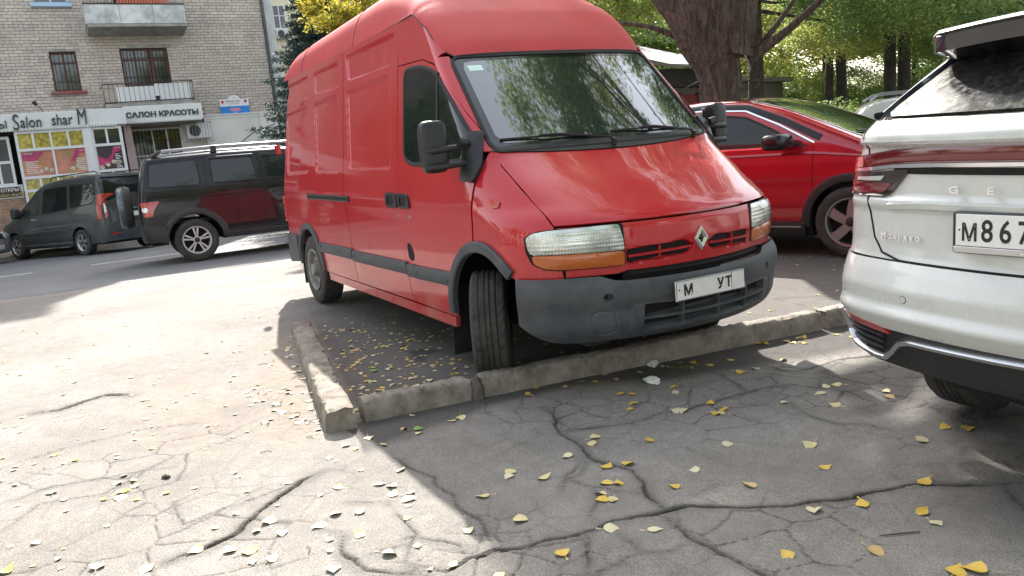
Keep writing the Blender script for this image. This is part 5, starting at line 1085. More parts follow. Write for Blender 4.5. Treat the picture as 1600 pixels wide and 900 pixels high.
# brick garages among the trees, right background
gm = bpy.data.materials.new('yellow_brickwork'); gm.use_nodes = True; N = NT(gm); b = N.t.nodes['Principled BSDF']; b.inputs['Roughness'].default_value = .9; bt = N.n('ShaderNodeTexBrick', i_Scale=1.0); bt.inputs['Color1'].default_value = (.42, .29, .17, 1); bt.inputs['Color2'].default_value = (.50, .37, .22, 1); bt.inputs['Mortar'].default_value = (.24, .21, .18, 1); bt.inputs['Brick Width'].default_value = .26; bt.inputs['Row Height'].default_value = .085; bt.inputs['Mortar Size'].default_value = .01
tc = N.n('ShaderNodeTexCoord'); mp_ = N.n('ShaderNodeMapping'); mp_.inputs['Rotation'].default_value = (pi/2, 0, pi/2); N.l(tc.outputs['Object'], mp_.inputs[0]); N.l(mp_.outputs[0], bt.inputs['Vector']); N.l(bt.outputs['Color'], b.inputs['Base Color'])
reddoor = mat('red_door_paint', (.30, .035, .035), .55, var=.15, vscale=3); eave = mat('dark_eave', (.03, .03, .032), .8); shed_roof = mat('pale_slate_sheet', (.26, .26, .25), .8, var=.15, vscale=2)
ga = empty('brick_garage', T(-11.6, 10.7, -.3, radians(22)), 'low yellow brick garage row with red doors under the trees', 'garage')
P('wall', gm, ga, lambda m: m.box(-3, 0, -1.0, 7.2, 0, 2.75), smooth=False)
for y0, y1 in ((.1, 1.0), (3.1, 3.45), (4.55, 5.35)): d_ = P('door', reddoor, ga, lambda m: m.bbox(0, .05, y0, y1, 0, 2.45, .01)); P('door_frame', eave, d_, lambda m: (m.box(.0, .06, y0-.06, y0-.002, 0, 2.5), m.box(0, .06, y1+.002, y1+.06, 0, 2.5)), smooth=False)
P('eave', eave, ga, lambda m: m.box(-.2, .5, -1.4, 1.8, 2.62, 3.02), smooth=False); P('roof', shed_roof, ga, lambda m: m.prism([(.65, 3.03), (-3.2, 4.2), (-3.2, 4.3), (.65, 3.11)], -1.6, 2.0, Matrix(((1, 0, 0, 0), (0, 0, 1, 0), (0, 1, 0, 0), (0, 0, 0, 1)))), smooth=False); P('flat_roof', shed_roof, ga, lambda m: m.box(-3.1, .25, 2.02, 7.4, 2.76, 2.9), smooth=False)
# things standing outside the frame, seen only in reflections
rb = empty('apartment_house', T(-2, -24, -.3), 'long pale apartment house far to the left of the van, outside the picture', 'building')
wall_holes('wall', plaster, rb, -14, 14, -.4, 0, 0, 12, []); P('plinth', concg, rb, lambda m: m.box(-14, 14, 0, .05, 0, 1.1), smooth=False)
for k in range(9):
    for j in range(4): P('window', pane_m, rb, lambda m: m.box(-12.5+3*k, -11.2+3*k, -.02, .03, 1.6+2.8*j, 3.0+2.8*j), smooth=False)

# ------------------------------------------------------------------ OTHER CARS (origin: ground under an axle, x forward, y left)
def lens(root, name, mp, pts, mt, off=.008, r=.01, parent=None, cen=(0, 0, 1), **k): return blob(name, mp, rpoly(pts, r, 3), mt, parent or root, off, k.pop('thick', .015), k.pop('rings', 4), k.pop('dome', 0), cen=cen, n=k.pop('n', 48), **k)
class Car:
    def __init__(s, root, L, Wd, belt, tum, Rp, F, B, kf=.12, kb=.06, crown=.05, r=.10, paint=None, zc=.7, zend=None, rs=.10, wb=.02):
        s.root = root; s.paint = paint; s.x0, s.x1 = L; s.zc = zc
        Wz = smooth_interp([.2, .45, belt-.25, belt, tum[0], tum[0]+.4], [Wd-.04, Wd, Wd, Wd-.02, tum[1], tum[1]-.12], .04)
        Rf = smooth_interp([p[0] for p in Rp], [p[1] for p in Rp], .06); Ff = smooth_interp([p[0] for p in F], [p[1] for p in F], .03); Bf = smooth_interp([p[0] for p in B], [p[1] for p in B], wb)
        s.R = Rf
        def g(x, y, z): return smax(smax(smax(np.abs(y)-Wz(z)+.03*np.maximum(x-(s.x1-.8), 0)**2, x-(Ff(z)-kf*y*y), r), (Bf(z)+kb*y*y)-x, r), z-(Rf(x)-crown*y*y), rs)
        s.B = Body(g); s.cen = np.array([(s.x0+s.x1)/2, 0, .8])
        s.S = {-1: s.B.side(-1), 1: s.B.side(1)}; s.rear = s.B.front(s.x0+.7, -1); s.frontm = s.B.front(s.x1-.9, 1); s.top = s.B.top(.5)
    def half(s, sg, arches, zsill, xa, xb, nu=110, nv=40, name='body_side', mt=None, zstop=None):
        mp = s.B.sect(s.zc); zl = lambda x: max([zsill]+[c[1]+sqrt(max(0, c[2]**2-(x-c[0])**2)) for c in arches if abs(x-c[0]) < c[2]])
        xs = np.unique(np.r_[np.linspace(xa, xb, nu), *[c[0]+c[2]*np.cos(np.linspace(0, pi, 25)) for c in arches]]); xs = xs[(xs >= xa-1e-6) & (xs <= xb+1e-6)]
        zb = np.array([zl(x) for x in xs]); p = s.S[sg](xs, zb); a0 = np.arctan2(p[:, 2]-s.zc, p[:, 1]*sg); a1 = np.full(len(xs), pi/2); vv = np.linspace(0, 1, nv)
        A = np.repeat(xs[:, None], nv, 1); Bq = a0[:, None]*(1-vv)+a1[:, None]*vv; q = mp(A, Bq if sg > 0 else pi-Bq)
        V = q.reshape(-1, 3); Fc = fixdir(V, gridfaces(len(xs), nv), s.cen); n = len(xs)
        ri = np.array([i*nv for i in range(n)]); w = q[:, 0]*np.array([1, .93, 1]); k0 = len(V); V = np.concatenate([V, w]); j = np.arange(n-1); F2 = np.stack([ri[j], ri[j+1], k0+j+1, k0+j], 1)
        return mk(name, V, np.concatenate([Fc, F2]), mt or s.paint, s.root, True, 32)
    def end(s, which, z0, z1, dx, mt=None, name='body_end', off=0, nu=60, nv=24, z0s=None, lip=.03):
        """wrap-around face at the tail (-1) or nose (+1) starting dx inside the end"""
        xe = s.x0+dx if which < 0 else s.x1-dx; xo = s.x0+1.2 if which < 0 else s.x1-1.2; mp = s.B.plan(xo); out = []
        zz_ = np.linspace(z0, z1, nv); p = s.S[1](np.full(nv, xe), zz_); a = np.arctan2(p[:, 1], p[:, 0]-xo)[None]; t = np.linspace(0, 1, nu)[:, None]
        A = a+(2*pi-2*a)*t if which < 0 else -a+2*a*t
        return panel(name, mp, [(0, 0), (1, 0)], [(0, 1), (1, 1)], mt or s.paint, s.root, nu, nv, s.cen, lip=lip, off=off, ab=(A, A*0+zz_[None]))
    def seam(s, sg, path, hw=.0035, name='door_seam', n=24, mt=None, h=.0012): return strip(name, s.S[sg], path, hw, h, mt or void, s.root, n, cen=s.cen, prof=((-1, -1), (-1, 1), (1, 1), (1, -1)))
    def window(s, sg, pts, name='side_window', r=.05, mt=None, seal=True):
        o = rpoly(pts, r); w = blob(name, s.S[sg], o, mt or glass, s.root, .003, .006, 4, cen=s.cen, n=56)
        if seal: strip('window_seal', s.S[sg], o, .012, .006, black_rub, w, 60, True, cen=s.cen)
        return w
    def flare(s, sg, c, hw, h, mt, a0=178, a1=2, name='arch_flare'): return strip(name, s.S[sg], arch(c[0], c[1], c[2]+hw*.7, a0, a1, 20), hw, h, mt, s.root, 36, cen=s.cen)
    def under(s, arches, z0=.24, z1=1.0, hw=.86):
        def f(m):
            xs = [s.x0+.12]+[v for c in sorted(arches) for v in (c[0]-c[2]+.02, c[0]+c[2]-.02)]+[s.x1-.2]
            for i in range(0, len(xs), 2): m.box(xs[i], xs[i+1], -hw, hw, z0, .72)
            m.box(s.x0+.2, s.x1-.3, -hw*.68, hw*.68, z0+.08, .72)
            for c in arches: m.box(c[0]-c[2], c[0]+c[2], -hw, hw, c[1]+c[2]-.02 if c[1]+c[2] < .7 else .68, .74)
        return P('underbody', void, s.root, f)
def plate(root, M, chars='', size=.08, w=.52):
    pl_ = P('number_plate', paper, root, lambda m: m.bbox(0, .006, -w/2, w/2, -.056, .056, .002, M))
    return pl_
def mirror_unit(c, sg, x, y, z, mt, sz=(.09, .12, .075)):
    r_ = bpy.data.objects.new('mirror', None); link(r_, c.root)
    superell('mirror_housing', sz, .5, mt, r_, Matrix.Translation((x, y, z)) @ Matrix.Rotation(sg*.15, 4, 'Z'), 20, 12)
    P('mirror_foot', black_pl, r_, lambda m: m.tube([(x+.03, y-sg*.02, z-.05), (x+.08, y-sg*.20, z-.03)], [.022, .035], 8)); return r_

# --- black off-road estate on the street
bs_ = empty('off_road_car', FAR @ T(-5.97, -1.10, .03, radians(86.5)), 'black off-road car with silver roof rails and a spare wheel on its tail', 'car')
c = Car(bs_, (-.80, 3.95), .935, 1.20, (1.84, .79), [(-1.0, 1.80), (-.70, 1.86), (.6, 1.88), (2.1, 1.86), (2.4, 1.78), (3.0, 1.22), (3.8, 1.10), (4.2, .95)], [(0, 3.75), (.5, 3.95), (.9, 3.95), (1.1, 3.85)], [(.3, -.74), (.6, -.80), (1.1, -.79), (1.3, -.76), (1.85, -.62)], kb=.05, crown=.06, paint=blackp)
ar = [(.04, .36, .47), (2.80, .36, .47)]
for sg in (-1, 1):
    c.half(sg, ar, .42, -.66, 3.75)
    for a in ar: c.flare(sg, a, .055, .03, mat('satin_black_flare', (.022, .024, .028), .35))
    strip('side_step', c.S[sg], [(.55, .40), (2.3, .40)], .05, .05, black_pl, bs_, 20, cen=c.cen)
    w_ = c.window(sg, [(-.54, 1.72), (.22, 1.745), (.24, 1.30), (-.60, 1.32)]); c.window(sg, [(.44, 1.72), (1.15, 1.72), (1.20, 1.31), (.44, 1.31)]); c.window(sg, [(1.31, 1.71), (1.95, 1.68), (2.50, 1.32), (1.33, 1.30)])
    strip('rain_deflector', c.S[sg], [(.42, 1.45), (.42, 1.745), (1.18, 1.74)], .022, .02, black_pl, bs_, 24, cen=c.cen); strip('rain_deflector', c.S[sg], [(1.30, 1.60), (1.30, 1.735), (1.95, 1.70), (2.3, 1.50)], .022, .02, black_pl, bs_, 24, cen=c.cen)
    c.seam(sg, [(.34, 1.80), (.35, 1.0), (.47, .84), (.66, .62), (.70, .45)]); c.seam(sg, [(1.25, 1.78), (1.27, 1.0), (1.25, .45)]); c.seam(sg, [(2.55, 1.3), (2.36, .9), (2.36, .45)])
    strip('waist_crease', c.S[sg], [(-.74, 1.155), (3.4, 1.13)], .012, .005, blackp, bs_, 50, cen=c.cen, prof=((-1, -1), (-.4, 1), (.4, 1), (1, -1))); strip('belt_line', c.S[sg], [(-.76, 1.255), (2.6, 1.25)], .009, .005, blackp, bs_, 40, cen=c.cen)
    for x_ in (.52, 1.38): h_ = blob('door_handle', c.S[sg], rpoly([(x_, 1.22), (x_+.17, 1.22), (x_+.17, 1.175), (x_, 1.175)], .02), blackp, bs_, .03, .03, 3, cen=c.cen); blob('handle_cup', c.S[sg], rpoly([(x_+.03, 1.205), (x_+.15, 1.205), (x_+.15, 1.165), (x_+.03, 1.165)], .02), void, h_, .002, .004, 3, cen=c.cen)
    lens(bs_, 'tail_lamp', c.S[sg], [(-.75, 1.085), (-.46, 1.09), (-.50, 1.03), (-.56, .96), (-.60, .84), (-.72, .84)], redlens, .02, .01, cen=c.cen); blob('reverse_lamp', c.S[sg], rpoly([(-.735, 1.0), (-.66, 1.0), (-.66, .92), (-.735, .92)], .035), clearlens, bs_, .026, .01, 3, cen=c.cen)
    blob('fuel_flap', c.S[sg], rpoly([(-.10, 1.08), (.13, 1.08), (.13, .95), (-.10, .95)], .03), blackp, bs_, .004, .006, 3, cen=c.cen) if sg < 0 else None
    P('roof_rail', mat('dull_rail_silver', (.34, .35, .37), .4, .6), bs_, lambda m: m.tube([(-.38, sg*.70, 1.86), (-.28, sg*.70, 1.925), (.6, sg*.70, 1.945), (1.9, sg*.70, 1.93), (2.05, sg*.70, 1.86)], [.03, .026, .024, .026, .03], 8))
    P('rail_foot', black_pl, bs_, lambda m: (m.tube([(-.46, sg*.70, 1.84), (-.30, sg*.70, 1.925)], [.045, .03], 8)) ); P('rail_foot', black_pl, bs_, lambda m: m.bbox(.50, .60, sg*.70-.03, sg*.70+.03, 1.84, 1.955, .008)); P('rail_foot', black_pl, bs_, lambda m: m.tube([(1.92, sg*.70, 1.925), (2.12, sg*.70, 1.83)], [.03, .045], 8))
    mirror_unit(c, sg, 2.35, sg*1.08, 1.35, blackp, (.08, .12, .10))
    for x_ in (.04, 2.80): wheel(bs_, Matrix.Translation((x_, sg*.815, .365)), .365, .24, .235, 'double10', sg > 0, 64, False, mat('painted_alloy', (.50, .51, .52), .35, .25, .3))
c.end(-1, .66, 1.80, .14, name='tailgate'); c.end(-1, .40, .68, .40, black_pl, 'rear_bumper', .03); c.end(1, .45, 1.05, .2, name='front_face'); c.under(ar, .34)
blob('rear_window', c.rear, rpoly([(-.62, 1.70), (.62, 1.70), (.70, 1.30), (-.70, 1.30)], .06), glass, bs_, .004, .01, 4, cen=c.cen)
sp_ = empty('x'); bpy.data.objects.remove(sp_)
def spare(m): m.lathe([(.001, -.11), (.20, -.115), (.27, -.10), (.30, -.09), (.345, -.085), (.37, -.05), (.372, .05), (.34, .10), (.2, .11), (.001, .11)], 48, Matrix.Translation((-.98, .06, 1.04)) @ Matrix.Rotation(-pi/2, 4, 'Z'))
P('spare_wheel', tyre_m, bs_, spare, sharp=40)
P('spare_cover', mat('blue_grey_cover', (.10, .12, .14), .3, .4, .6), bs_, lambda m: m.lathe([(.001, -.135), (.20, -.135), (.30, -.120), (.352, -.085), (.362, -.03), (.372, -.03), (.362, -.095), (.31, -.130)], 48, Matrix.Translation((-.98, .06, 1.04)) @ Matrix.Rotation(-pi/2, 4, 'Z')))

# --- grey minivan across the street, seen from its rear left
gv = empty('minivan', FAR @ T(-12.99, -1.95, .03, radians(-149.85)), 'dusty dark grey minivan parked across the street in front of the salon', 'minivan')
c = Car(gv, (-1.06, 3.75), .93, 1.15, (1.86, .80), [(-1.3, 1.78), (-.95, 1.90), (-.4, 1.95), (.5, 1.95), (1.4, 1.90), (1.8, 1.76), (2.75, 1.17), (3.3, 1.02), (3.6, .85), (4.0, .6)], [(0, 3.6), (.5, 3.75), (.8, 3.65)], [(.3, -1.0), (.6, -1.05), (.75, -1.04), (1.2, -1.02), (1.9, -.90)], kb=.06, crown=.06, paint=greyp)
ar = [(.0, .33, .38), (2.98, .33, .38)]
for sg in (-1, 1):
    c.half(sg, ar, .27, -.92, 3.5)
    c.window(sg, [(-.74, 1.70), (.28, 1.73), (.28, 1.17), (-.62, 1.24), (-.76, 1.34)], r=.06); c.window(sg, [(.40, 1.73), (1.42, 1.71), (1.52, 1.10), (.38, 1.16)], r=.06); c.window(sg, [(1.66, 1.60), (1.72, 1.10), (2.62, 1.12), (2.45, 1.26)], r=.05, mt=wsglass)
    c.seam(sg, [(1.56, 1.78), (1.62, 1.1), (1.62, .30)]); c.seam(sg, [(.33, 1.75), (.33, 1.1), (.33, .30)]); c.seam(sg, [(2.62, 1.15), (2.55, .8), (2.55, .45)])
    strip('side_moulding', c.S[sg], [(.52, .66), (2.50, .63)], .05, .012, greyp, gv, 30, cen=c.cen); strip('sill_strip', c.S[sg], [(.40, .34), (2.58, .33)], .02, .01, silver, gv, 20, cen=c.cen, prof=((-1, -1), (-.4, 1), (.4, 1), (1, -1)))
    blob('door_handle', c.S[sg], rpoly([(1.78, 1.0), (2.0, 1.0), (2.0, .965), (1.78, .965)], .012), silver, gv, .03, .03, 3, cen=c.cen)
    lens(gv, 'tail_lamp', c.S[sg], [(-.97, 1.44), (-.85, 1.42), (-.83, .85), (-.95, .82)], redlens, .015, .02, cen=c.cen)
    mirror_unit(c, sg, 2.48, sg*1.05, 1.18, black_pl, (.09, .10, .14))
    P('roof_bar', black_pl, gv, lambda m: m.tube([(-.7, sg*.66, 1.93), (-.6, sg*.66, 1.99), (1.2, sg*.66, 1.99), (1.35, sg*.66, 1.90)], .014, 6))
    for x_ in (.0, 2.98): wheel(gv, Matrix.Translation((x_, sg*.82, .32)), .32, .21, .21, 'star5', sg > 0, 56, False, silver)
c.end(-1, .62, 1.84, .14, name='tailgate'); c.end(-1, .30, .72, .55, grey_pl, 'rear_bumper', .03); c.end(1, .35, .88, .22, name='front_face'); c.under(ar, .24)
rw = blob('rear_window', c.rear, rpoly([(-.70, 1.76), (.70, 1.76), (.78, 1.26), (-.78, 1.26)], .05), glass, gv, .004, .01, 5, cen=c.cen)
for sg in (-1, 1):
    lens(gv, 'tail_lamp', c.rear, [(sg*.80, 1.43), (sg*.75, 1.42), (sg*.78, .90), (sg*.86, .82)], redlens, .012, .01, cen=c.cen); lens(gv, 'reverse_lens', c.rear, [(sg*.835, 1.22), (sg*.80, 1.2), (sg*.80, 1.0), (sg*.85, .98)], clearlens, .018, .01, cen=c.cen)
blob('plate_recess', c.rear, rpoly([(-.34, 1.02), (.34, 1.02), (.30, .80), (-.30, .80)], .03), mat('grey_shadow_plastic', (.03, .03, .03), .6), gv, .004, .006, 3, cen=c.cen)
blob('number_plate', c.rear, rpoly([(-.26, .955), (.26, .955), (.26, .845), (-.26, .845)], .006), paper, gv, .012, .008, 2, cen=c.cen)
strip('tailgate_bar', c.rear, [(-.36, 1.04), (.36, 1.04)], .016, .02, silver, gv, 12, cen=c.cen)
strip('tailgate_seam', c.rear, [(.80, 1.8), (.80, .80), (.76, .74), (-.76, .74), (-.80, .80), (-.80, 1.8)], .004, .0015, void, gv, 60, cen=c.cen)
strip('spoiler', c.rear, [(-.72, 1.83), (.72, 1.83)], .03, .05, greyp, gv, 20, cen=c.cen); blob('reflector', c.rear, rpoly([(.55, .50), (.75, .50), (.75, .46), (.55, .46)], .01), redlens, gv, .035, .01, 2, cen=c.cen)

# --- red crossover beside the van, front towards the camera's right
rs_ = empty('crossover', T(-1.43, 4.665, -.0, radians(20)), 'candy red crossover with a black roof parked beyond the van bonnet', 'car')
c = Car(rs_, (-3.72, .93), .935, 1.16, (1.62, .74), [(-4.0, 1.0), (-3.6, 1.36), (-3.2, 1.55), (-2.6, 1.66), (-1.7, 1.71), (-1.2, 1.685), (-.75, 1.565), (-.3, 1.38), (.20, 1.165), (.6, 1.09), (.95, .95), (1.2, .7)], [(0, .80), (.4, .93), (.7, .95), (.95, .85)], [(.3, -3.65), (.7, -3.75), (1.1, -3.7)], kf=.22, crown=.055, paint=redp2, rs=.12)
ar = [(.0, .36, .425), (-2.80, .36, .425)]
for sg in (-1, 1):
    c.half(sg, ar, .36, -3.55, .70, 130, 44); strip('sill_cladding', c.S[sg], [(-2.35, .285), (-.46, .285)], .085, .03, black_pl, rs_, 20, cen=c.cen)
    strip('sill_trim', c.S[sg], [(-2.3, .315), (-.50, .315)], .010, .036, silver, rs_, 12, cen=c.cen); 
    for a in ar: c.flare(sg, a, .042, .018, black_pl, 186, -6)
    # side glass and chrome arch
    c.window(sg, [(-2.45, 1.50), (-1.55, 1.525), (-1.15, 1.48), (-.82, 1.33), (-.50, 1.155), (-1.4, 1.145), (-2.5, 1.155)], 'side_window', .04); strip('chrome_trim', c.S[sg], [(-3.0, 1.42), (-2.45, 1.55), (-1.70, 1.585), (-1.15, 1.545), (-.75, 1.375), (-.36, 1.175)], .011, .012, chrome, rs_, 50, cen=c.cen)
    strip('chrome_sill', c.S[sg], [(-2.5, 1.135), (-.92, 1.14)], .010, .010, chrome, rs_, 30, cen=c.cen); strip('door_pillar', c.S[sg], [(-1.50, 1.15), (-1.52, 1.54)], .04, .010, black_pl, rs_, 8, cen=c.cen)
    c.seam(sg, [(-.375, 1.15), (-.375, .7), (-.40, .38)]); c.seam(sg, [(-1.45, 1.14), (-1.42, .38)])
    strip('shoulder_crease', c.S[sg], [(-2.5, 1.055), (-.36, 1.07), (.35, 1.0)], .03, .008, redp2, rs_, 50, cen=c.cen, prof=((-1, -1.2), (-.2, 1), (.3, .6), (1, -1.2)))
    mirror_unit(c, sg, -.66, sg*1.12, 1.205, blackp, (.12, .16, .085)); blob('mirror_triangle', c.S[sg], rpoly([(-.72, 1.27), (-.50, 1.165), (-.40, 1.15), (-.75, 1.15)], .01), black_pl, rs_, .008, .01, 3, cen=c.cen)
    for x_ in (.0, -2.80): wheel(rs_, Matrix.Translation((x_, sg*.825, .36)), .36, .235, .245, 'turbine', sg > 0, 64, False, mat('grey_alloy', (.30, .31, .32), .35, .9))
c.end(1, .40, .90, .3, name='front_face'); c.end(-1, .4, 1.2, .2, name='rear_face'); c.under(ar, .2)
wsx = [(-1.12, .60), (-1.10, 0), (-1.12, -.60), (.0, -.70), (.17, -.35), (.20, 0), (.17, .35), (.0, .70)]
tw = lens(rs_, 'windscreen', c.top, wsx, wsglass, .004, .06, cen=c.cen, n=60, rings=8); strip('windscreen_seal', c.top, rpoly(wsx, .06), .03, .006, frit, tw, 70, True, cen=c.cen)
rp = [(-3.0, .56), (-1.22, .60), (-1.20, 0), (-1.22, -.60), (-3.0, -.56)]; lens(rs_, 'black_roof', c.top, rp, blackp, .004, .08, cen=c.cen, n=60, rings=5)
for sg in (-1, 1): strip('roof_pillar', c.S[sg], [(-2.6, 1.60), (-1.7, 1.625), (-1.15, 1.585), (-.72, 1.42), (-.30, 1.22)], .034, .007, blackp, rs_, 50, cen=c.cen)
P('wiper_arm', black_rub, rs_, lambda m: m.tube([tuple(c.top(np.array([x]), np.array([y]))[0]+np.array([0, 0, .02])) for x, y in ((.12, -.05), (.03, -.35), (-.03, -.62))], .010, 5))

# --- white estate further back
ww = empty('estate_car', T(-3.9, 8.44, -.03, radians(42)), 'white estate car with roof rails, half hidden behind the red crossover', 'car')
c = Car(ww, (-.85, 3.5), .90, 1.10, (1.52, .72), [(-1.0, 1.2), (-.75, 1.42), (-.4, 1.60), (.3, 1.66), (1.6, 1.64), (2.0, 1.5), (2.6, 1.10), (3.4, .95)], [(0, 3.4), (.8, 3.5)], [(.3, -.8), (.9, -.85), (1.2, -.8), (1.5, -.6)], paint=whitep)
ar = [(.0, .34, .40), (2.65, .34, .40)]
for sg in (-1, 1):
    c.half(sg, ar, .28, -.72, 3.3, 70, 24); c.window(sg, [(-.42, 1.40), (.32, 1.47), (.36, 1.12), (-.28, 1.10)]); c.window(sg, [(.46, 1.47), (1.3, 1.48), (1.35, 1.10), (.46, 1.10)]); c.window(sg, [(1.42, 1.48), (1.75, 1.44), (2.3, 1.12), (1.45, 1.10)])
    P('roof_rail', silver, ww, lambda m: m.tube([(-.45, sg*.62, 1.60), (-.3, sg*.62, 1.69), (1.5, sg*.62, 1.70), (1.7, sg*.62, 1.62)], .022, 6)); c.seam(sg, [(.40, 1.5), (.40, .4)])
    for x_ in (.0, 2.65): wheel(ww, Matrix.Translation((x_, sg*.79, .33)), .33, .2, .22, 'star5', sg > 0, 40, False, silver)
c.end(-1, .35, 1.45, .16, name='rear_face'); c.end(1, .35, .9, .22, name='front_face'); c.under(ar)

# --- silver car entering at the left edge
sv = empty('silver_car', FAR @ T(-14.45, -5.30, .02, radians(66)), 'old silver car at the left edge of the picture, only its lit front corner showing', 'car')
c = Car(sv, (-3.2, .80), .84, 1.0, (1.4, .62), [(-3.4, .9), (-2.6, 1.0), (-2.3, 1.3), (-1.4, 1.42), (-.9, 1.36), (-.3, 1.0), (.5, .88), (.9, .7)], [(0, .70), (.4, .80), (.7, .80), (.85, .72)], [(.3, -3.1), (.9, -3.2)], paint=silverp)
ar = [(.0, .30, .35), (-2.45, .30, .35)]
for sg in (-1, 1):
    c.half(sg, ar, .25, -3.05, .55, 70, 24); c.window(sg, [(-2.3, 1.22), (-1.5, 1.3), (-1.0, 1.28), (-.5, 1.0), (-2.3, .98)])
    lens(sv, 'headlight', c.frontm, [(sg*.42, .76), (sg*.68, .74), (sg*.70, .60), (sg*.42, .60)], clearlens, .012, .04, cen=c.cen)
    lens(sv, 'fog_light', c.frontm, [(sg*.50, .50), (sg*.62, .49), (sg*.62, .42), (sg*.50, .42)], amber, .012, .02, cen=c.cen)
    for x_ in (.0, -2.45): wheel(sv, Matrix.Translation((x_, sg*.74, .30)), .30, .19, .2, 'star5', sg > 0, 40, False, silver)
c.end(1, .28, .80, .22, name='front_face'); c.end(-1, .3, .9, .2, name='rear_face'); c.under(ar)
blob('grille', c.frontm, rpoly([(-.38, .74), (.38, .74), (.36, .60), (-.36, .60)], .02), void, sv, .006, .01, 3, cen=c.cen); blob('number_plate', c.frontm, rpoly([(-.26, .46), (.26, .46), (.26, .35), (-.26, .35)], .005), paper, sv, .02, .02, 2, cen=c.cen)

# --- white SUV, rear end close on the right
wo2 = (2.945, -.405); wg = empty('white_crossover', T(wo2[0], wo2[1], 0, radians(93)), 'white crossover seen from its rear left corner, close to the camera at the right edge', 'car')
c = Car(wg, (-.06, 4.6), .935, 1.25, (1.72, .66), [(-.3, 1.5), (.10, 1.56), (.42, 1.735), (.7, 1.77), (1.6, 1.79), (2.4, 1.74), (3.3, 1.22), (4.2, 1.05), (4.7, .8)], [(0, 4.45), (.6, 4.6), (.9, 4.5)],
        [(.35, .14), (.46, .06), (.60, .0), (.655, -.045), (.70, -.075), (.735, -.05), (.80, -.055), (.86, -.03), (.915, .004), (.96, .012), (1.09, .012), (1.11, .002), (1.13, .002), (1.15, .026), (1.25, .022), (1.335, .020), (1.345, -.020), (1.385, -.016), (1.435, .05), (1.50, .15), (1.70, .48), (1.80, .66)], kb=.24, crown=.05, r=.20, paint=whitep, rs=.05, wb=.005)
ar = [(1.14, .36, .42), (3.90, .36, .42)]
for sg in (-1, 1):
    c.half(sg, ar, .34, .60, 4.3, 90, 40)
    for a in ar: c.flare(sg, a, .04, .02, black_pl)
    c.window(sg, [(.85, 1.60), (2.2, 1.64), (3.0, 1.28), (.75, 1.30)])
    for x_ in (1.14, 3.90): wheel(wg, Matrix.Translation((x_, sg*.80, .37)), .37, .25, .25, 'turbine', sg > 0, 72, False, silver)
xo = c.x0+1.2; gp = c.B.plan(xo)
def aty(y, z): p = c.rear(np.array([float(y)]), np.array([float(z)]))[0]; return atan2(p[1], p[0]-xo)
def wrapz(z0, z1, dx, mt, name, nv, off=0, nu=90, lip=.02, press=None):
    zz_ = np.linspace(z0, z1, nv); p = c.S[1](np.full(nv, dx), zz_); a = np.arctan2(p[:, 1], p[:, 0]-xo)[None]; t = np.linspace(0, 1, nu)[:, None]; A = a+(2*pi-2*a)*t
    return panel(name, gp, [(0, 0), (1, 0)], [(0, 1), (1, 1)], mt, wg, nu, nv, c.cen, press, lip=lip, off=off, ab=(A, A*0+zz_[None]))
wrapz(.905, 1.432, .605, whitep, 'tailgate', 90); wrapz(.635, .897, .60, whitep, 'rear_bumper', 56, .004)
wrapz(.44, .655, .58, mat('textured_black_plastic', (.022, .022, .023), .55, bump=.4, bscale=180), 'lower_bumper', 16, -.012)
rear = c.rear; Y = lambda pts, s=1: [(y*s, z) for y, z in pts]
# glass and surrounds
RG = [(-.70, 1.445), (.70, 1.445), (.62, 1.56), (.535, 1.672), (-.535, 1.672), (-.62, 1.56)]
wrapz(1.434, 1.70, .62, frit, 'rear_window_surround', 24, -.004)
rgl = lens(wg, 'rear_window', rear, RG, mat('dusty_rear_glass', (.012, .012, .012), .13, 0, .0, ior=1.42, dirt=(.12, .115, .11), dirt_amt=.35, dscale=30), .004, .04, cen=c.cen, n=70, rings=8)
for s in (1, -1): strip('pillar_trim', rear, Y([(.765, 1.45), (.70, 1.56), (.615, 1.66)], s), .030, .012, mat('gloss_blue_black', (.02, .03, .05), .12, coat=1), wg, 16, cen=c.cen)
# roof spoiler
def spoil(m):
    n = 25; V = []
    for i in range(n):
        y = -.67+1.34*i/(n-1); e = min(1, (.67-abs(y))/.10); e = sqrt(max(0, e)); xb = .20+.30*y*y+(1-e)*.22
        zt_ = 1.755-.05*y*y-(1-e)*.035; V += [(xb+.44, y, zt_+.035), (xb+.16, y, zt_+.018), (xb+.015, y, zt_), (xb, y, zt_-.012), (xb+.012, y, zt_-.055*e-.012), (xb+.16, y, zt_-.085*e-.015), (xb+.40, y, zt_-.09*e-.03)]
    k = 7; m.add(V, [(i*k+j, i*k+(j+1), (i+1)*k+(j+1), (i+1)*k+j) for i in range(n-1) for j in range(k-1)]+[tuple(range(k)), tuple((n-1)*k+j for j in range(k-1, -1, -1))])
P('roof_spoiler', mat('gloss_black', (.010, .011, .014), .18, coat=.8, dirt=(.08, .08, .08), dirt_amt=.2, dscale=8), wg, spoil, sharp=50)
def spoil2(m):
    n = 25; V = []
    for i in range(n):
        y = -.66+1.32*i/(n-1); e = min(1, (.67-abs(y))/.10); e = sqrt(max(0, e)); xb = .20+.30*y*y+(1-e)*.22
        zt_ = 1.755-.05*y*y-(1-e)*.035; V += [(xb+.50, y, zt_+.048), (xb+.16, y, zt_+.030), (xb+.01, y, zt_+.012), (xb-.002, y, zt_+.001), (xb+.02, y, zt_-.002)]
    k = 5; m.add(V, [(i*k+j, i*k+(j+1), (i+1)*k+(j+1), (i+1)*k+j) for i in range(n-1) for j in range(k-1)])
P('spoiler_top', whitep, wg, spoil2, sharp=60)
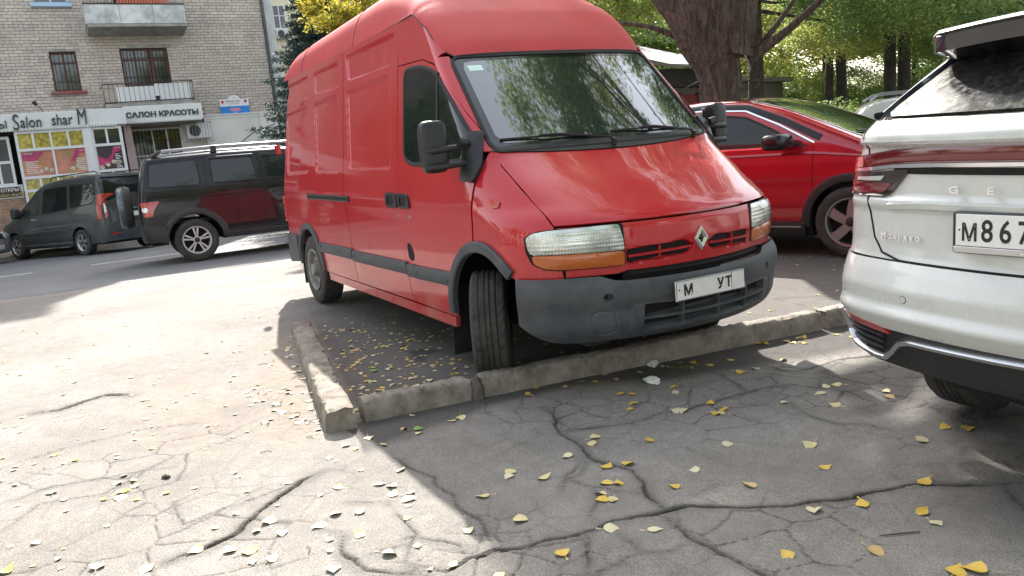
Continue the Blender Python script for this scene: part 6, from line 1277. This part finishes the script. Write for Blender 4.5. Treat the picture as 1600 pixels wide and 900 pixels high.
# light bar and lamps
bar = strip('light_bar', rear, [(-.80, 1.272), (-.60, 1.298), (-.4, 1.306), (0, 1.308), (.4, 1.306), (.60, 1.298), (.80, 1.272)], .026, .010, darkredlens, wg, 60, cen=c.cen); strip('light_bar_chrome', rear, [(-.84, 1.238), (-.60, 1.262), (-.4, 1.268), (0, 1.270), (.4, 1.268), (.60, 1.262), (.84, 1.238)], .009, .014, chrome, bar, 60, cen=c.cen); strip('light_bar_shadow', rear, [(-.60, 1.245), (.60, 1.245)], .012, .008, void, bar, 60, cen=c.cen)
def A_(pts, s): return [((aty(y*s, z) if s > 0 else aty(y*s, z)+2*pi), z) for y, z in pts]
for s in (1, -1):
    def A2(pts):
        o = []
        for y, z in pts:
            if y > .85: p = c.S[s](np.array([y-.85+.34]), np.array([z]))[0]
            else: p = rear(np.array([y*s]), np.array([z]))[0]
            a = atan2(p[1], p[0]-xo); o.append((a if s > 0 else a+2*pi, z))
        return o
    tl = bpy.data.objects.new('tail_lamp', None); link(tl, wg)
    blob('lamp_housing', gp, rpoly(A2([(.52, 1.252), (.80, 1.232), (1.00, 1.222), (1.02, 1.140), (.82, 1.138), (.64, 1.140)]), .01, 2), mat('smoked_black_lens', (.014, .006, .006), .1, coat=1), tl, .012, .02, 5, cen=c.cen, n=60)
    blob('lamp_lens', gp, rpoly(A2([(.60, 1.198), (.80, 1.196), (1.0, 1.196), (1.01, 1.148), (.82, 1.146), (.67, 1.147)]), .01, 2), darkredlens, tl, .015, .004, 4, cen=c.cen, n=60)
    blob('lamp_upper_lens', gp, rpoly(A2([(.76, 1.297), (.82, 1.287), (.98, 1.272), (1.0, 1.240), (.82, 1.248), (.76, 1.255)]), .008, 2), redlens, tl, .016, .01, 4, cen=c.cen, n=50)
    blob('indicator_lens', gp, rpoly(A2([(.64, 1.226), (.80, 1.216), (.80, 1.203), (.66, 1.207)]), .003, 2), clearlens, tl, .017, .004, 3, cen=c.cen, n=40)
    blob('reflector', rear, rpoly(Y([(.88, .655), (.86, .668), (.63, .640), (.59, .612), (.62, .607), (.87, .632)], s), .006, 2), redlens, wg, .006, .01, 3, cen=c.cen, n=40)
    for k in range(4): strip('vent_slat', rear, Y([(.865-.012*k, .605-.030*k), (.64+.010*k, .590-.030*k)], s), .005, .008, black_pl, wg, 12, cen=c.cen)
CH = [(.895, .66), (.875, .555), (.835, .515), (.70, .492), (.65, .495), (.60, .535), (.555, .580), (.50, .600), (0, .612)]
strip('chrome_trim', rear, CH+[(-y, z) for y, z in CH[::-1][1:]], .011, .022, silver, wg, 110, cen=c.cen)
strip('tailgate_seam', rear, [(.775, 1.43), (.745, 1.34), (.735, 1.13), (.70, .98), (.655, .925), (.56, .903), (-.56, .903), (-.655, .925), (-.70, .98), (-.735, 1.13), (-.745, 1.34), (-.775, 1.43)], .004, .003, void, wg, 110, cen=c.cen)
strip('tailgate_crease', rear, [(.62, 1.105), (.45, 1.115), (-.45, 1.115), (-.62, 1.105)], .022, .010, whitep, wg, 50, cen=c.cen, prof=((-1, -1), (-.2, .9), (.75, 1), (1, -1)))
def ring_(m, y, z, s=1):
    p, n = surf_normals(rear, np.array([y]), np.array([z]), c.cen)
    m.tube([tuple(p[0]-n[0]*.004), tuple(p[0]+n[0]*.006)], .013, 20)
for y_ in (.50, -.50): o = P('parking_sensor', whitep, wg, lambda m: ring_(m, y_, .77)); o2 = P('sensor_ring', void, o, lambda m: (lambda p, n: m.tube([tuple(p-n*.004), tuple(p+n*.0045)], .0155, 20))(*[q[0] for q in surf_normals(rear, np.array([y_]), np.array([.77]), c.cen)]))
# plate and lettering. local rear frame: reading direction is -y, facing -x
RT = lambda y, z, x: Matrix(((0, 0, -1, x), (-1, 0, 0, y), (0, 1, 0, z), (0, 0, 0, 1)))
pf = P('plate_frame', black_pl, wg, lambda m: m.bbox(-.018, .02, -.237, .307, .968, 1.112, .006), sharp=20); P('frame_lip', silver, pf, lambda m: m.bbox(-.021, -.016, -.231, .301, .971, .993, .002))
P('frame_badge', chrome, pf, lambda m: m.lathe([(.001, -.003), (.018, -.002), (.022, 0)], 20, Matrix.Translation((-.022, .055, .982)) @ Matrix.Rotation(pi/2, 4, 'Z') @ Matrix.Diagonal((1, 1, .5, 1))))
np_ = P('number_plate', paper, wg, lambda m: m.bbox(-.0205, -.016, -.224, .294, .995, 1.105, .002), sharp=20)
xt = -.0212
P('plate_dot', ink, np_, lambda m: m.tube([(xt, .280, 1.050), (xt+.001, .280, 1.050)], .0035, 10))
for ch, y_, s_, z_ in (('М', .246, .083, 1.014), ('8', .187, .106, 1.014), ('6', .128, .106, 1.014), ('7', .070, .106, 1.014)): text('plate_letter', ch, s_, ink, np_, RT(y_, z_, xt), .0008, align='CENTER', sx=.78, bold=.0014)
for ch, y_ in (('G', .345), ('E', .205), ('E', .065)):
    x_ = float(rear(np.array([y_]), np.array([1.20]))[0][0]); text('badge_letter', ch, .036, chrome, wg, RT(y_, 1.170, x_-.026), .004, sx=1.35, bold=.0006)
s_ = 'Monjaro'.upper()
for i, ch in enumerate(s_):
    y_ = .655-.0265*i-(.008 if i else 0); x_ = float(rear(np.array([y_-.015]), np.array([.99]))[0][0]); sl_ = atan(2*.24*y_)
    text('badge_letter', ch, .034 if i == 0 else .026, chrome, wg, RT(y_, .984, x_-.007) @ Matrix.Rotation(-sl_, 4, 'Y'), .003, sx=1.05, bold=.0004)
P('tailgate_handle', black_pl, wg, lambda m: m.bbox(-.02, .03, -.12, .075, 1.118, 1.135, .004)); c.end(1, .4, .95, .25, name='front_face')
P('underbody', void, wg, lambda m: (m.prism([(.20, -.42), (.14, 0), (.20, .42), (.6, .55), (.6, -.55)], .40, .60), m.box(1.46, 3.42, -.84, .84, .26, .70), m.box(.5, 4.3, -.60, .60, .34, .70), m.box(.6, 1.44, -.84, .84, .74, .80)))

# ------------------------------------------------------------------ TREES
def leaf_mat(name, cols, trans=.55):
    m = bpy.data.materials.new(name); m.use_nodes = True; N = NT(m); b = N.t.nodes['Principled BSDF']; out = N.t.nodes['Material Output']; b.inputs['Roughness'].default_value = .55; b.inputs['Specular IOR Level'].default_value = .35
    g_ = N.n('ShaderNodeNewGeometry'); r = N.n('ShaderNodeValToRGB'); e = r.color_ramp.elements; n = len(cols); e[0].color = c4(cols[0]); e[0].position = 0; e[1].color = c4(cols[-1]); e[1].position = 1
    for i in range(1, n-1): q = e.new(i/(n-1)); q.color = c4(cols[i])
    N.l(g_.outputs['Random Per Island'], r.inputs[0]); N.l(r.outputs[0], b.inputs['Base Color']); t = N.n('ShaderNodeBsdfTranslucent'); N.l(r.outputs[0], t.inputs[0]); mx = N.n('ShaderNodeMixShader', i_0=trans); N.l(b.outputs[0], mx.inputs[1]); N.l(t.outputs[0], mx.inputs[2]); N.l(mx.outputs[0], out.inputs[0]); return m
G1 = leaf_mat('green_foliage', [(.13, .21, .06), (.19, .29, .09), (.25, .35, .12), (.15, .23, .07), (.33, .39, .12)])
G2 = leaf_mat('yellowing_foliage', [(.18, .26, .07), (.30, .36, .10), (.23, .31, .08), (.48, .41, .08), (.27, .33, .09)])
G3 = leaf_mat('yellow_foliage', [(.40, .30, .03), (.22, .24, .03), (.48, .36, .04), (.15, .20, .03)])
G4 = leaf_mat('spruce_needles', [(.020, .045, .038), (.035, .070, .058), (.050, .095, .080), (.028, .055, .045)], .15)
def leafcloud(seed, n, s, clusters=90, csize=.22, droop=.0, flat=.8, lob=None):
    rr = np.random.RandomState(seed); c = rr.randn(clusters, 3); c /= np.linalg.norm(c, axis=1, keepdims=True); c *= (rr.rand(clusters, 1)**.45)*np.array([1, 1, flat])*.92
    if lob: c = np.concatenate([c+0*np.array(lob[0])] + [rr.randn(12, 3)*.16+np.array(l) for l in lob])
    w = rr.rand(len(c))+.4; k = rr.choice(len(c), n, p=w/w.sum()); d = rr.randn(n, 3); d /= np.linalg.norm(d, axis=1, keepdims=True); d *= rr.rand(n, 1)**.5*csize*(.5+rr.rand(len(c), 1)[k]); p = c[k]+d*np.array([1, 1, .7]); p[:, 2] -= droop*rr.rand(n)**2
    nn = rr.randn(n, 3)+np.array([0, 0, .5]); nn /= np.linalg.norm(nn, axis=1, keepdims=True); t = np.cross(nn, rr.randn(n, 3)); t /= np.linalg.norm(t, axis=1, keepdims=True); bt_ = np.cross(nn, t); sz = s*(.6+.8*rr.rand(n, 1))
    V = np.stack([p-t*sz*.6, p-bt_*sz*.42+nn*sz*.1, p+t*sz*.6, p+bt_*sz*.42+nn*sz*.1], 1).reshape(-1, 3); F_ = np.arange(4*n).reshape(n, 4); return V, F_
CL = {}
def cloud(kind, m_):
    k = (kind, m_.name)
    if k not in CL:
        V, F_ = {'a': lambda: leafcloud(1, 34000, .020, 110, .20), 'b': lambda: leafcloud(2, 34000, .021, 80, .24, .10), 'c': lambda: leafcloud(3, 26000, .030, 60, .26), 'd': lambda: leafcloud(5, 30000, .024, 70, .22, .30, .6), 's': lambda: leafcloud(6, 7000, .05, 26, .30)}[kind]()
        CL[k] = meshdata('crown', V, F_, m_, False)
    return CL[k]
bark = bpy.data.materials.new('furrowed_bark'); bark.use_nodes = True; N = NT(bark); b = N.t.nodes['Principled BSDF']; b.inputs['Roughness'].default_value = .92
tc = N.n('ShaderNodeTexCoord'); mp_ = N.n('ShaderNodeMapping'); mp_.inputs['Scale'].default_value = (14, 14, 2.6); N.l(tc.outputs['Object'], mp_.inputs[0]); nz = N.n('ShaderNodeTexNoise', i_Scale=1.6, i_Detail=9.0, i_Roughness=.72, i_Distortion=.8); N.l(mp_.outputs[0], nz.inputs['Vector'])
r = N.n('ShaderNodeValToRGB'); e = r.color_ramp.elements; e[0].position = .36; e[0].color = (.022, .017, .014, 1); e[1].position = .66; e[1].color = (.19, .145, .115, 1); N.l(nz.outputs['Fac'], r.inputs[0]); N.l(r.outputs[0], b.inputs['Base Color']); bp = N.n('ShaderNodeBump', i_Strength=1.0, i_Distance=.05); N.l(nz.outputs['Fac'], bp.inputs['Height']); N.l(bp.outputs[0], b.inputs['Normal'])
darkbark = mat('dark_bark', (.045, .036, .030), .95, var=.4, vscale=9, bump=1, bscale=30)
def limb(m, pts, radii, n=10, furrow=0, seed=0, sub=1):
    """tapered, slightly knobbly limb through points"""
    pts = [Vector(p) for p in pts]; P2 = []; R2 = []
    for i in range(len(pts)-1):
        for k in range(sub):
            t = k/sub; p0 = pts[max(i-1, 0)]; p1 = pts[i]; p2 = pts[i+1]; p3 = pts[min(i+2, len(pts)-1)]
            P2.append(.5*((2*p1)+(p2-p0)*t+(2*p0-5*p1+4*p2-p3)*t*t+(3*p1-p0-3*p2+p3)*t**3)); R2.append(radii[i]*(1-t)+radii[i+1]*t)
    P2.append(pts[-1]); R2.append(radii[-1]); b0 = len(m.v); m.tube(P2, R2, n)
    if furrow:
        rr = np.random.RandomState(seed); ph = rr.rand(12)*6.28; q = len(P2)
        for i in range(q):
            c_ = P2[i]
            for k in range(n):
                v = Vector(m.v[b0+i*n+k]); d = v-c_; a = 2*pi*k/n; z_ = v.z
                f = furrow*(.35*sin(3*a+ph[0]+z_*.7)+.25*sin(5*a+ph[1]-z_*1.1)+.55*abs(sin(11*a+ph[2]+.9*sin(z_*2.1+ph[3])))+.45*abs(sin(17*a+ph[4]+1.2*sin(z_*3.3+ph[5])))-.5); m.v[b0+i*n+k] = tuple(c_+d*(1+f))
def tree(name, M, label, trunk, limbs, crowns, cat='tree', group=None, mt=None, n=14, furrow=0):
    """crowns: (kind, material, centre, scale xyz)"""
    root = empty(name, M, label, cat, group); m = MB(); limb(m, trunk[0], trunk[1], n, furrow, 3, 6 if furrow else 3); m.build('trunk', mt or darkbark, root, sharp=60)
    if limbs:
        m = MB()
        for pts, rad in limbs: P('limb', mt or darkbark, root, lambda q: limb(q, pts, rad, 7 if rad[0] < .1 else 12, 0, 0, 3))
    for k, mm, c_, s_ in crowns:
        o = bpy.data.objects.new('crown', cloud(k, mm)); link(o, root); o.location = c_; o.scale = s_; o.rotation_euler = (0, 0, rnd.uniform(0, 6.28))
    return root
def skeleton(base, top, crowns, r0, seed, n=7):
    rr = random.Random(seed); out = []
    for kk, mm, c_, s_ in crowns:
        for i in range(n):
            t = Vector(c_)+Vector((rr.uniform(-.8, .8)*s_[0], rr.uniform(-.8, .8)*s_[1], rr.uniform(-.5, .7)*s_[2])); st = Vector(base).lerp(Vector(top), rr.uniform(.45, 1)); mid = st.lerp(t, .5)+Vector((0, 0, rr.uniform(-.1, .35)))
            out.append(([st, mid, t], [r0*rr.uniform(.25, .4), r0*.15, r0*.04]))
    return out
# the big old tree right behind the van and the red crossover
cr_ = [('a', G2, (-.3, 1.2, 8.6), (3.6, 3.3, 3.0)), ('b', G1, (1.8, 2.6, 7.2), (2.8, 2.6, 2.2)), ('c', G1, (-3.3, -2.65, 10.05), (1.5, .60, .6)), ('c', G1, (-4.6, -1.6, 10.8), (1.1, .6, .6)), ('c', G1, (-4.1, -3.1, 10.0), (1.2, .42, .5))]  # the three thin 'c' clumps are added out of view to shade the foreground
T1 = tree('old_tree', T(-5.30, 6.12, -.05), 'massive old tree with deeply furrowed bark and bare twigs, right behind the red crossover', ([(-.02, 0, -.2), (0, 0, .2), (0, 0, 1.0), (0, 0, 1.9), (-.03, -.03, 2.35), (-.10, -.13, 2.85), (-.16, -.22, 3.5)], [.50, .38, .31, .295, .33, .47, .58]),
    [([(-.16, -.30, 2.75), (-.28, -.52, 3.25), (-.50, -.85, 3.9), (-1.0, -1.2, 5.6)], [.30, .28, .27, .20]), ([(.05, .10, 2.5), (.12, .20, 3.2), (.10, .3, 4.2), (.1, .6, 7)], [.40, .36, .33, .2]), ([(.28, .34, 2.42), (.62, .58, 2.66), (.95, .66, 2.86), (1.35, .72, 3.12), (2.0, .75, 3.5)], [.10, .07, .055, .05, .03]), ([(.26, .32, 2.40), (.52, .66, 2.85), (.72, .95, 3.3)], [.07, .045, .025]), ([(-.36, -.30, 2.75), (-.62, -.75, 3.00), (-.9, -1.25, 3.12), (-1.2, -1.8, 3.1)], [.06, .04, .03, .015])], cr_, mt=bark, n=64, furrow=.11)
for b_ in skeleton((0, 0, 3), (0, .6, 7), cr_, .5, 3, 6): P('limb', bark, T1, lambda q: limb(q, b_[0], b_[1], 7, 0, 0, 3))
for i in range(46):        # bare epicormic twigs
    a = rnd.uniform(-2.6, 1.2) if i < 24 else rnd.uniform(-1.2, .9); z0 = rnd.uniform(1.9, 3.2); r0 = .40; p = Vector((r0*cos(a), r0*sin(a), z0)); d = Vector((cos(a+rnd.uniform(-.8, .8)), sin(a+rnd.uniform(-.8, .8)), rnd.uniform(-.2, .9))).normalized(); l = rnd.uniform(.25, .75); q1 = p+d*l*.5+Vector((0, 0, rnd.uniform(-.1, .1))); q2 = p+d*l+Vector((rnd.uniform(-.1, .1), rnd.uniform(-.1, .1), rnd.uniform(0, .3)))
    P('twig', bark, T1, lambda q: (q.tube([p, q1, q2], [.009, .006, .002], 5)))
P('dead_branch', mat('grey_dead_wood', (.30, .26, .22), .9), T1, lambda q: q.tube([(.38, -.02, 2.62), (.42, .10, 2.45), (.42, .20, 2.25), (.36, .22, 2.12)], [.012, .016, .014, .006], 6))
def simple(name, x, y, z, label, h, r, crowns, mt=None, group='trees behind the parked cars', seed=1, far_=False, lean=(0, 0), nl=6, frame=None):
    tk = ([(0, 0, -.3), (lean[0]*.2, lean[1]*.2, h*.3), (lean[0]*.6, lean[1]*.6, h*.65), (lean[0], lean[1], h)], [r*1.35, r, r*.8, r*.35]); M = T(x, y, z) if frame is None else frame @ T(x, y, z)
    return tree(name, M, label, tk, skeleton((0, 0, h*.3), (lean[0], lean[1], h), crowns, r, seed, nl), crowns, 'tree', group, mt)
simple('tree', -8.29, 9.98, -.2, 'slimmer dark trunk close to the right of the massive old tree', 6, .17, [('d', G1, (1.9, 1.6, 3.9), (2.3, 2.2, 1.5)), ('b', G1, (0, .3, 6.5), (3, 3, 2.3)), ('d', G2, (.4, 2.7, 3.6), (1.6, 1.9, 1.3))], seed=4)
simple('tree', -10.41, 14.71, -.3, 'left of two thin dark trunks against the light behind the red crossover', 6, .11, [('b', G1, (.4, .2, 5.4), (2.6, 2.6, 2.1))], seed=5, lean=(0, .25)); simple('tree', -10.23, 15.1, -.3, 'right of two thin dark trunks against the light behind the red crossover', 6, .14, [('c', G1, (.4, 1.0, 5.2), (2.3, 2.4, 1.9))], seed=6, lean=(0, -.2))
simple('tree', -8.24, 14.24, -.25, 'straight dark trunk with a drooping yellow green crown above the white estate car', 6.5, .14, [('b', G2, (.5, .3, 5.0), (2.4, 2.6, 2.4)), ('d', G1, (1.5, .9, 3.3), (1.5, 1.6, 1.1))], seed=7); simple('tree', -10.02, 17.28, -.3, 'dark trunk just right of the straight one, further back behind the white estate car', 7, .17, [('a', G2, (0, 0, 6), (3.4, 3.4, 3.0))], seed=8)
simple('tree', -11.5, 7.2, -.3, 'green and yellow tree left of the massive old trunk, above the van windscreen', 5, .16, [('d', G2, (1.3, -.3, 4.1), (1.9, 1.9, 1.45)), ('c', G1, (.2, .6, 5.2), (2.2, 2.2, 1.8))], seed=9); simple('tree', -11.4, 2.05, -.3, 'yellowing tree whose top just shows above the rear of the van roof', 3.4, .08, [('s', G3, (.5, .15, 4.3), (1.0, .85, .75))], seed=10)
for i, (x, y, k, g_, s_, z_) in enumerate(((-14, 19, 'a', G2, 4.2, 5), (-18, 14, 'c', G1, 4, 4.6), (-22, 19, 'b', G2, 5, 5.5), (-15, 25, 'a', G1, 5, 5.5), (-24, 28, 'c', G3, 5, 6), (-10, 23, 'b', G2, 4, 5), (-30, 22, 'a', G1, 6, 7), (-20, 34, 'c', G2, 6, 7), (-34, 34, 'b', G2, 7, 8), (-8.5, 19.5, 'a', G1, 3, 4.2))):
    simple('tree', x, y, -.4, '%s far tree behind the garages, %s' % (['yellowing', 'green'][g_ is G1], ['nearest in the middle', 'left of the middle', 'farther left', 'right of the middle', 'behind the gap', 'nearest on the right', 'at the far left', 'at the far middle', 'farthest of all', 'beside the white estate car'][i]), z_, .14, [(k, g_, (0, 0, z_), (s_, s_, s_*.8))], seed=20+i, nl=4, group='far trees behind the garages')
for i, (x, y, z_, s_) in enumerate(((-14.5, 21.5, 1.9, 2.6), (-12.5, 17.8, 2.2, 1.7), (-18, 22, 2.5, 3.2), (-21, 17, 2.5, 3), (-13, 24.5, 2.0, 2.8), (-17, 28, 2.6, 3.4), (-26, 24, 3, 4), (-10.5, 20.0, 2.0, 1.8))):
    simple('tree', x, y, -.5, 'low leafy thicket tree behind the trunks, %s' % ['centre', 'closest to the garages', 'mid distance', 'behind the garage roof', 'right of centre', 'far centre', 'far left', 'nearest at right'][i], 2.2, .06, [('a' if i % 2 else 'd', G1 if i % 3 else G2, (0, 0, z_), (s_, s_, s_*.75))], seed=70+i, nl=4, group='thicket behind the trunks')
# shrubs behind the red crossover
for i, (x, y, s_, g_) in enumerate(((-5.6, 9.3, 1.25, G1), (-6.6, 10.9, 1.1, G2), (-9.5, 13.3, 1.2, G1), (-7.9, 12.6, 1.0, G1))):
    sh = empty('shrub', T(x, y, -.2), ['loose green shrub right behind the roof of the red crossover', 'yellow green shrub between the red crossover and the white estate car', 'shrub growing at the foot of the two thin dark trunks', 'low shrub left of the straight trunk'][i], 'shrub'); P('stem', darkbark, sh, lambda m: [m.tube([(0, 0, 0), (.3*cos(a), .3*sin(a), .7), (.6*cos(a), .6*sin(a), 1.5)], [.03, .02, .008], 5) for a in (0, 1.3, 2.6, 3.9, 5.2)]); o = bpy.data.objects.new('crown', cloud('s', g_)); link(o, sh); o.location = (0, 0, 1.15); o.scale = (s_, s_, s_*.75)
# spruce between the van and the brick house
spf = empty('spruce', FAR @ T(-11.2, 3.85, 0), 'blue green spruce between the brick apartment house and the rear of the van', 'tree')
P('trunk', darkbark, spf, lambda m: m.tube([(0, 0, -.2), (0, 0, 4), (0, 0, 7.6)], [.16, .09, .02], 10))
rr = np.random.RandomState(9); V = []; BRN = MB()
for lv in np.arange(1.2, 7.5, .2):
    R_l = 3.5*(1-lv/7.7)**.85; nb = 10
    for k in range(nb):
        a = 2*pi*k/nb+lv*2.4+rr.uniform(-.2, .2); L = R_l*rr.uniform(.75, 1.08); d = np.array([cos(a), sin(a), 0]); s_ = np.array([-sin(a), cos(a), 0])
        tip = lambda t: d*L*t+np.array([0, 0, lv-.30*L*t+.16*L*t*t]); BRN.tube([tuple(tip(.0)), tuple(tip(.5)), tuple(tip(1))], [.022, .013, .004], 4, cap=False)
        for t in np.linspace(.18, 1, 13):
            for sd2 in (-1, 1):
                tl_ = .42*L*(1.12-t)*rr.uniform(.7, 1.1)+.10; dd = (d*.75+s_*sd2*.9+np.array([0, 0, -.32*rr.rand()])); dd /= np.linalg.norm(dd); p0 = tip(t)
                for u in np.linspace(.05, 1, 6):
                    for q in range(5):
                        c_ = p0+dd*tl_*u+rr.randn(3)*.012; nd = dd*.5+rr.randn(3)*.55+np.array([0, 0, .12]); nd /= np.linalg.norm(nd); w = np.cross(nd, rr.randn(3)); w /= np.linalg.norm(w); V.append(np.stack([c_, c_+nd*.04+w*.009, c_+nd*.085, c_+nd*.04-w*.009]))
V = np.array(V).reshape(-1, 3); mk('crown', V, np.arange(len(V)).reshape(-1, 4), G4, spf, False, 0); BRN.build('branches', darkbark, spf)
# canopy overhead and trees outside the frame (seen in the glass and as shade)
for i, (x, y, h, crs, l_) in enumerate((
    (.3, 7.4, 8, [('a', G1, (-.4, -3.3, 8.2), (3.4, 3.0, 2.0)), ('b', G2, (-2.2, -2.6, 9.0), (2.6, 2.6, 2.0)), ('d', G1, (2.2, -4.4, 7.6), (2.6, 2.4, 1.5))], 'tall tree beyond the white crossover, its canopy hanging over the parking places'),
    (14, 1.0, 7, [('b', G1, (0, 0, 8), (3, 5, 6.5))], 'dense tree farther behind the photographer'), (15, -9, 7, [('a', G1, (0, 0, 8), (3, 5, 6.5))], 'dense tree farther behind the photographer on the left'), (15, 10, 7, [('a', G1, (0, 0, 8), (3, 5, 6.5))], 'dense tree farther behind the photographer on the right'),
    (9.5, 5.0, 7, [('b', G1, (0, 0, 7.5), (4, 4, 3))], 'tree behind the photographer on the right'),
    (10, -3, 7, [('a', G2, (0, 0, 7.5), (4, 4, 3.2))], 'tree straight behind the photographer'),
    (6, -11, 7, [('b', G1, (0, 0, 6.5), (4, 4, 3.2))], 'tree behind the photographer on the left'),
    (-3, -14, 7, [('a', G1, (0, 0, 6), (4, 4, 3.4))], 'tree on the left side of the forecourt, outside the picture'),
    (-22.5, -9.5, 6, [('b', G1, (0, 0, 4.2), (2.4, 2.3, 3.2))], 'nearest street tree on the far pavement, outside the picture'), (-22.5, -14.5, 6, [('a', G1, (0, 0, 4.4), (2.6, 2.6, 3.4))], 'second street tree on the far pavement, outside the picture'), (-19, -19.5, 6, [('b', G1, (0, 0, 4.2), (2.8, 2.8, 3.4))], 'third street tree on the far pavement, outside the picture'))):
    simple('tree', x, y, -.1, l_, h, .24, crs, seed=40+i, group='trees outside the picture', nl=7, mt=darkbark)
